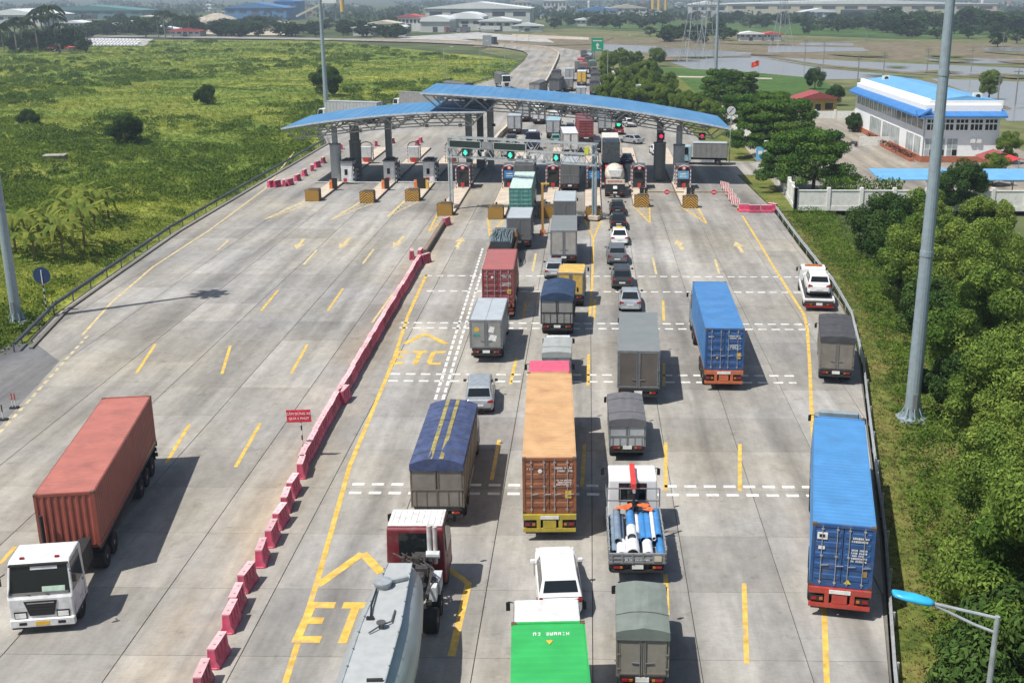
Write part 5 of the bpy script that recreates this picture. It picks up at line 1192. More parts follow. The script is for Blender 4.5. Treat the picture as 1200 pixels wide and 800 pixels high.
C_silver = paint('car_silver', (0.46, 0.49, 0.51), rough=.3, metal=.5, dirt=.05); C_grey = paint('car_grey', (0.17, 0.19, 0.21), rough=.3, metal=.4, dirt=.05); C_dark = paint('car_dark', (0.05, 0.055, 0.06), rough=.28, metal=.3, dirt=.05); C_black = paint('car_black', (0.016, 0.017, 0.019), rough=.25, dirt=.03); C_navy = paint('car_navy', (0.03, 0.04, 0.08), rough=.28, metal=.3, dirt=.03); C_red = paint('car_red', (0.25, .02, .03), rough=.3)

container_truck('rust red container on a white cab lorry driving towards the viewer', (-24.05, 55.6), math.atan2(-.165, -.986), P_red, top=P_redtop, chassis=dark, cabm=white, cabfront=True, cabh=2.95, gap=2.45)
tanker('grey powder tanker with maroon cab and pale weathered cab roof', (-6.9, 29.4), .012)
box_truck('truck under a blue tarpaulin with two yellow stripes', (-6.95, 48.4), .012, P_brgrey, L=8.0, Wd=2.42, H=2.15, z0=1.1, roof=T_blue, arch=.28, style='bars', stripes=(T_yellow, ((-.30, -.14), (.12, .27))), name='tarpaulin_truck', cabm=P_blcab, cabh=2.7, frame=mat('rust_frame', (0.15, 0.12, 0.09), .7, dirt=.5))
car('silver minivan ahead of the blue tarpaulin truck', (-6.42, 63.4), .06, C_silver, 'mpv')
container_truck('orange container lorry with brown doors, yellow rear frame and pink cab', (-1.68, 47.15), .032, P_orange, doors=P_brown, chassis=P_yc, cabm=P_pink, prints=2, H=2.72, cabh=4.0, cabl=2.3)
car('white four wheel drive car in front of the green container', (-1.0, 40.25), .085, carwhite, 'suv', rails=False)
gt = container_truck('bright green container with white cab, cut by the lower edge', (-.56, 21.1), .057, P_green, cabm=white, H=2.72, gap=.3, cabh=3.45, chassis=dark, cabl=2.75)
for ch in KIDS(gt):
    if ch.name.startswith('container'): _c = ch
mb = MB(); rr = random.Random(5); x = -.5; zt_ = 1.36 + 2.72
while x < .62:
    if not -.36 < x < -.22:
        for u in (0, .075): mb.box(x + u, x + u + .022, 11.45, 11.62, zt_ - .03, zt_ + .004) if rr.random() < .8 else None
        for v in (0, .07, .148): mb.box(x + .022, x + .075, 11.45 + v, 11.472 + v, zt_ - .03, zt_ + .004) if rr.random() < .75 else None
    x += .135
mb.build('lettering', print_white, _c); MB().plate([(-.1, 11.15, 4.08), (.14, 11.15, 4.08), (.02, 10.9, 4.08)][::-1], .006).build('warning_triangle', yellowpaint, _c)
box_truck('small truck with olive tarpaulin roof at the lower edge, green stripes on its tail', (2.0, 34.95), -.02, mat('canvas_grey', (0.24, 0.225, 0.19), .8, var=.1, dirt=.25), L=3.3, Wd=1.8, H=1.75, z0=.98, roof=T_olive, arch=.16, name='tarpaulin_truck', cabm=P_greencab, cabh=2.1, cabL=1.5, cabw=1.7, frame=P_brgrey)
crane_truck('white crane truck with red boom, loaded with blue pipes', (2.18, 43.2), 0.01)
pb, pw, pg = mat('pipe_blue', (0.05, 0.22, 0.50), .35, var=.15, dirt=.1), mat('pipe_white', (0.72, 0.72, 0.74), .4, dirt=.2), mat('pipe_slate', (0.17, 0.23, 0.30), .45, dirt=.2)
BXX, BYY = 2.18, 43.2
pl = [(-.98, .35, 1.3, 3.9, .17, pg, None, 'slate pipe lying lowest at the side of the load nearest the orange container'), (-.66, .5, 1.3, 3.9, .17, pg, None, 'second slate pipe beside the lowest one on the crane truck'), (-.82, .9, 1.58, 3.95, .16, pg, None, 'slate pipe resting on the two others on the crane truck'),
      (-.22, 1.7, 1.55, 4.1, .18, pb, None, 'thick blue pipe just right of the slate pipes'), (.06, 1.5, 1.35, 4.1, .12, pw, None, 'thin pale pipe below the crane hook'), (.30, 1.4, 1.4, 4.1, .14, pb, None, 'blue pipe below the crane hook'), (.55, 1.3, 1.45, 4.05, .15, pb, None, 'blue pipe left of the thin white one'), (.74, 1.1, 1.62, 4.05, .09, pw, None, 'thin white pipe on top of the blue ones'), (.95, 1.5, 1.5, 4.1, .17, pb, None, 'topmost blue pipe along the side next to the shade'), (1.0, .1, 1.3, 2.0, .17, pb, None, 'short blue pipe ending above the tail sticker'),
      (-.68, .05, 1.33, 1.3, .22, pw, pw, 'short white pipe end, left of the widest one'), (-.2, .05, 1.40, 1.5, .29, pw, pw, 'widest short white pipe with dark mouth above the tailgate'), (.45, .05, 1.35, 1.2, .22, pw, pw, 'short white pipe end right of the widest one'), (-.22, 1.0, 1.72, 1.9, .22, pw, None, 'white pipe piece lying on the widest one')]
for x, y0, z, y1, r, m, e, lab in pl: pipe(lab, (BXX + x, BYY + y0, z), (BXX + x, BYY + y1, z), r, m, e)
def cover(label, loc):
    t = thing('orange_sheet', label, 'cover', (*loc,)); mb = MB(); rr = random.Random(2)
    for x, y, z, w_ in ((-.55, -.1, .05, .5), (-.2, .05, .1, .45), (.35, .0, .12, .5), (.65, -.15, .02, .4)):
        n = 10; vs = [(x, y, z + .12)]
        for k in range(n): q = 6.283 * k / n; rr_ = w_ * rr.uniform(.5, .8); vs.append((x + rr_ * math.cos(q), y + rr_ * .6 * math.sin(q), z + rr.uniform(-.08, .06)))
        mb.add(vs, [(0, 1 + k, 1 + (k + 1) % n) for k in range(n)] + [tuple(range(n, 0, -1))])
    mb.build('cloth', mat('orange_cloth', (0.68, 0.13, 0.03), .7, var=.25, scale=8), t)
cover('crumpled orange sheet over the pipe ends below the crane boom', (BXX, BYY + 3.9, 1.75))
box_truck('small pale truck with slate tarpaulin roof behind the crane truck cab', (2.17, 56.5), 0.01, P_ltgrey, L=4.1, Wd=1.9, H=1.45, z0=.9, roof=T_slate, arch=.14, style='bars', name='tarpaulin_truck', cabm=P_gcab, cabh=2.05, cabL=1.5, cabw=1.75, gap=.1)
box_truck('large grey box truck with brownish double doors beside the small tarpaulin truck', (3.12, 65.3), -.036, paint('box_dirty', (0.12, 0.105, 0.092), var=.15, scale=1.2, dirt=.5, dirtcol=(.1, .085, .07)), L=8.8, Wd=2.5, H=2.35, z0=1.1, roof=P_roofgrey, cabm=P_blcab, cabh=2.9)
container_truck('blue container lorry on a rust orange chassis in the free lane', (8.62, 68.0), -.02, P_blue, doors=P_navy, chassis=P_oc, cabm=P_gcab, prints=3, H=2.72, cabh=3.0, gap=.5)
container_truck('bright blue container lorry on a red chassis beside the crash rail', (10.12, 40.55), -.19, P_blue2, doors=P_navy, chassis=P_rc, cabm=P_gcab, prints=1, H=2.72, cabh=3.55, deflector=P_gcab, gap=.3, cabl=2.3)
box_truck('grey truck with black slatted roof parked on the shoulder by the rail', (15.95, 69.3), -.17, P_grey, L=5.4, Wd=2.1, H=2.1, z0=1.05, roof=T_dark, arch=.1, name='tarpaulin_truck', cabm=P_dkgrey, cabh=2.4, doors=P_brgrey, frame=P_brgrey)
tow_truck('white flatbed tow truck on the shoulder, carrying a white car', (18.35, 87.1), -.10)
car('white hatchback car riding on the tow truck bed', (18.47, 88.0), -.10, carwhite, 'suv', z=.92, group=None)
box_truck('silver box truck with sun emblem and posters on its doors', (-6.85, 73.4), 0.0, P_ltgrey, L=5.9, Wd=2.15, H=1.95, z0=1.08, roof=P_rooflight, doors=P_grey, ribs=1, logo='sun', cabm=white, cabh=2.5)
box_truck('small truck with flat grey canvas roof in front of the pink cab', (-1.95, 69.0), 0, P_ltgrey, L=3.3, Wd=1.8, H=1.3, z0=.85, roof=T_grey, arch=.08, style='bars', name='tarpaulin_truck', cabm=white, cabh=2.0, cabL=1.5, cabw=1.7, print_=9)
box_truck('truck under a sagging navy tarpaulin with dull lettering on its tail', (-2.2, 79.6), -.02, P_grey, L=4.6, Wd=2.35, H=2.0, z0=1.05, roof=T_navy, arch=.3, style='bars', name='tarpaulin_truck', cabm=P_blcab, cabh=2.5, frame=dark, print_=4)
box_truck('small yellow truck squeezed in ahead of the navy tarpaulin truck', (-1.35, 88.0), -.05, P_ycab, L=2.8, Wd=2.1, H=1.8, z0=1.0, roof=P_ycab, cabm=P_ycab, cabh=2.6)
car('pale silver hatchback half hidden by the yellow cab', (-2.95, 97.0), 0, C_silver, 'hatch')
box_truck('pale grey box truck with four barred doors and flat grey roof', (-2.2, 102.4), .01, paint('box_pale', (0.36, 0.34, 0.31), var=.1, scale=1.5), L=7.6, Wd=2.4, H=2.3, z0=1.02, roof=P_roofgrey, cabm=white)
box_truck('dark grey box truck directly ahead of the pale box truck', (-2.45, 118.5), 0.0, P_dkgrey, L=6.6, Wd=2.3, H=2.2, z0=1.02, roof=P_rooflight, cabm=white)
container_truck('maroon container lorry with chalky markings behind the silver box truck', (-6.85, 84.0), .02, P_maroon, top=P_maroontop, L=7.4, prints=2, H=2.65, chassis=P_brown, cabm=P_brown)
fl = flatbed('flatbed truck with brown tailgate piled with coiled steel rods', (-8.0, 101.6), 0.0, paint('tail_brown', (0.36, 0.18, 0.07)), P_dkgrey, L=6.4, cabh=2.2)
rod = mat('rod_steel', (0.24, 0.31, 0.33), .4, .4, var=.4, scale=6); rodk = mat('rod_dark', (0.03, 0.04, 0.045), .6)
t = thing('steel_load', 'dark bundle of steel rods heaped on the flatbed', 'steel rods', (-8.0, 101.7, 1.1)); rr = random.Random(8)
MB().prism([(-1.05, 0), (1.05, 0), (.9, 1.3), (-.9, 1.3)], 'y', .15, 6.0).build('bundle', rodk, t)
for k in range(16):
    x = -.95 + k * .125 + rr.uniform(-.03, .03); z = 1.32 + rr.uniform(0, .15); MB().tube([(x, .2, z - .2), (x + rr.uniform(-.1, .1), 1.2, z + .1), (x + rr.uniform(-.2, .2), 3.4, z + .05), (x + rr.uniform(-.1, .1), 5.9, z - .1)], .045, 5).build('rod', rod, t)
box_truck('grey box truck with silver roof behind the teal container', (-6.75, 109.2), 0.0, P_dkgrey, L=5.9, Wd=2.3, H=2.15, z0=1.02, roof=P_rooflight, cabm=white)
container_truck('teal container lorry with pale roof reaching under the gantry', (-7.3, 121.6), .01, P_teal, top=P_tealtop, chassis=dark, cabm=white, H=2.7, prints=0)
car('dark saloon with red reflection, first in the queue before the mixer truck', (3.4, 127.6), .01, C_dark, 'sedan'); car('black saloon car behind the dark one near the island nose', (3.3, 119.4), .01, C_black, 'sedan')
car('white taxi saloon in the middle of the car queue', (3.2, 111.3), 0, carwhite, 'sedan', sign=True); car('grey crossover behind the white taxi', (2.75, 102.6), .01, C_grey, 'suv', roofm=None); car('dark grey minivan third from the back of the car queue', (2.95, 93.6), 0, C_dark, 'mpv'); car('silver saloon, last of the car queue before the big grey box truck', (3.38, 86.4), -.02, C_silver, 'sedan')
mixer('cream mixer truck with red lettering at the booth beside the car queue', (3.35, 139.0), 0.0, mat('drum_cream', (0.62, 0.57, 0.48), .5, dirt=.4), P_redcab, mat('red_print', (0.5, .06, .07), .5))
box_truck('dark open framed truck under the canopy beside the second gantry post', (-2.3, 143.5), 0.0, P_dkgrey, L=6.4, Wd=2.3, H=2.6, z0=1.1, roof=P_rooflight, cabm=white, style='bars')
box_truck('dark box truck ahead of the teal container under the canopy', (-8.0, 141.0), 0.0, P_dkgrey, L=8, Wd=2.45, H=2.7, z0=1.1, roof=T_dark, cabm=P_dkgrey)
container_truck('cream white container lorry just past the booths', (3.25, 160.5), 0.0, mat('container_cream', (0.62, 0.6, 0.54), .5, dirt=.3), cabm=P_pink, H=2.8)
container_truck('red container lorry beyond the canopy columns', (-.3, 190.5), .06, P_maroon, H=2.7, L=12.19, cabm=P_redcab)
box_truck('white topped box truck with red cab left of the red container', (-2.7, 176.0), .06, white, L=9.5, Wd=2.4, H=2.5, z0=1.1, roof=white, cabm=P_redcab, cabh=3.2)
box_truck('grey box truck farthest left under the higher wing', (-12.9, 226), 0.0, P_ltgrey, L=7, Wd=2.5, H=2.5, z0=1.1, cabm=white)
box_truck('pale box truck second under the higher wing', (-9.6, 222), 0.0, white, L=6, Wd=2.3, H=2.2, z0=1.0, cabm=white); box_truck('small white truck between the pale box truck and the red container', (-6.4, 216), 0.0, white, L=4, Wd=2.0, H=1.8, z0=1.0, cabm=P_greencab)
car('white minivan behind the gantry next to the dark flatbed', (-9.6, 196), 0, carwhite, 'mpv'); flatbed('dark flatbed with low sides behind the gantry', (-9.0, 180.5), 0, C_navy, C_navy, L=5, side=.4); car('green and white taxi behind the gantry', (-5.4, 192), .05, P_greencab, 'hatch')
car('white car driving off beyond the booths', (8.0, 217), .1, carwhite, 'suv'); car('silver saloon crossing the lane beyond the booths', (8.9, 192), .75, C_silver, 'sedan'); car('navy saloon beside the cream container', (5.8, 167.5), 0, C_navy, 'sedan')
box_truck('grey box truck with pale blue cab standing crosswise beyond the thick columns', (20.5, 168.5), R(84), P_grey, L=5.0, Wd=2.2, H=2.1, z0=1.1, roof=P_rooflight, cabm=P_ltcab, cabh=2.7); car('white car behind the thick columns', (10.9, 178), .1, carwhite, 'hatch')
box_truck('black tarpaulin truck on the highway past the canopy', (-8.6, 291), -.1, P_dkgrey, L=10, Wd=2.5, H=2.6, z0=1.1, roof=T_dark, arch=.35, name='tarpaulin_truck', cabm=P_dkgrey)
box_truck('grey tarpaulin truck left of the black one', (-13.2, 283), -.16, P_grey, L=9, Wd=2.5, H=2.2, z0=1.1, roof=T_slate, arch=.3, name='tarpaulin_truck', cabm=white)
box_truck('yellow backed truck with white roof on the highway', (-1.9, 318), -.02, yellowpaint, L=8, Wd=2.5, H=2.8, z0=1.1, roof=white, cabm=white); box_truck('dark truck with tarpaulin right of the yellow one', (1.9, 312), -.02, P_brgrey, L=8, Wd=2.5, H=2.5, z0=1.1, roof=T_dark, arch=.3, name='tarpaulin_truck', cabm=P_dkgrey)
box_truck('white cab truck below the yellow one, just over the canopy edge', (-1.8, 276), 0, P_ltgrey, L=6, Wd=2.3, H=1.8, z0=1, roof=P_rooflight, cabm=white); box_truck('long truck under green tarpaulin pulled aside past the booths', (11.5, 250), .28, P_blcab, L=13, Wd=2.5, H=2.5, z0=1.1, roof=T_green, arch=.4, name='tarpaulin_truck', cabm=P_blcab)
box_truck('white box truck at the hedge past the canopy', (14.2, 272), .3, P_ltgrey, L=6, Wd=2.4, H=2.4, z0=1.1, roof=white, cabm=white); mixer('distant mixer truck with teal drum at the top of the queue', (.4, 430), 0, mat('drum_teal', (0.08, .25, .27), .5), P_greencab)
box_truck('distant dark truck below the teal mixer', (.2, 392), 0, P_dkgrey, L=8, Wd=2.5, H=2.6, z0=1.1, roof=T_dark, arch=.3, name='tarpaulin_truck', cabm=P_dkgrey); box_truck('distant brown truck left of the dark one', (-3.2, 374), 0, P_brgrey, L=7, Wd=2.4, H=2.4, z0=1.1, cabm=P_redcab); flatbed('distant flatbed in the queue right of the yellow truck', (1.8, 352), 0, P_dkgrey, P_brgrey, L=7)
box_truck('long white trailer truck parked behind the lower wing', (-40.5, 224), R(72), P_ltgrey, L=11.5, Wd=2.5, H=2.8, z0=1.2, roof=P_rooflight, cabm=white, ribs=2); box_truck('slatted grey trailer truck between the two wings', (-31.5, 246), R(62), P_grey, L=10, Wd=2.5, H=2.7, z0=1.2, roof=P_grey, cabm=white, style='bars', ribs=6)
box_truck('dark tarpaulin truck behind the left tip of the higher wing', (-28.5, 276), R(40), P_dkgrey, L=9, Wd=2.5, H=2.5, z0=1.2, roof=T_slate, arch=.3, name='tarpaulin_truck', cabm=white); box_truck('dark truck with white cab roof coming along the far shoulder', (-24.5, 318), R(195), P_dkgrey, L=9, Wd=2.5, H=2.6, z0=1.1, roof=T_slate, arch=.3, name='tarpaulin_truck', cabm=white, cabh=3.6)
for k, (x, y, m_, lab) in enumerate(((-47, 590, C_navy, 'tiny dark truck on the curve of the highway'), (-60, 800, white, 'white trailer truck in the far factory yard'), (-92, 770, P_maroon, 'maroon container truck in the far factory yard'), (-78, 775, P_dkgrey, 'dark tipper in the far factory yard'))):
    box_truck(lab, (x, y), [.9, R(85), .3, R(100)][k], m_, L=[6, 13, 8, 7][k], Wd=2.5, H=2.6, z0=1.1, cabm=white)

# more of the crowd under and beyond the canopy
more = [(-13.2, 205, 'b', P_rooflight, 'grey box truck behind the row of three under the higher wing'), (-12.4, 246, 'b', white, 'white box truck in the pack just past the canopy, outermost lane'), (-9.3, 251, 't', T_slate, 'slate tarpaulin truck in the pack just past the canopy'), (-5.9, 244, 'b', P_grey, 'grey box truck in the pack just past the canopy'), (-2.4, 240, 'b', P_ltgrey, 'pale box truck hidden behind the roof edge of the higher wing'), (1.4, 226, 't', T_olive, 'olive tarpaulin truck ahead of the red container'), (3.0, 206, 'b', P_dkgrey, 'dark grey box truck right of the red container'), (5.2, 231, 'b', white, 'white box truck near the two white cars beyond the booths'), (-6.1, 199, 'b', P_ltcab, 'pale blue box truck left of the red container'),
        (-9.2, 328, 't', T_dark, 'dark tarpaulin truck in the highway queue next to the divider'), (-5.4, 335, 'b', P_ltgrey, 'pale box truck in the highway queue left of the yellow one'), (-5.2, 300, 'b', P_grey, 'grey box truck between the black tarpaulin and the yellow truck'), (1.5, 288, 't', T_dark, 'dark tarpaulin truck at the hedge side over the canopy edge'), (5.4, 300, 't', T_slate, 'slate tarpaulin truck squeezed along the thicket'), (-1.9, 345, 't', T_navy, 'navy tarpaulin truck right above the yellow one'), (-1.6, 366, 'b', P_brown, 'brown box truck in the upper highway queue'), (1.4, 372, 't', T_green, 'green tarpaulin truck in the upper highway queue'), (-2.6, 398, 'b', P_redcab, 'red box truck in the upper highway queue'), (-1.2, 414, 't', T_dark, 'dark tarpaulin truck just below the teal mixer'), (1.2, 448, 'b', P_grey, 'grey box truck above the teal mixer at the top of the queue'), (-1.8, 452, 't', T_slate, 'slate tarpaulin truck at the top of the queue')]
for k, (x, y, kd, m_, lab) in enumerate(more):
    box_truck(lab, (x, y), random.uniform(-.03, .03), P_ltgrey if kd == 'b' else P_dkgrey, L=[6.5, 8, 7.2][k % 3], Wd=2.4, H=[2.3, 2.5, 2.1][k % 3], z0=1.05, roof=m_, arch=.3 if kd == 't' else 0, name='tarpaulin_truck' if kd == 't' else 'box_truck', doors=m_ if kd == 'b' and k % 2 else None, cabm=[white, P_blcab, P_redcab, P_greencab][k % 4])
for k, (x, y, m_, kd, lab) in enumerate(((-12.8, 190, C_dark, 'suv', 'dark car next to the tan divider beyond the gantry'), (-12.6, 176, C_silver, 'sedan', 'silver saloon next to the tan divider behind the gantry'), (5.6, 205, C_red, 'hatch', 'dark red hatchback beyond the cream container'), (7.6, 236, C_grey, 'suv', 'grey car far beyond the booths'), (-3.2, 207, C_navy, 'mpv', 'navy minivan ahead of the red cab'), (1.6, 181, C_black, 'suv', 'black car tucked beside the red container'))):
    car(lab, (x, y), .03, m_, kd)

# ------------------------------------------------------------------ vegetation
def leaf_mesh(name, C, size, m, up=0.0, aspect=.5, seed=1, N=None, nmix=0.0):
    """one rhombic leaf per centre; up > 0 stands the blades, N with nmix turns them towards given normals"""
    r = np.random.RandomState(seed); n = len(C); C = np.asarray(C, float); size = np.broadcast_to(size, (n,))[:, None]
    nor = r.normal(size=(n, 3)); nor /= np.linalg.norm(nor, axis=1)[:, None]
    if N is not None: nor = nor * (1 - nmix) + N * nmix; nor /= np.linalg.norm(nor, axis=1)[:, None]
    a = r.normal(size=(n, 3)); a[:, 2] += up * 3
    if up < .5: a -= nor * (a * nor).sum(1)[:, None]
    a /= np.linalg.norm(a, axis=1)[:, None]
    b = np.cross(nor, a); b /= (np.linalg.norm(b, axis=1)[:, None] + 1e-6)
    V = np.empty((n, 4, 3)); s = size * r.uniform(.65, 1.35, (n, 1))
    V[:, 0] = C - a * s * .5; V[:, 1] = C + b * s * aspect * .5; V[:, 2] = C + a * s * .5; V[:, 3] = C - b * s * aspect * .5
    me = bpy.data.meshes.new(name); me.vertices.add(n * 4); me.loops.add(n * 4); me.polygons.add(n)
    me.vertices.foreach_set('co', V.ravel()); me.loops.foreach_set('vertex_index', np.arange(n * 4, dtype=np.int32))
    me.polygons.foreach_set('loop_start', np.arange(0, n * 4, 4, dtype=np.int32)); me.polygons.foreach_set('loop_total', np.full(n, 4, dtype=np.int32))
    me.materials.append(m); me.update(calc_edges=True); me.validate(); return me

L_bush = leaf_mat('leaf_bush', (0.085, 0.155, 0.030), (0.22, 0.29, 0.058), .25, .30, .45)
L_dark = leaf_mat('leaf_dark', (0.025, 0.058, 0.017), (0.070, 0.12, 0.030), .2, .2, .4)
L_wall = leaf_mat('leaf_layered', (0.038, 0.10, 0.02), (0.115, 0.19, 0.034), .3, .2, .4)
L_field = leaf_mat('leaf_field', (0.075, 0.125, 0.025), (0.28, 0.325, 0.048), .028, .35, .2, c3=(0.16, 0.225, 0.036))
L_scrub = leaf_mat('leaf_scrub', (0.05, 0.10, 0.018), (0.15, 0.24, 0.035), .35, .3, .4)
L_banana = leaf_mat('leaf_banana', (0.09, 0.15, 0.03), (0.25, 0.26, 0.055), .8, .35, .3)
L_far = leaf_mat('leaf_far', (0.018, 0.042, 0.018), (0.055, 0.09, 0.028), .02, .15, .35)
L_palm = leaf_mat('leaf_palm', (0.018, 0.036, 0.018), (0.045, 0.068, 0.028), .1, .2, .35)
bark = mat('bark', (0.10, 0.08, 0.06), .9, var=.3, scale=6); palmbark = mat('palm_bark', (0.22, 0.20, 0.17), .9, var=.3)

def crown(name, R_, H, nc, per, leaf, m, seed, z0, flat=1.0, layered=False, cr=(.26, .42), nm=.6):
    r = np.random.RandomState(seed); C = []; N = []
    for k in range(nc):
        d = r.normal(size=3); d /= np.linalg.norm(d); d[2] = d[2] if r.rand() > .35 else abs(d[2])
        rad = r.uniform(.35, .92) ** .6
        if layered: q = r.uniform(0, 6.283); zz = r.randint(0, 5) / 5.0; rr = R_ * (1.05 - .6 * zz) * r.uniform(.3, 1) ** .6; c = np.array([rr * math.cos(q), rr * math.sin(q), z0 + H * (.1 + .9 * zz)])
        else: c = np.array([d[0] * R_ * rad, d[1] * R_ * rad, z0 + H / 2 + d[2] * H / 2 * rad])
        s = R_ * r.uniform(*cr); p = r.normal(size=(per, 3)); p /= np.linalg.norm(p, axis=1)[:, None]
        rad2 = r.uniform(.72, 1.05, (per, 1)); sc = np.array([1, 1, flat])
        C.append(c + p * rad2 * s * sc); N.append(p)
    return leaf_mesh(name, np.vstack(C), leaf, m, aspect=.42, seed=seed + 1, N=np.vstack(N), nmix=nm)
def trunk(h, r, seed, spread=1.5, m=None):
    mb = MB(); rr = random.Random(seed); top = (rr.uniform(-.2, .2), rr.uniform(-.2, .2), h)
    mb.cyl((0, 0, -.4), (top[0] * .5, top[1] * .5, h * .5), r, r * .75, 8); mb.cyl((top[0] * .5, top[1] * .5, h * .5), top, r * .75, r * .5, 8)
    for k in range(5):
        q = k * 1.26 + rr.uniform(-.3, .3); e = (top[0] + math.cos(q) * spread, top[1] + math.sin(q) * spread, h + rr.uniform(.7, 1.5) * spread * .8)
        mb.cyl((top[0] * .8, top[1] * .8, h * .85), e, r * .42, r * .15, 6)
    return mb.mesh('trunk', m or bark)
CR = [crown('crown', 2.5, 4.9, 46, 680, .185, L_bush, 21, .8, cr=(.15, .32), nm=.5), crown('crown', 2.2, 5.6, 44, 660, .18, L_bush, 22, .9, cr=(.15, .32), nm=.5), crown('crown', 2.8, 4.5, 48, 680, .185, L_bush, 23, .8, cr=(.15, .30), nm=.5)]
CB = [crown('crown', 3.3, 7.4, 56, 860, .19, L_bush, 24, 1.0, cr=(.15, .32), nm=.6), crown('crown', 2.8, 8.0, 54, 840, .19, L_bush, 25, 1.1, cr=(.15, .32), nm=.6)]
CD = [crown('crown', 2.5, 4.6, 40, 520, .21, L_dark, 31, 1.0, cr=(.18, .34)), crown('crown', 2.2, 3.9, 36, 460, .21, L_dark, 32, .9, cr=(.18, .34))]
CW = [crown('crown', 4.6, 6.2, 80, 300, .30, L_wall, 41, 1.4, flat=.55, layered=True, cr=(.15, .30)), crown('crown', 4.1, 6.6, 76, 290, .30, L_wall, 42, 1.4, flat=.55, layered=True, cr=(.15, .30))]
CF = [crown('crown', 3.0, 5.2, 16, 42, .95, L_far, 51, 1.5), crown('crown', 3.6, 4.4, 16, 42, 1.0, L_far, 52, 1.3)]
TR = [trunk(2.6, .2, 1), trunk(3.0, .26, 2), trunk(2.2, .15, 3)]
def tree(x, y, kind, k, s, label, z=0.0, group=None, name='tree', rz=None, sq=1.0):
    t = thing(name, label, 'tree', (x, y, z), rz if rz is not None else (k * 2.4 + x) % 6.28, group); t.scale = (s, s, s * sq)
    link('trunk', TR[k % 3], t); link('crown', kind[k % len(kind)], t); return t

# bushy belt below the crash rail on the right
belt = [(1130, 212, 1), (1080, 258, 0), (1036, 258, 1), (1155, 258, 0), (1102, 292, 0), (1072, 322, 0), (1140, 330, 0), (1190, 372, 1), (1155, 402, 0), (1128, 432, 1), (1178, 482, 0), (1212, 512, 0), (1200, 572, 0), (1222, 640, 0), (1198, 690, 0), (1228, 745, 0), (1205, 785, 1), (1095, 345, 1), (1064, 288, 1), (1120, 310, 1), (1182, 300, 0)]
hts = random.Random(4); bd = ['by the compound wall', 'under the pale blue carport', 'halfway down the belt', 'beside the tall mast', 'near the street lamp']
for k, (qx, qy, dk) in enumerate(belt):
    h = hts.uniform(6.0, 8.0) * (1.15 if qy < 300 else 1.0); x, y = G(qx, qy, h * .62 - 1.0); q = (qy - 200) / 600
    where = ['close under the compound wall', 'a little below the compound wall', 'beyond the tall mast', 'behind the foot of the tall mast', 'below the tall mast', 'level with the blue container', 'above the street lamp', 'around the street lamp'][min(7, int(q * 8))]
    ad = ['rounded', 'spreading', 'tall', 'dense', 'ragged', 'broad', 'low', 'full', 'narrow', 'loose', 'wide', 'drooping'][k % 12]
    tree(x, y, CD if dk == 1 else (CB if qy > 320 else CR), k, h / 6.2 if dk == 1 or qy <= 320 else h / 7.0, '%s %s bushy tree, %s' % (ad, 'dark green' if dk == 1 else 'light green', where), -1.0, 'bushy trees along the crash rail')
# dark layered trees behind the compound wall
wt = [(868, 128, 'first of the layered trees by the canopy tip'), (890, 150, 'layered tree behind the wall, second from the canopy'), (918, 150, 'layered tree overhanging the boundary wall above the gate'), (925, 182, 'broad layered tree just inside the compound gate'), (955, 185, 'layered tree reaching over the compound yard'), (845, 108, 'layered tree behind the round white sign'), (905, 125, 'layered tree at the foot of the red flag'), (870, 105, 'layered tree between the lawn and the canopy')]
for k, (qx, qy, lab) in enumerate(wt):
    x, y = G(qx, qy, 4.5); tree(x, y, CW, k, 1.0 + .12 * (k % 3), 'dark ' + lab, 0, 'layered trees behind the boundary wall')
for k, (qx, qy, s, lab, kd) in enumerate(((955, 92, 1.1, 'dark dense tree behind the red roofed gatehouse', CD), (1003, 138, .9, 'round clipped tree in front of the office side entrance', CD), (980, 108, .9, 'dark tree between gatehouse and office', CD), (1160, 102, 1.2, 'green tree behind the far corner of the office', CR), (1182, 172, .8, 'low green tree beside the red awnings', CR), (147, 156, 1.35, 'solitary dark tree in the overgrown field', CD), (383, 103, 1.5, 'dark tree clump behind the second mast in the field', CD), (242, 112, 1.2, 'low dark bush in the middle of the field', CD), (32, 135, .8, 'dark shrub at the field edge left of the solitary tree', CD), (1165, 195, .8, 'green tree in front of the office red plinth', CR), (1040, 232, .55, 'small round tree before the compound wall', CR))):
    x, y = G(qx, qy, 2.5); tree(x, y, kd, k, s, lab, -.4 if kd is not CD else -1.1, None)
hedge = random.Random(12)
for k in range(22):                                                      # bushes along the far right side of the highway
    qx, qy = 712 + (k % 6) * 17 + hedge.uniform(-4, 4), 72 + (k // 6) * 15 + hedge.uniform(-3, 3)
    if qx > 722 + (qy - 60) * 1.6: qx -= 30
    x, y = G(qx, qy, 2.0); tree(x, y, CR, k, hedge.uniform(.9, 1.3), 'leafy bush in the thicket beside the highway past the canopy', -.8, 'thicket beside the highway', 'bush')
for k in range(10):
    x, y = G(750 + k * 9, 104 + k * 3.0 + (k % 2) * 5, 2); tree(x, y, CR, k, .95, 'leafy bush in the thicket between the canopy roof and the lawn', -.6, 'thicket between canopy and lawn', 'bush')

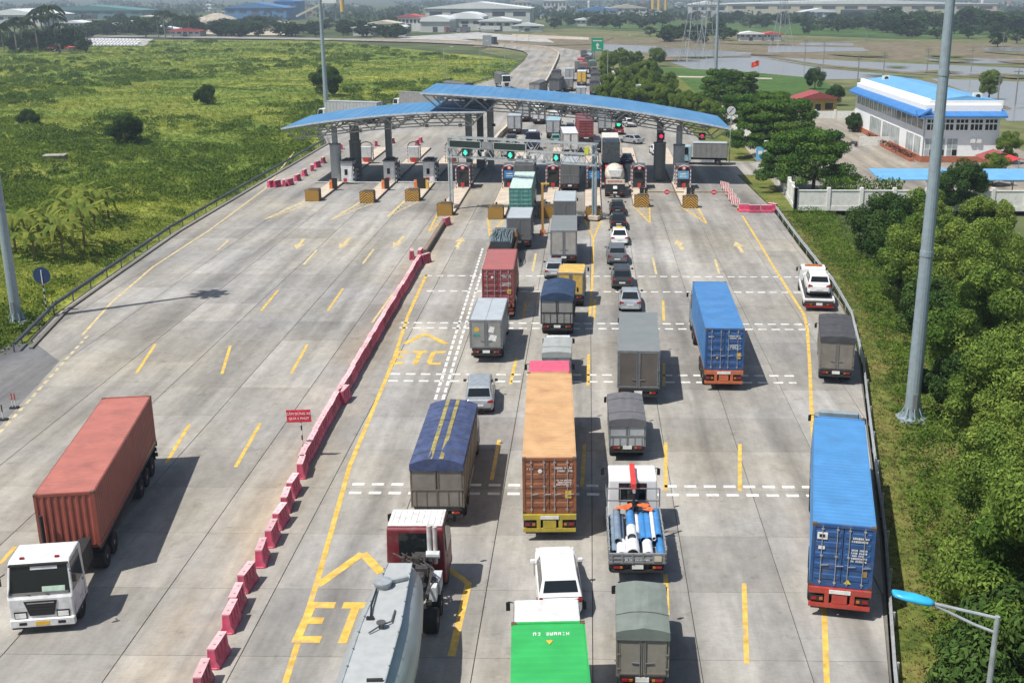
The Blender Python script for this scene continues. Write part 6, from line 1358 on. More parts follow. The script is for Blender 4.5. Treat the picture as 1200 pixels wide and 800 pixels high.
# undergrowth: thousands of small plants nobody could count
def in_field(x, y): return x < Ledge(min(max(y, 77.5), 451)) - 1.3
rs = np.random.RandomState(5); P = []
qx = rs.uniform(-120, 640, 120000); qy = 30 + 420 * rs.rand(120000) ** 1.25
for a, b in zip(qx, qy):
    x, y = G(a, b, -.3)
    if y < 640 and (in_field(x, y) if y < 451 else x < -40 - (y - 451) * .55): P.append((x, y))
P = np.array(P); d_ = np.hypot(P[:, 0], P[:, 1])
def field_z(x, y):
    f = fbm(x, y, 38.0); e = np.array([min(1.0, max(0.0, (Ledge(min(max(b, 77.5), 451)) - a - 1.0) / 14.0)) for a, b in zip(np.ravel(x), np.ravel(y))]).reshape(np.shape(x))
    return -.45 + e * np.clip((560 - np.asarray(y)) / 250, 0, 1) * (np.clip(f - .3, 0, 1) * 4.0 + .25 * vnoise(x, y, 4.0))
hgt = .10 + .8 * np.clip(fbm(P[:, 0] + 300, P[:, 1], 16.0) - .36, 0, 1) * 1.8
pz = field_z(P[:, 0], P[:, 1])
def spray(P, pz, hgt, size, per, seed):
    r = np.random.RandomState(seed); n = len(P); C = np.repeat(np.column_stack([P, pz]), per, 0); s = np.repeat(size, per); h = np.repeat(hgt, per)
    C[:, :2] += r.normal(size=(n * per, 2)) * s[:, None] * .9; C[:, 2] += r.uniform(.0, 1.0, n * per) * h
    return C, s
C, s_ = spray(P, pz, hgt, .05 + d_ * .00075, 6, 6)
nb = np.random.RandomState(44); BC = []; BS = []
for k in range(4200):                                                    # darker thickets standing above the grass
    j = nb.randint(len(P)); bx, by = P[j]
    if fbm(np.array([bx - 90.0]), np.array([by * .6]), 30.0)[0] < .545: continue
    dd = math.hypot(bx, by); s_b = nb.uniform(.35, 1.15) * (1 + dd / 500); n_ = 80; p_ = nb.normal(size=(n_, 3)); p_ /= np.linalg.norm(p_, axis=1)[:, None]; p_ *= np.array([s_b * 1.5, s_b * 1.3, s_b * .75]) * nb.uniform(.6, 1, (n_, 1)); p_[:, 2] = np.abs(p_[:, 2])
    BC.append(p_ + np.array([bx, by, pz[j]])); BS.append(np.full(n_, (.13 + dd * .0011)))
for k in range(150):                                                     # rank growth close behind the rail
    by = nb.uniform(78, 150); bx = Ledge(by) - nb.uniform(2.0, 17) ; s_b = nb.uniform(.5, 1.3); n_ = 110; p_ = nb.normal(size=(n_, 3)); p_ /= np.linalg.norm(p_, axis=1)[:, None]; p_ *= np.array([s_b * 1.4, s_b * 1.2, s_b * .9]) * nb.uniform(.5, 1, (n_, 1)); p_[:, 2] = np.abs(p_[:, 2])
    BC.append(p_ + np.array([bx, by, -.3])); BS.append(np.full(n_, .26))
o = link('scrub', leaf_mesh('scrub', np.vstack(BC), np.concatenate(BS), leaf_mat('leaf_thicket', (0.062, 0.115, 0.022), (0.15, 0.215, 0.036), .05, .28, .32), aspect=.55, seed=45)); tag(o, 'dark thickets scattered over the overgrown field', None, None, 'stuff')
o = link('undergrowth', leaf_mesh('undergrowth', C, s_ * 1.3, L_field, aspect=.4, seed=7, N=np.tile(np.array([[.0, -.25, 1.0]]), (len(C), 1)), nmix=.30)); tag(o, 'tangle of grass, weeds and scrub covering the field', None, None, 'stuff')
# the field surface itself
nx, ny = 120, 130
gx = -44.0 - (np.linspace(0, 1, nx) ** 1.6) * 560; gy = np.linspace(0, 1, ny) ** 1.5 * 640 + 15
X, Y = np.meshgrid(gx, gy); LX = np.array([Ledge(min(max(b, 20), 451)) - .8 if b > 77.4 else interp(SR_L, b) - .1 for b in gy]) + np.array([0 if b < 451 else -(b - 451) * .6 for b in gy])
X = X + 44.0 + LX[:, None]; Z = field_z(X, Y) - .1
me = bpy.data.meshes.new('field'); me.from_pydata(list(zip(X.ravel(), Y.ravel(), Z.ravel())), [], [(j * nx + i, (j + 1) * nx + i, (j + 1) * nx + i + 1, j * nx + i + 1) for j in range(ny - 1) for i in range(nx - 1)])
me.materials.append(field_ground); me.polygons.foreach_set('use_smooth', [True] * len(me.polygons)); me.update(); o = link('field', me); o['kind'] = 'structure'
# grassy bank on the right of the rail
bank = MB(); BY_ = [10, 20, 36.3, 46.9, 63.3, 73, 84.6, 95.3, 112.9, 131]
lines = [(.1, -.03), (4.0, -.35), (9, -1.0), (60, -1.2)]
for j in range(len(BY_) - 1):
    for (d0, z0), (d1, z1) in zip(lines, lines[1:]):
        a, b = BY_[j], BY_[j + 1]; bank.quad((interp(RAIL_R, a) + d0, a, z0), (interp(RAIL_R, a) + d1, a, z1), (interp(RAIL_R, b) + d1, b, z1), (interp(RAIL_R, b) + d0, b, z0))
struct('verge', bank, verge_ground, fix=False)
bk = MB(); strip_sheet(bk, [131, 140, 158.4], lambda y: Redge(y) + .15, lambda y: 24.3 + (y - 131) * .08, -.03); strip_sheet(bk, [171.2, 192, 215, 246, 270, 325, 365], lambda y: Redge(y) + .15, lambda y: 27.6 + (y - 171) * .0, -.05); struct('verge', bk, verge_ground, fix=False)
P = []; rs = np.random.RandomState(15)
while len(P) < 16000:
    y = rs.uniform(18, 131); dd = 1.5 + rs.rand() ** 1.8 * 40; x = interp(RAIL_R, y) + dd
    if rs.rand() < min(1, (dd - 1.3) / 1.6): P.append((x, y, dd))
P = np.array(P); pz = np.interp(P[:, 2], [.1, 4, 9, 60], [-.03, -.35, -1.0, -1.2]); hg = .25 + np.clip((P[:, 2] - 1.5) / 3, 0, 1) * (.4 + 1.9 * np.clip(fbm(P[:, 0], P[:, 1], 5.0) - .3, 0, 1) * 1.5)
edge = P[:, 2] < 6.5
for sel, m_, lab, sd_ in ((edge, L_scrub, 'bright weeds and climbers between the verge and the bushy trees', 16), (~edge, leaf_mat('leaf_scrub_shaded', (0.02, 0.045, 0.012), (0.05, 0.09, 0.02), .4, .2, .4), 'low plants under the bushy trees, coloured dark as their shadow', 18)):  # scrub under the trees gets a darker leaf colour, painting shadow between the crowns
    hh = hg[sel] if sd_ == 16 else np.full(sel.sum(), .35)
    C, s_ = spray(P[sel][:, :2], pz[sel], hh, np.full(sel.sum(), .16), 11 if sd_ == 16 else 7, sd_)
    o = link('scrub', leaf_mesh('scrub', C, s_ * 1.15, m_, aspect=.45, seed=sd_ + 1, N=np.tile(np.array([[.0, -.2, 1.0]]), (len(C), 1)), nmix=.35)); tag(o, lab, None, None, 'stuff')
P = np.column_stack([rs.uniform(.2, 3.2, 5000), rs.uniform(14, 131, 5000)]); X_ = np.array([interp(RAIL_R, b) for b in P[:, 1]]) + P[:, 0]
C, s_ = spray(np.column_stack([X_, P[:, 1]]), -.03 - P[:, 0] * .08, np.full(5000, .08), np.full(5000, .12), 5, 18)
L_dry = leaf_mat('leaf_dry_grass', (0.10, 0.105, 0.03), (0.19, 0.16, 0.06), .5, .3, .35)
o = link('grass', leaf_mesh('grass', C, s_ * 1.3, L_dry, up=.4, aspect=.3, seed=19)); tag(o, 'short dry grass on the verge behind the rail', None, None, 'stuff')
lit = random.Random(9)
for k, (qx, qy) in enumerate(((1042, 445), (1045, 447), (1043, 556), (1066, 642), (1068, 640), (1075, 672), (1073, 750), (1078, 788), (1092, 790), (1000, 350), (1030, 470))):
    x, y = G(qx, qy, -.3); mb = MB(); w_ = lit.uniform(.08, .22); vs = [(lit.uniform(-w_, w_), lit.uniform(-w_, w_), lit.uniform(0, .1)) for _ in range(6)]
    mb.add(vs, [(0, 1, 2), (1, 3, 2), (2, 3, 4), (3, 5, 4), (0, 2, 4), (0, 4, 5), (0, 5, 1), (1, 5, 3)]); o = mb.build('litter_bag', white); o.location = (x, y, -.25); tag(o, 'crumpled scrap of white litter on the verge', 'litter', 'litter on the verge')

# banana clump and palms
def banana(x, y, s, label):
    t = thing('banana_plant', label, 'banana plant', (x, y, -.3), (x * 3) % 6, 'banana plants in the field corner'); rr = random.Random(int(x * 10)); MB().cyl((0, 0, 0), (0, 0, 1.6 * s), .14, .09, 8).build('stem', mat('banana_stem', (0.20, 0.17, 0.07), .8), t)
    for k in range(11):
        q = k * .571 + rr.uniform(-.25, .25); d = Vector((math.cos(q), math.sin(q), 0)); n = Vector((-d.y, d.x, 0)); L = s * rr.uniform(1.3, 2.0); mb = MB(); pts = [(0, 0), (.3, .45), (.6, .55), (.85, .35), (1, -.05)]; ws = [.04, .13, .16, .12, .02]; vs = []
        for (u, z), w_ in zip(pts, ws): c_ = d * u * L + Vector((0, 0, 1.5 * s + z * L * .8)); vs += [c_ - n * w_ * s - Vector((0, 0, .06)), c_, c_ + n * w_ * s - Vector((0, 0, .06))]
        for j in range(4): mb.f += [[j * 3, j * 3 + 1, j * 3 + 4, j * 3 + 3], [j * 3 + 1, j * 3 + 2, j * 3 + 5, j * 3 + 4]]; mb.m += [0, 0]
        mb.v = [tuple(v) for v in vs]; mb.build('leaf', L_banana, t, fix=False)
for k, (qx, qy) in enumerate(((65, 290), (85, 275), (112, 268), (128, 260), (75, 305), (100, 292), (42, 310), (92, 258), (20, 305), (30, 285))):
    banana(*G(qx, qy, 0), 1.6 + .25 * (k % 3), ['yellowing', 'green', 'bent'][k % 3] + ' banana plant ' + ['behind the round sign', 'in the middle of the clump', 'at the rear of the clump', 'nearest the rail', 'in the front of the clump', 'beside the bare soil', 'next to the mast foot', 'at the far end of the clump', 'left of the mast foot', 'behind the mast'][k])
PF = []
def palm_crown(seed, n=18, L=2.9):
    rr = random.Random(seed); C = []; mb = MB()
    for k in range(n):
        q = k * 6.283 / n + rr.uniform(-.2, .2); d = Vector((math.cos(q), math.sin(q), 0)); nn = Vector((-d.y, d.x, 0)); e = rr.uniform(.0, .8); prev = None
        for j in range(7):
            u = j / 6; c_ = d * u * L + Vector((0, 0, e * L * .5 * u * 2 * (1 - u * .9) - u * u * 1.5 * (1 - e * .5)))
            if prev is not None:
                for s in (-1, 1): mb.quad(prev, c_, c_ + nn * s * .45 * (1.1 - u) + Vector((0, 0, -.3)), prev + nn * s * .45 * (1.15 - u) + Vector((0, 0, -.3)))
            prev = c_
    return mb.mesh('crown', L_palm, fix=False)
PC = [palm_crown(1), palm_crown(2)]; PT = MB().cyl((0, 0, 0), (.2, .1, 7.5), .2, .13, 8).mesh('trunk', palmbark)
pr = random.Random(31)
for k, (qx, qy, h) in enumerate(((12, 58, 1.0), (20, 62, 1.1), (28, 60, 1.2), (36, 58, 1.0), (45, 60, 1.25), (52, 58, 1.45), (60, 57, 1.6), (66, 59, 1.3), (74, 60, 1.0), (186, 44, .95), (194, 45, 1.25), (203, 44, 1.1), (212, 43, 1.0), (222, 43, .95), (90, 60, .8), (5, 62, .9))):
    x, y = G(qx, qy); t = thing('palm_tree', ['dark coconut palm in the grove by the field corner', 'slender palm in the short row before the pale sheds'][9 <= k <= 13], 'palm tree', (x, y, -.4), k, ['palms in the grove', 'palms in the row'][9 <= k <= 13]); t.scale = (1.6 * h,) * 3; 
    o = link('trunk', PT, t); link('crown', PC[k % 2], t, (.2, .1, 7.5))
for k in range(14):
    x, y = G(2 + k * 7.5 + pr.uniform(-3, 3), 60 + pr.uniform(-3, 3)); tree(x, y, CF, k, pr.uniform(.9, 1.5), 'dark tree under the coconut palms in the field corner', -.5, 'trees below the palms')

# ------------------------------------------------------------------ office, boundary wall, carport
wallp = mat('wall_paint', (0.70, 0.70, 0.66), .7, var=.08, dirt=.4, dirtcol=(0.4, 0.38, 0.32)); offw = mat('office_white', (0.84, 0.84, 0.84), .6, var=.04, dirt=.15, dirtcol=(.5, .5, .48))
brick = mat('brick_red_base', (0.38, 0.13, 0.07), .8, var=.25, scale=6); blue_r = mat('roof_blue', (0.045, 0.18, 0.45), .5, var=.1, scale=.8, dirt=.2, dirtcol=(.2, .35, .55)); blue_l = mat('roof_light_blue', (0.14, 0.36, 0.60), .5, var=.1, scale=.8)
pale_glass = mat('pale_glass', (0.35, 0.40, 0.40), .15, var=.3, scale=.6)
t = thing('office_building', 'white two storey toll office with blue roofs and red base', 'building', (49.9, 171.4, 0))
Wd, Dp = 11.2, 45.0
MB().box(0, Wd, 0, Dp, .9, 8.4).build('wall', offw, t); MB().box(-.12, Wd + .12, -.12, Dp + .1, 0, .9).build('brick_base', brick, t)
rf = MB(); rf.prism([(-1.3, 6.65), (-1.3, 6.95), (.6, 8.0), (.6, 7.7)], 'y', -1.3, Dp + .6).build('side_roof', blue_r, t)
MB().prism([(-1.3, 6.65), (-1.3, 6.95), (.4, 7.7), (.4, 7.4)], 'x', -1.32, Wd + .6).build('front_roof', blue_r, t)
MB().box(.6, Wd + .3, .4, .75, 7.4, 9.0).build('parapet', offw, t); MB().box(.6, .95, .75, Dp, 7.9, 9.2).build('parapet', offw, t)
up = MB(); up.prism([(.95, 8.9), (Wd / 2 + .5, 9.7), (Wd + .3, 8.9), (Wd + .3, 8.75), (.95, 8.75)], 'y', .8, Dp).build('upper_roof', blue_l, t)
for k in range(5):
    x0 = .35 + k * 2.15; w = MB().box(x0, x0 + 1.9, -.03, 0, 4.6, 6.5).build('window', offw, t)
    for j in range(3): MB().box(x0 + .09 + j * .62, x0 + .56 + j * .62, -.045, -.03, 4.78, 5.6).build('pane', glass, w); MB().box(x0 + .09 + j * .62, x0 + .56 + j * .62, -.045, -.03, 5.82, 6.3).build('pane', glass, w)
for x0, x1 in ((.3, 3.3), (3.6, 5.2)):
    w = MB().box(x0, x1, -.03, 0, .95, 3.6).build('window', offw, t); n = int((x1 - x0) / .7)
    for j in range(n): a = x0 + .04 + j * (x1 - x0) / n; b_ = a + (x1 - x0) / n - .08; MB().box(a, b_, -.045, -.03, 2.0, 3.5).build('pane', pale_glass, w); MB().box(a, b_, -.045, -.03, 1.0, 1.9).build('pane', [pale_glass, glass][j % 2], w)
for k in range(14):
    y0 = .6 + k * 3.1; w = MB().box(-.03, 0, y0, y0 + 2.8, 4.6, 6.4).build('window', offw, t)
    for j in range(4): MB().box(-.045, -.03, y0 + .12 + j * .68, y0 + .60 + j * .68, 4.8, 6.2).build('pane', [glass, pale_glass][j % 2 if k > 4 else 0], w)
for y0, y1 in ((1.0, 4.5), (4.9, 9.0), (13, 24), (25, 33)):
    w = MB().box(-.03, 0, y0, y1, .95, 3.7).build('window', offw, t); n = int((y1 - y0) / 1.1)
    for j in range(n): a = y0 + .05 + j * (y1 - y0) / n; MB().box(-.045, -.03, a, a + (y1 - y0) / n - .1, 1.0, 3.6).build('pane', pale_glass, w)
for x, y in ((7.6, 2.0), (3.5, 40)): b = MB().box(x, x + 1.2, y, y + .9, 9.05, 9.95).build('air_conditioner', wallp, t); MB().cyl((x + .6, y - .01, 9.5), (x + .6, y - .03, 9.5), .36, n=14).build('fan_grille', dark, b)
for x in (7.0, 7.9): MB().box(x, x + .7, -.35, 0, 2.9, 3.5).build('air_conditioner', wallp, t)
MB().cyl((.05, -.08, .9), (.05, -.08, 6.9), .06, n=8).build('drain_pipe', galv, t)
hd = MB()
for k in range(20): x, y = 49.9 - 1.2, 172 + k * 1.4; hd.box(x - .3, x + .3, y, y + 1.38, 0, .45)
o = hd.build('planter', brick); tag(o, 'long red brick planter along the office side wall', 'planter')
rs = np.random.RandomState(2); C = np.column_stack([48.7 + rs.normal(size=900) * .25, rs.uniform(172, 200, 900), rs.uniform(.4, 1.1, 900)]); o = link('hedge', leaf_mesh('hedge', C, .3, leaf_mat('leaf_purple', (0.10, 0.03, 0.05), (0.14, 0.10, 0.04), .5, .2, .4), seed=3)); tag(o, 'purple leaved hedge in the brick planter', 'hedge')

def compound_wall(label, pts, gaps=()):
    t = thing('boundary_wall', label, 'wall', (*pts[0], 0)); o = Vector((*pts[0], 0))
    for (a, b) in zip(pts, pts[1:]):
        d = Vector((b[0] - a[0], b[1] - a[1], 0)); n = max(1, int(d.length / 3.6)); u = d / n; e = d.normalized()
        for k in range(n):
            p = Vector((*a, 0)) - o + u * k; q = p + u
            MB().bar(p + e * .22 + Vector((0, 0, 1.15)), q - e * .22 + Vector((0, 0, 1.15)), .16, 2.3).build('wall_panel', wallp, t); MB().bar(p + e * .22 + Vector((0, 0, .28)), q - e * .22 + Vector((0, 0, .28)), .26, .56).build('plinth', wallp, t); MB().bar(p + e * .22 + Vector((0, 0, 2.35)), q - e * .22 + Vector((0, 0, 2.35)), .28, .1).build('coping', wallp, t)
            MB().cb((p.x, p.y, 1.35), (.42, .42, 2.7)).build('pier', wallp, t, bevel=.02)
        MB().cb((Vector((*b, 0)) - o + Vector((0, 0, 1.35))), (.42, .42, 2.7)).build('pier', wallp, t)
    return t
compound_wall('white panelled boundary wall along the verge and behind the bushy trees', [(26.1, 158.5), (24.1, 131.2), (62, 131.2)])
compound_wall('white panelled boundary wall running from the gate towards the canopy', [(27.2, 172), (27.6, 236)])
t = thing('gate_pillar', 'white gate pillar with blue notice panel at the compound entrance', 'gate pillar', (26.6, 171.0, 0)); MB().box(-.3, .3, -.3, .3, 0, 3.2).build('pillar', wallp, t, bevel=.02); MB().box(-1.5, -.35, -.1, 0, .3, 2.3).build('panel', booth_b2, t); MB().box(-1.2, -.6, -.11, -.1, 1.2, 1.7).build('lettering', print_white, t)
t = thing('compound_gate', 'dark folding gate at the compound entrance', 'gate', (26.3, 160, 0))
for k in range(7): MB().box(-.05, .05, k * .45, k * .45 + .38, .1, 1.9).build('leaf_panel', steelgrey, t)
t = thing('carport', 'long pale blue carport roof behind the boundary wall', 'carport', (34.5, 134.5, 0)); MB().prism([(0, 3.0), (0, 3.1), (6.0, 3.55), (6.0, 3.45)], 'x', 0, 34).build('roof', blue_l, t)
for k in range(7): MB().cyl((1 + k * 5, .8, 0), (1 + k * 5, .8, 3.05), .07, n=8).build('post', steelgrey, t); MB().bar((1 + k * 5, .8, 2.3), (1 + k * 5, 2.4, 3.15), .07).build('brace', steelgrey, t)
rs = np.random.RandomState(22); n = 2600; C = np.column_stack([rs.uniform(27.5, 37, n), 132.6 + np.abs(rs.normal(size=n)) * 1.6, rs.uniform(0, 1, n) ** 1.0 * 3.3]); o = link('hedge', leaf_mesh('hedge', C, .42, L_scrub, up=.5, aspect=.35, seed=23)); tag(o, 'spiky green hedge inside the boundary wall corner', 'hedge')
red_r = mat('tile_red', (0.30, 0.06, 0.06), .7, var=.2, scale=3)
t = thing('gatehouse', 'small gatehouse with dark red roof and yellow wall', 'building', (*G(958, 134), 0), .1); MB().box(-4, 4, 0, 5, 0, 3.2).build('wall', mat('ochre_wall', (0.55, 0.36, 0.10), .7), t); MB().prism([(-4.8, 3.2), (0, 4.6), (4.8, 3.2)], 'y', -.8, 5.8).build('roof', red_r, t); MB().box(-.6, .6, -.03, 0, 0, 2.1).build('door', dark, t); MB().box(1.5, 3.2, -.03, 0, 1, 2.3).build('window', glass, t); MB().box(-3.2, -1.5, -.03, 0, 1, 2.3).build('window', glass, t)
t = thing('garden_wall', 'low cream wall in front of the gatehouse', 'wall', (*G(955, 139), 0)); MB().box(-8, 8, -.1, .1, 0, 1.5).build('wall_panel', wallp, t)
for k in range(5): MB().box(-8.2 + k * 4, -7.8 + k * 4, -.2, .2, 0, 1.8).build('pier', wallp, t)
for k, (qx, qy, lab) in enumerate(((1175, 185, 'dark red awning at the back of the office'), (1195, 192, 'bright red awning at the back of the office'))):
    x, y = G(qx, qy, 2.5); t = thing('awning', lab, 'awning', (x, y, 0), 0, 'red awnings'); MB().prism([(-2.6, 2.3), (0, 3.2), (2.6, 2.3), (0, 3.1)], 'y', 0, 4).build('cover', [red_r, redpaint][k], t)
    for s in (-2.4, 2.4): MB().cyl((s, .2, 0), (s, .2, 2.35), .05, n=6).build('post', galv, t)
t = thing('utility_trailer', 'pale low wall with motorbike parked by the office entrance', 'wall', (*G(1018, 171), 0)); MB().box(-1.6, 3.8, -.1, .1, 0, 1.5).build('wall_panel', wallp, t); t.name = 'entrance_wall'; t['label'] = 'short pale wall screening the office side entrance'
t = thing('motorbike', 'small dark motorbike at the end of the entrance wall', 'motorbike', (*G(1003, 172), 0), .6)
for y in (0, 1.25): MB().lathe([(.2, -.05), (.3, -.05), (.3, .05), (.2, .05)], 'x', o=(0, y, .3), n=14).build('wheel', rubber, t)
MB().prism([(.1, .4), (.9, .35), (1.1, .8), (.8, .75), (.4, .6), (-.2, .75), (-.2, .6)], 'x', -.12, .12).build('body', C_dark, t); MB().box(-.14, .14, -.15, .6, .76, .84).build('seat', black, t); MB().bar((-.35, 1.05, 1.0), (.35, 1.05, 1.0), .04).build('handlebar', steelgrey, t)

# flag, masts, lamps, signs -----------------------------------------------------
x, y = G(888, 112); t = thing('flag', 'red national flag with yellow star on a pole', 'flag', (x, y, 0)); MB().cyl((0, 0, 0), (0, 0, 8.5), .06, .04, 8).build('pole', galv, t)
fm = mat('flag_red', (0.62, 0.03, 0.02), .7); mb = MB(); n = 8
for k in range(n): a, b = k / n, (k + 1) / n; fz = lambda u: -.5 * u * u + .1 * math.sin(u * 7); fy = lambda u: .15 * math.sin(u * 9); mb.quad((-a * 1.9, fy(a), 7.1 + fz(a)), (-b * 1.9, fy(b), 7.1 + fz(b)), (-b * 1.9, fy(b), 8.4 + fz(b)), (-a * 1.9, fy(a), 8.4 + fz(a)))
fl_ = mb.build('cloth', fm, t, fix=False); MB().prism([(-.95 + .38 * (1 if k % 2 == 0 else .4) * math.sin(k * .628), 7.55 + .38 * (1 if k % 2 == 0 else .4) * math.cos(k * .628)) for k in range(10)], 'y', -.13, .22).build('star', mat('flag_yellow', (.75, .55, .02), .6), fl_)
def mast(x, y, h, r0, r1, label, z=-.3):
    t = thing('light_mast', label, 'light mast', (x, y, z), 0, 'tall light masts'); n = 3
    for k in range(n): MB().cyl((0, 0, .3 + h * k / n), (0, 0, .3 + h * (k + 1) / n), r0 + (r1 - r0) * k / n, r0 + (r1 - r0) * (k + 1) / n, 16, caps=True).build('mast_section', mastm, t, smooth=False)
    for k in range(1, n): MB().cyl((0, 0, .3 + h * k / n - .2), (0, 0, .3 + h * k / n + .1), r0 + (r1 - r0) * k / n + .03, n=16).build('sleeve_joint', mastm, t)
    MB().cyl((0, 0, .25), (0, 0, .36), r0 * 2.0, n=12).build('base_flange', mastm, t); g_ = MB()
    for k in range(8): q = k * .785; g_.prism([(r0, .36), (r0 * 1.8, .36), (r0, 1.3)], 'y', -.02, .02) if k == 0 else g_.bar((r0 * math.cos(q), r0 * math.sin(q), 1.0), (r0 * 1.7 * math.cos(q), r0 * 1.7 * math.sin(q), .36), .05)
    g_.build('stiffener', mastm, t); MB().box(-.75, .75, -.75, .75, -.3, .26).build('footing', concrete, t); MB().box(-.12, .12, -r0 - .03, -r0 + .02, .9, 1.9).build('hatch_door', steelgrey, t)
    hd = MB(); hd.lathe([(1.1, h + .1), (1.1, h + .3)], n=16); 
    hd.build('lamp_ring', steelgrey, t)
    for k in range(8): q = k * .785; MB().cb((1.3 * math.cos(q), 1.3 * math.sin(q), h), (.5, .5, .3)).build('lamp_head', lamp, t)
mast(*G(1068, 489), 30, .44, .2, 'tall grey mast rising out of the picture among the bushy trees')
mast(*G(20, 376), 27, .40, .2, 'tall mast at the field corner, leaning out past the picture edge'); mast(-52.6, 231, 32, .5, .22, 'tall pale mast standing behind the lower canopy wing'); mast(28.3, 259.5, 30, .45, .2, 'tall mast beyond the lawn, right of the canopy')
t = thing('street_lamp', 'street lamp with bright blue cobra head over the verge', 'street lamp', (10.05, 24.7, -.3)); MB().cyl((0, 0, 0), (0, 0, 9.8), .11, .065, 12).build('pole', galv, t)
arm = [(0, 0, 9.35), (-.5, .12, 9.5), (-1.0, .26, 9.7), (-1.5, .4, 9.9)]; MB().tube(arm, .04, 8).tube([(0, 0, 9.75), (-.6, .16, 9.82), (-1.5, .4, 9.92)], .045, 8).build('arm', galv, t)
hd = MB(); st = [(0, .07, .06), (.12, .16, .10), (.45, .22, .11), (.8, .21, .09), (.97, .17, .07), (1.0, .1, .05)]; n = 12
for u, w_, h_ in st:
    for k in range(n): q = 6.283 * k / n; hd.v.append((-1.45 - u * .96, .39 + u * .26 + w_ * math.cos(q) * 1.0, 9.93 + u * .12 + h_ * math.sin(q)))
for j in range(len(st) - 1):
    for k in range(n): hd.f.append([j * n + k, j * n + (k + 1) % n, (j + 1) * n + (k + 1) % n, (j + 1) * n + k]); hd.m.append(0)
hd.f += [list(range(n)), [(len(st) - 1) * n + k for k in range(n)]]; hd.m += [0, 0]; hd.build('lamp_head', mat('lamp_blue', (0.03, 0.38, 0.62), .35), t, smooth=True)
def far_lamp(x, y, label, side=1, h=9):
    t = thing('street_lamp', label, 'street lamp', (x, y, -.2), 0, 'highway street lamps'); MB().cyl((0, 0, 0), (0, 0, h), .12, .08, 6).build('pole', galv, t); MB().bar((0, 0, h), (side * 2.2, 0, h + .7), .09).build('arm', galv, t); MB().box(min(side * 2.0, side * 2.9), max(side * 2.0, side * 2.9), -.15, .15, h + .62, h + .78).build('lamp_head', lamp, t)
for k, (qx, qy, lab) in enumerate(((521, 94, 'street lamp at the field edge left of the higher wing'), (563, 82, 'street lamp above the dark trucks on the shoulder'), (606, 65, 'street lamp inside the highway curve'), (592, 85, 'slim street lamp just above the canopy'), (712, 98, 'street lamp before the thicket'), (745, 72, 'street lamp over the thicket'), (620, 58, 'street lamp at the far curve'))): far_lamp(*G(qx, qy), lab, 1 if k < 4 else -1)
x, y = G(357, 536); t = thing('no_stopping_sign', 'red board with two lines of white capitals on a striped post', 'road sign', (x, y - .2, 0)); 
for k in range(9): MB().cyl((0, 0, k * .28), (0, 0, k * .28 + .28), .04, n=8).build('post_band', white if k % 2 else black, t)
b = MB().box(-.65, .65, -.06, -.02, 2.15, 2.85).build('board', mat('sign_board_red', (0.55, 0.02, 0.05), .5), t); b.rotation_euler = (0, R(-2), 0)
lettering('CẤM DỪNG XE', .19, mat('sign_letter_white', (.8, .78, .76), .6, var=0), b, (0, -.066, 2.63), (math.pi / 2, 0, 0)); lettering('QUÁ 5 PHÚT', .19, mat('sign_letter_white', (.8, .78, .76), .6), b, (0, -.066, 2.36), (math.pi / 2, 0, 0))
x, y = G(55, 366); t = thing('round_sign', 'dark blue back of a round road sign on a black and white post', 'road sign', (x, y, -.1)); n = 12
for k in range(n): MB().cyl((0, 0, k * .26), (0, 0, k * .26 + .26), .05, n=8).build('post_band', white if k % 2 else black, t)
MB().cyl((0, -.03, 3.1), (0, .0, 3.1), .68, n=28).build('disc', mat('sign_back_blue', (0.02, 0.045, 0.12), .5), t); MB().bar((0, -.06, 2.5), (0, -.06, 3.55), .07, .05).build('bracket', white, t)
for k, (qx, qy, lab) in enumerate(((17, 478, 'red and white marker post on a black foot beside the asphalt'), (4, 492, 'black topped marker post at the picture edge beside the asphalt'))):
    x, y = G(qx, qy); t = thing('marker_post', lab, 'marker post', (x, y, 0), 0, 'marker posts')
    for dx in (-.09, .09) if k == 0 else (0,):
        for j in range(4): MB().cyl((dx, 0, .08 + j * .22), (dx, 0, .08 + j * .22 + .22), .035, n=8).build('post_band', [white, white, redpaint if k == 0 else black, redpaint if k == 0 else black][j], t)
    MB().box(-.25, .25, -.15, .15, 0, .09).build('foot', rubber, t)
x, y = G(869, 150); t = thing('round_sign', 'white round sign with dark slash in front of the layered trees', 'road sign', (20.8, 168, 0)); MB().cyl((0, 0, 0), (0, 0, 8.3), .07, n=8).build('post', galv, t); MB().cyl((0, -.08, 7.9), (0, -.04, 7.9), .62, n=24).build('disc', white, t); MB().bar((-.3, -.09, 7.55), (.3, -.09, 8.25), .02, .1).build('slash', black, t)
x, y = G(700, 78); t = thing('highway_sign', 'green overhead style highway sign with white arrow at the hedge', 'road sign', (x, y, 0)); MB().box(-2.1, 2.1, -.08, .08, 5.2, 9.6).build('board', mat('sign_green', (0.01, 0.30, 0.16), .5), t)
for s in (-1.4, 1.4): MB().cyl((s, .1, 0), (s, .1, 9), .12, n=8).build('post', galv, t)
MB().plate([(-.25, -.09, 5.8), (.25, -.09, 5.8), (.25, -.09, 7.0), (.7, -.09, 7.0), (0, -.09, 8.0), (-.7, -.09, 7.0), (-.25, -.09, 7.0)], .02).build('arrow', print_white, t); MB().box(-1.6, 1.6, -.1, -.085, 8.5, 8.8).build('lettering', print_white, t)
x, y = G(571, 59); t = thing('highway_sign', 'grey back of a road sign inside the highway curve', 'road sign', (x, y, 0)); MB().box(-2, 2, -.06, .06, 2.0, 6.5).build('board', galv, t); MB().cyl((-1.2, .1, 0), (-1.2, .1, 6), .12, n=6).cyl((1.2, .1, 0), (1.2, .1, 6), .12, n=6).build('post', steelgrey, t)
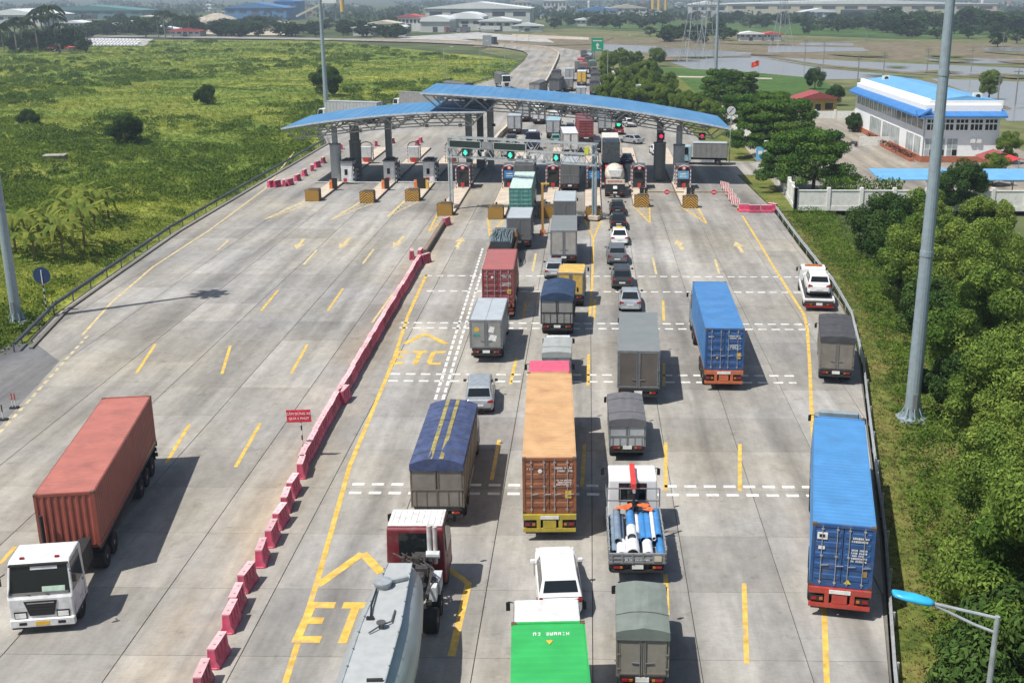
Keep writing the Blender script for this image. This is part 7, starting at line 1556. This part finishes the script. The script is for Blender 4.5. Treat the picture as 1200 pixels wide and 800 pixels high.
def pylon(x, y, h, label):
    t = thing('pylon', label, 'pylon', (x, y, -.5), .3, 'lattice pylons'); lv = [(0, 4.2), (h * .3, 2.6), (h * .6, 1.3), (h * .8, .9), (h, .35)]
    for (za, a), (zb, b) in zip(lv, lv[1:]):
        m_ = MB(); ca = [(-a, -a, za), (a, -a, za), (a, a, za), (-a, a, za)]; cb_ = [(-b, -b, zb), (b, -b, zb), (b, b, zb), (-b, b, zb)]
        for k in range(4): m_.bar(ca[k], cb_[k], .15); m_.bar(ca[k], cb_[(k + 1) % 4], .07); m_.bar(ca[(k + 1) % 4], cb_[k], .07); m_.bar(cb_[k], cb_[(k + 1) % 4], .07)
        m_.build('lattice_section', galv, t)
    for z in (h * .72, h * .84, h * .95): MB().bar((-4.5, 0, z), (4.5, 0, z), .3).bar((-4.5, 0, z), (0, 0, z + 1.6), .15).bar((4.5, 0, z), (0, 0, z + 1.6), .15).build('cross_arm', galv, t)
pylon(*G(812, 72), 38, 'lattice pylon left of the slim mast beyond the ponds'); pylon(*G(830, 66), 36, 'lattice pylon right beside the slim mast beyond the ponds'); pylon(*G(916, 55), 34, 'thin lattice pylon on the dikes right of the slim mast')
upm = mat('concrete_pole', (.2, .2, .19), .8)
for k, (qx, qy) in enumerate(((1005, 95), (1035, 90), (943, 70), (965, 72), (1015, 48), (1086, 84), (1138, 82), (1175, 58), (1192, 62), (1100, 100), (1190, 120), (1168, 128))):
    x, y = G(qx, qy); t = thing('utility_pole', 'dark utility pole standing in the wet fields', 'utility pole', (x, y, -.5), .3, 'utility poles in the fields'); MB().cyl((0, 0, 0), (0, 0, 8), .2, .13, 6).build('pole', upm, t)
    for z in (6.6, 7.4): MB().box(-1.2, 1.2, -.08, .08, z, z + .16).build('cross_arm', upm, t)

# ------------------------------------------------------------------ fields, ponds and the far town
water = bpy.data.materials.new('pond_water'); water.use_nodes = True; p_ = water.node_tree.nodes['Principled BSDF']; p_.inputs['Base Color'].default_value = (.28, .27, .26, 1); p_.inputs['Roughness'].default_value = .15; p_.inputs['Specular IOR Level'].default_value = .8
mud = grass_ground('wet_mud', [(.12, .11, .055), (.19, .155, .11), (.11, .12, .05)], .02, .3, .1); dryf = grass_ground('dry_field', [(.085, .105, .04), (.14, .15, .065), (.20, .17, .10)], .012, .15, .1); lawn = grass_ground('lawn_green', [(.05, .10, .025), (.065, .125, .03), (.09, .135, .04)], .1, 1.0, .1); paddy = grass_ground('paddy_green', [(.04, .085, .03), (.07, .12, .035), (.12, .15, .05)], .01, .08, .1); sand = grass_ground('pale_sand', [(.36, .31, .24), (.45, .40, .32), (.40, .38, .34)], .02, .3, .1); yardm = grass_ground('yard_concrete_far', [(.34, .34, .34), (.42, .41, .40), (.36, .35, .33)], .02, .2, .05)
_zi = [0]
def patch(name, pxs, m, z=None):
    _zi[0] += 1; z = gz + .02 + _zi[0] * .012 if z is None else z
    mb = MB(); P = [G(a, b, z) for a, b in pxs]; mb.add([(x, y, z) for x, y in P], [tuple(range(len(P)))]); return struct(name, mb, m)
patch('dry_field', [(560, 60), (700, 92), (800, 128), (860, 140), (1000, 160), (1260, 200), (1340, 60), (1230, 32), (640, 34)], dryf)
patch('mud_flat', [(620, 62), (700, 62), (820, 66), (1000, 70), (1260, 74), (1260, 54), (1000, 48), (760, 46), (640, 40), (560, 40)], mud)
for k, P in enumerate(([(705, 52), (760, 54), (880, 62), (880, 66), (770, 62), (700, 60)], [(760, 62), (880, 66), (960, 80), (1050, 88), (1080, 92), (900, 94), (820, 84), (775, 70)], [(880, 66), (1000, 72), (1250, 82), (1260, 92), (1100, 88), (960, 78)], [(1090, 92), (1260, 98), (1270, 120), (1180, 128), (1120, 106)], [(1170, 128), (1280, 124), (1290, 142), (1180, 142)], [(900, 54), (1010, 56), (1020, 60), (900, 62)], [(940, 50), (1000, 51), (1000, 54), (935, 53)], [(1150, 56), (1230, 55), (1230, 61), (1155, 60)], [(1080, 68), (1240, 70), (1240, 76), (1100, 74)])): patch('pond', P, water)
for P in ([(880, 64), (960, 77), (1060, 86), (1160, 92), (1160, 90), (1060, 84), (960, 75), (880, 62)], [(1080, 94), (1180, 128), (1186, 127), (1092, 93)], [(775, 68), (880, 67), (880, 65.5), (775, 66.5)]): patch('dike', P, mud)
patch('lawn', [(752, 78), (870, 84), (960, 92), (990, 110), (900, 112), (790, 108), (765, 96)], lawn); patch('footpath', [(703, 76), (712, 76), (745, 96), (738, 97)], sand); patch('footpath', [(762, 90), (905, 93), (905, 91.5), (762, 88.5)], sand)
patch('paddy_field', [(720, 36), (900, 40), (1070, 46), (1180, 44), (1230, 30), (1000, 26), (760, 26), (640, 28)], paddy); patch('paddy_field', [(905, 40), (1030, 41), (1070, 38), (1010, 30), (905, 33)], lawn)
patch('bare_soil', [(555, 56), (700, 52), (720, 44), (640, 40), (560, 42)], mud); patch('factory_yard', [(430, 46), (560, 38), (640, 45), (650, 50), (560, 46), (440, 46)], yardm); patch('sand_lot', [(600, 40), (690, 44), (690, 47), (600, 44)], sand); patch('factory_yard', [(20, 54), (170, 54), (180, 46), (100, 44)], yardm); patch('sand_lot', [(220, 40), (345, 42), (350, 36), (220, 34)], sand); patch('bare_soil', [(-30, 312), (60, 312), (80, 300), (60, 292), (-30, 300)], mud, z=.1)
patch('access_road', [(590, 53), (600, 56), (520, 49), (470, 47), (470, 45), (540, 46)], yardm)

whr = mat('shed_roof_white', (.76, .78, .78), .5, var=.06, scale=.1); tealr = mat('shed_roof_teal', (.09, .22, .22), .6, var=.1, scale=.1); cream_r = mat('shed_roof_cream', (.55, .50, .38), .6, var=.1, scale=.1); blue_f = mat('shed_blue', (.08, .22, .45), .6); red_f = mat('shed_red', (.5, .08, .07), .6); shedw = mat('shed_wall', (.55, .55, .53), .7, var=.1, scale=.1); dwin = mat('far_window', (.06, .07, .08), .4)
def shed(qx, qy, wpx, h, dpt, rm, label, wm=None, rz=0.0, arch=False, nwin=5, door=True):
    x, y = G(qx, qy); w = wpx * y / F_PX; t = thing('warehouse', label, 'building', (x, y, -.6), rz); a = w / 2
    MB().box(-a, a, 0, dpt, 0, h).build('wall', wm or shedw, t)
    if arch: MB().prism([(a * 1.02 * math.cos(math.pi * k / 10), h + h * .55 * math.sin(math.pi * k / 10)) for k in range(11)], 'y', -1, dpt + 1).build('roof', rm, t)
    else: MB().prism([(-a - 1, h), (0, h + min(w * .09, 5)), (a + 1, h), (a + 1, h - .4), (-a - 1, h - .4)], 'y', -1, dpt + 1).build('roof', rm, t)
    for k in range(nwin): c = -a + w * (k + .5) / nwin; MB().box(c - w / nwin * .3, c + w / nwin * .3, -.06, -.001, h * .55, h * .8).build('window', dwin, t)
    if door: MB().box(-w * .08, w * .08, -.08, -.001, 0, h * .5).build('door', dwin, t)
    return t
shed(560, 30, 118, 14, 70, whr, 'long white factory hall behind the arched sheds'); shed(510, 37, 34, 7, 40, whr, 'white shed with wide arched mouth', arch=True, nwin=0); shed(545, 35, 40, 8, 50, whr, 'white arched shed beside the arched mouth one', arch=True, nwin=3); shed(480, 36, 26, 10, 25, red_f, 'white building with bright red roof', white, nwin=6); shed(585, 36, 45, 7, 30, whr, 'white lean shed in front of the factory hall'); shed(447, 40, 36, 7, 25, cream_r, 'cream tent roofed shed at the yard entrance'); shed(425, 41, 22, 5, 20, whr, 'pale low shed at the left end of the factory yard'); shed(464, 42, 22, 6, 12, whr, 'small white shed with blue side by the yard gate')
shed(105, 22, 120, 9, 50, tealr, 'long low hall with teal roof beyond the palms', tealr, nwin=8); shed(15, 30, 70, 9, 60, whr, 'pale roofed hall behind the palm grove'); shed(170, 27, 14, 6, 18, cream_r, 'small cream building in front of the teal hall'); shed(85, 34, 26, 5, 18, whr, 'white low building behind the parked cars'); shed(150, 38, 110, 3, 10, whr, 'long white boundary shed behind the parked cars', nwin=9); shed(300, 23, 70, 12, 40, blue_f, 'hazy blue hall left of the blue dome', blue_f); shed(335, 22, 24, 18, 40, blue_f, 'bright blue tall hall in the haze', blue_f, nwin=3); shed(217, 43, 34, 4, 12, red_f, 'low red and white building by the short palm row'); shed(70, 61, 20, 2.5, 5, red_f, 'orange red roof low in the field weeds', nwin=0)
shed(1010, 18, 300, 14, 60, whr, 'very long white factory far behind the paddies', cream_r, nwin=12); shed(830, 20, 40, 14, 40, whr, 'pale tall factory behind the pylons', nwin=4); shed(700, 19, 46, 7, 30, blue_f, 'blue and red shop fronts on the far road', white); shed(735, 18, 44, 9, 30, cream_r, 'cream houses on the far road'); shed(690, 30, 30, 5, 20, whr, 'small white house in the sand lots'); shed(618, 36, 34, 4, 8, whr, 'long white trailer shaped shed by the sand lot', nwin=2); shed(1120, 12, 60, 6, 20, red_f, 'red roofed houses at the hazy edge of town', white); shed(1075, 12, 30, 10, 20, whr, 'white houses at the hazy edge of town'); shed(1045, 20, 30, 6, 20, whr, 'white shed left of the dark grove'); shed(960, 20, 40, 6, 25, whr, 'white shed before the long factory'); shed(880, 47, 26, 4, 10, whr, 'cluster of white cabins behind the pylons', nwin=4); shed(905, 47, 20, 4, 10, red_f, 'red roofed cabins behind the pylons', white); shed(650, 14, 26, 16, 20, whr, 'grey apartment slab in the haze', nwin=6); shed(610, 11, 24, 12, 20, cream_r, 'cream apartment slab in the haze', nwin=5)
for k, (qx, wpx, hgt_) in enumerate(((402, 5, 34), (765, 4, 26), (772, 4, 24), (780, 3, 22), (1150, 4, 18), (690, 3, 16))):
    x, y = G(qx, 24 if k == 0 else 17); w = wpx * y / F_PX; t = thing('silo_tower', ['yellow silo tower over the concrete plant', 'first ochre silo on the far road', 'second ochre silo on the far road', 'slim ochre silo on the far road', 'pale tower at the edge of town', 'small church like tower on the far road'][k], 'silo', (x, y, -.6)); m_ = yellowpaint if k < 4 else white
    MB().cyl((0, 0, hgt_ * .25), (0, 0, hgt_), w / 2, n=12).build('shell', m_, t); MB().cyl((0, 0, hgt_), (0, 0, hgt_ + w * .4), w / 2, w * .1, 12).build('cap', m_, t)
    for s in (-1, 1): MB().bar((s * w * .4, 0, 0), (s * w * .4, 0, hgt_ * .3), w * .1).build('leg', galv, t)
x, y = G(383, 28); t = thing('conveyor', 'concrete plant conveyor with pale sloping belt', 'conveyor', (x, y, 0)); MB().bar((-26, 0, 6), (0, 0, 18), 3, 1.6).build('belt', cream_r, t); MB().box(-2, 10, -4, 4, 17, 21).build('head_house', whr, t)
for s in (-16, -2, 8): MB().bar((s, 0, 0), (s, 0, 17 if s > -5 else 11), 1.0).build('leg', steelgrey, t)
x, y = G(255, 27); t = thing('blue_dome', 'pale sand heap in the far depot', 'sand heap', (x, y, -.6)); MB().lathe([(24, 0), (15, 5), (6, 8), (1, 9)], n=18).build('heap', sand, t, smooth=True); t.name = 'sand_heap'
x, y = G(330, 33); t = thing('sand_heap', 'second pale sand heap before the blue halls', 'sand heap', (x, y, -.6)); MB().lathe([(20, 0), (13, 3), (5, 5), (1, 5.5)], n=18).build('heap', sand, t, smooth=True)
# parked white cars far off: small, one body and one glass part each
pcb = MB(); pcb.prism([(0, .3), (4.4, .3), (4.4, .8), (3.4, .95), (2.9, 1.5), (1.0, 1.5), (.2, .95), (0, .9)], 'x', -.88, .88); PCM = pcb.mesh('body', carwhite); PGM = MB().prism([(.3, .97), (3.3, .97), (2.85, 1.44), (1.05, 1.44)], 'x', -.885, .885).mesh('side_window', glass)
for k in range(44):
    qx, qy = 106 + (k % 15) * 4.0 + (k // 15) * 1.2, 48 + (k // 15) * 2.6; x, y = G(qx, qy); t = thing('parked_car', 'white car in the far car park beyond the field', 'car', (x, y, -.5), .9, 'white cars in the far car park'); link('body', PCM, t); link('side_window', PGM, t)
# trees of the plain
ft = random.Random(77); ftl = ['far off tree in the hazy plain among the halls', 'far off tree between the wet fields']
zones = [((100, 345), (32, 44), 62), ((340, 470), (32, 45), 30), ((640, 900), (24, 34), 34), ((905, 1200), (22, 30), 34), ((1035, 1260), (30, 40), 40), ((940, 1040), (33, 40), 12), ((760, 860), (40, 50), 14), ((1050, 1210), (40, 56), 10), ((0, 110), (44, 56), 16)]
ZL = ['far tree among the sand heaps and halls behind the field', 'far tree by the tent roofed shed of the factory yard', 'far tree before the shop fronts on the distant road', 'far tree along the foot of the very long factory', 'far tree in the dark grove behind the wet fields', 'far tree at the edge of the green paddy', 'far tree close to the lattice pylons', 'small tree on the dikes between the ponds', 'dark tree between the palm grove and the car park']
for zi, ((xa, xb), (ya, yb), n) in enumerate(zones):
    for k in range(n):
        qx, qy = ft.uniform(xa, xb), ft.uniform(ya, yb); x, y = G(qx, qy); s = ft.uniform(.9, 1.7) * (1 + y / 1500) * (1.5 if xa in (1035,) else 1)
        tree(x, y, CF, ft.randrange(2), s, ZL[zi], -.6, ['far trees beyond the field', 'far trees beyond the ponds'][qx > 600], sq=.55)
# hazy edge of town: small houses, each with wall, roof and a dark opening
hr = random.Random(91); roofs = [red_f, whr, cream_r, blue_f, mat('shed_roof_grey', (.30, .31, .32), .6), tealr]
hl = ['red roofed house', 'white roofed house', 'cream house', 'blue roofed house', 'grey roofed house', 'teal roofed house']
for k in range(78):
    qx, qy = hr.uniform(-20, 1230), 5 + 17 * hr.random() ** 1.2
    x, y = G(qx, qy); w = hr.uniform(3.5, 11) * y / F_PX; h_ = hr.uniform(2.0, 5.0) * y / F_PX; q = hr.randrange(6)
    t = thing('house', 'small hazy %s at the edge of town, %s' % (hl[q], ['beyond the overgrown field', 'beyond the factory yard', 'beyond the pylons', 'beyond the wet fields'][min(3, int(max(qx, 0) / 310))]), 'house', (x, y, -.6), hr.uniform(-.4, .4), 'hazy houses at the edge of town')
    MB().box(-w / 2, w / 2, 0, w * .6, 0, h_).build('wall', [shedw, white, cream_r][k % 3], t); MB().prism([(-w * .56, h_), (0, h_ * 1.35), (w * .56, h_)], 'y', -w * .05, w * .65).build('roof', roofs[q], t); MB().box(-w * .3, w * .3, -.1, 0, h_ * .3, h_ * .7).build('window', dwin, t)
pr2 = random.Random(17)
for k in range(34):                                                      # grassy bunds and mud banks cutting up the ponds
    qx, qy = pr2.uniform(700, 1210), pr2.uniform(50, 118); l_ = pr2.uniform(25, 120); hh_ = pr2.uniform(.5, 1.6) * (1 + (qy - 50) / 60); sl_ = pr2.uniform(-.02, .06)
    if qx < 990 and qy > 70: continue
    if 1000 < qx < 1180 and qy > 88: continue
    patch('mud_bank', [(qx, qy), (qx + l_ * .5, qy - hh_ + l_ * .5 * sl_), (qx + l_, qy + l_ * sl_), (qx + l_ * .6, qy + hh_ + l_ * .6 * sl_), (qx + l_ * .25, qy + hh_ * .7 + l_ * .25 * sl_)], [mud, dryf, paddy][k % 3])
# woods and the hazy ridge at the skyline
def wood(label, C, leaf, seed):
    o = link('treeline', leaf_mesh('treeline', C, leaf, L_far, aspect=.8, seed=seed)); tag(o, label, None, None, 'stuff')
r = np.random.RandomState(61); C = []; S_ = []
for k in range(5200):
    qx = r.uniform(-150, 1350); qy = 4 + 22 * r.rand() ** 1.4
    if fbm(np.array([qx * 2.0]), np.array([qy * 14.0]), 60.0)[0] < .50: continue
    x, y = G(qx, qy, -.6); s = 2.2 + y / 620.0; n = 9; p = r.normal(size=(n, 3)) * np.array([s * 1.1, s * 1.0, s * .55]); p[:, 2] = np.abs(p[:, 2]) + .5
    C.append(p + np.array([x, y, -.6])); S_.append(np.full(n, s * .95))
wood('belts of trees and gardens fading into the haze', np.vstack(C), np.concatenate(S_), 62)
for k, (d, hmax, sd_) in enumerate(((5200, 60, 3), (7200, 150, 5), (9500, 230, 9))):
    mb = MB(); n = 90; xs_ = np.linspace(-6500, 6500, n); hz_ = hmax * (.35 + .9 * fbm(xs_ + sd_ * 999, xs_ * 0 + sd_ * 77, 1400.0)); top = [(x, d + 250, h) for x, h in zip(xs_, hz_)]
    mb.v = [(x, d, gz - 1) for x in xs_] + top + [(x, d + 700, gz - 1) for x in xs_]
    for j in range(n - 1): mb.f += [[j, j + 1, n + j + 1, n + j], [n + j, n + j + 1, 2 * n + j + 1, 2 * n + j]]; mb.m += [0, 0]
    struct('hills', mb, mat('hill_forest', (0.045, 0.065, 0.035), .95, var=.4, scale=.004), smooth=True, fix=False)
# a small brick hut in the weeds
x, y = G(66, 195); t = thing('hut', 'small ruined brick hut in the weeds below the solitary tree', 'hut', (x, y, -.3), .2); MB().box(-1.4, 1.4, -1, 1, 0, 1.9).build('wall', mat('hut_brick', (.22, .15, .10), .9, var=.3), t); MB().box(-1.5, 1.5, -1.1, 1.1, 1.9, 2.0).build('roof', concrete, t); MB().box(.6, 1.2, -1.03, -1.001, .3, 1.5).build('door', galv, t)

# ------------------------------------------------------------------ air
hz = MB().box(-9100, 9100, -120, 14100, gz - 2.0, 330).build('haze', [], None)
hz['kind'] = 'stuff'
hm = bpy.data.materials.new('haze_air'); hm.use_nodes = True; t_ = hm.node_tree; t_.nodes.remove(t_.nodes['Principled BSDF']); pv = t_.nodes.new('ShaderNodeVolumePrincipled'); pv.inputs['Color'].default_value = (.70, .84, 1.0, 1); pv.inputs['Density'].default_value = HAZE; pv.inputs['Anisotropy'].default_value = .2
t_.links.new(pv.outputs['Volume'], t_.nodes['Material Output'].inputs['Volume']); hz.data.materials.append(hm)
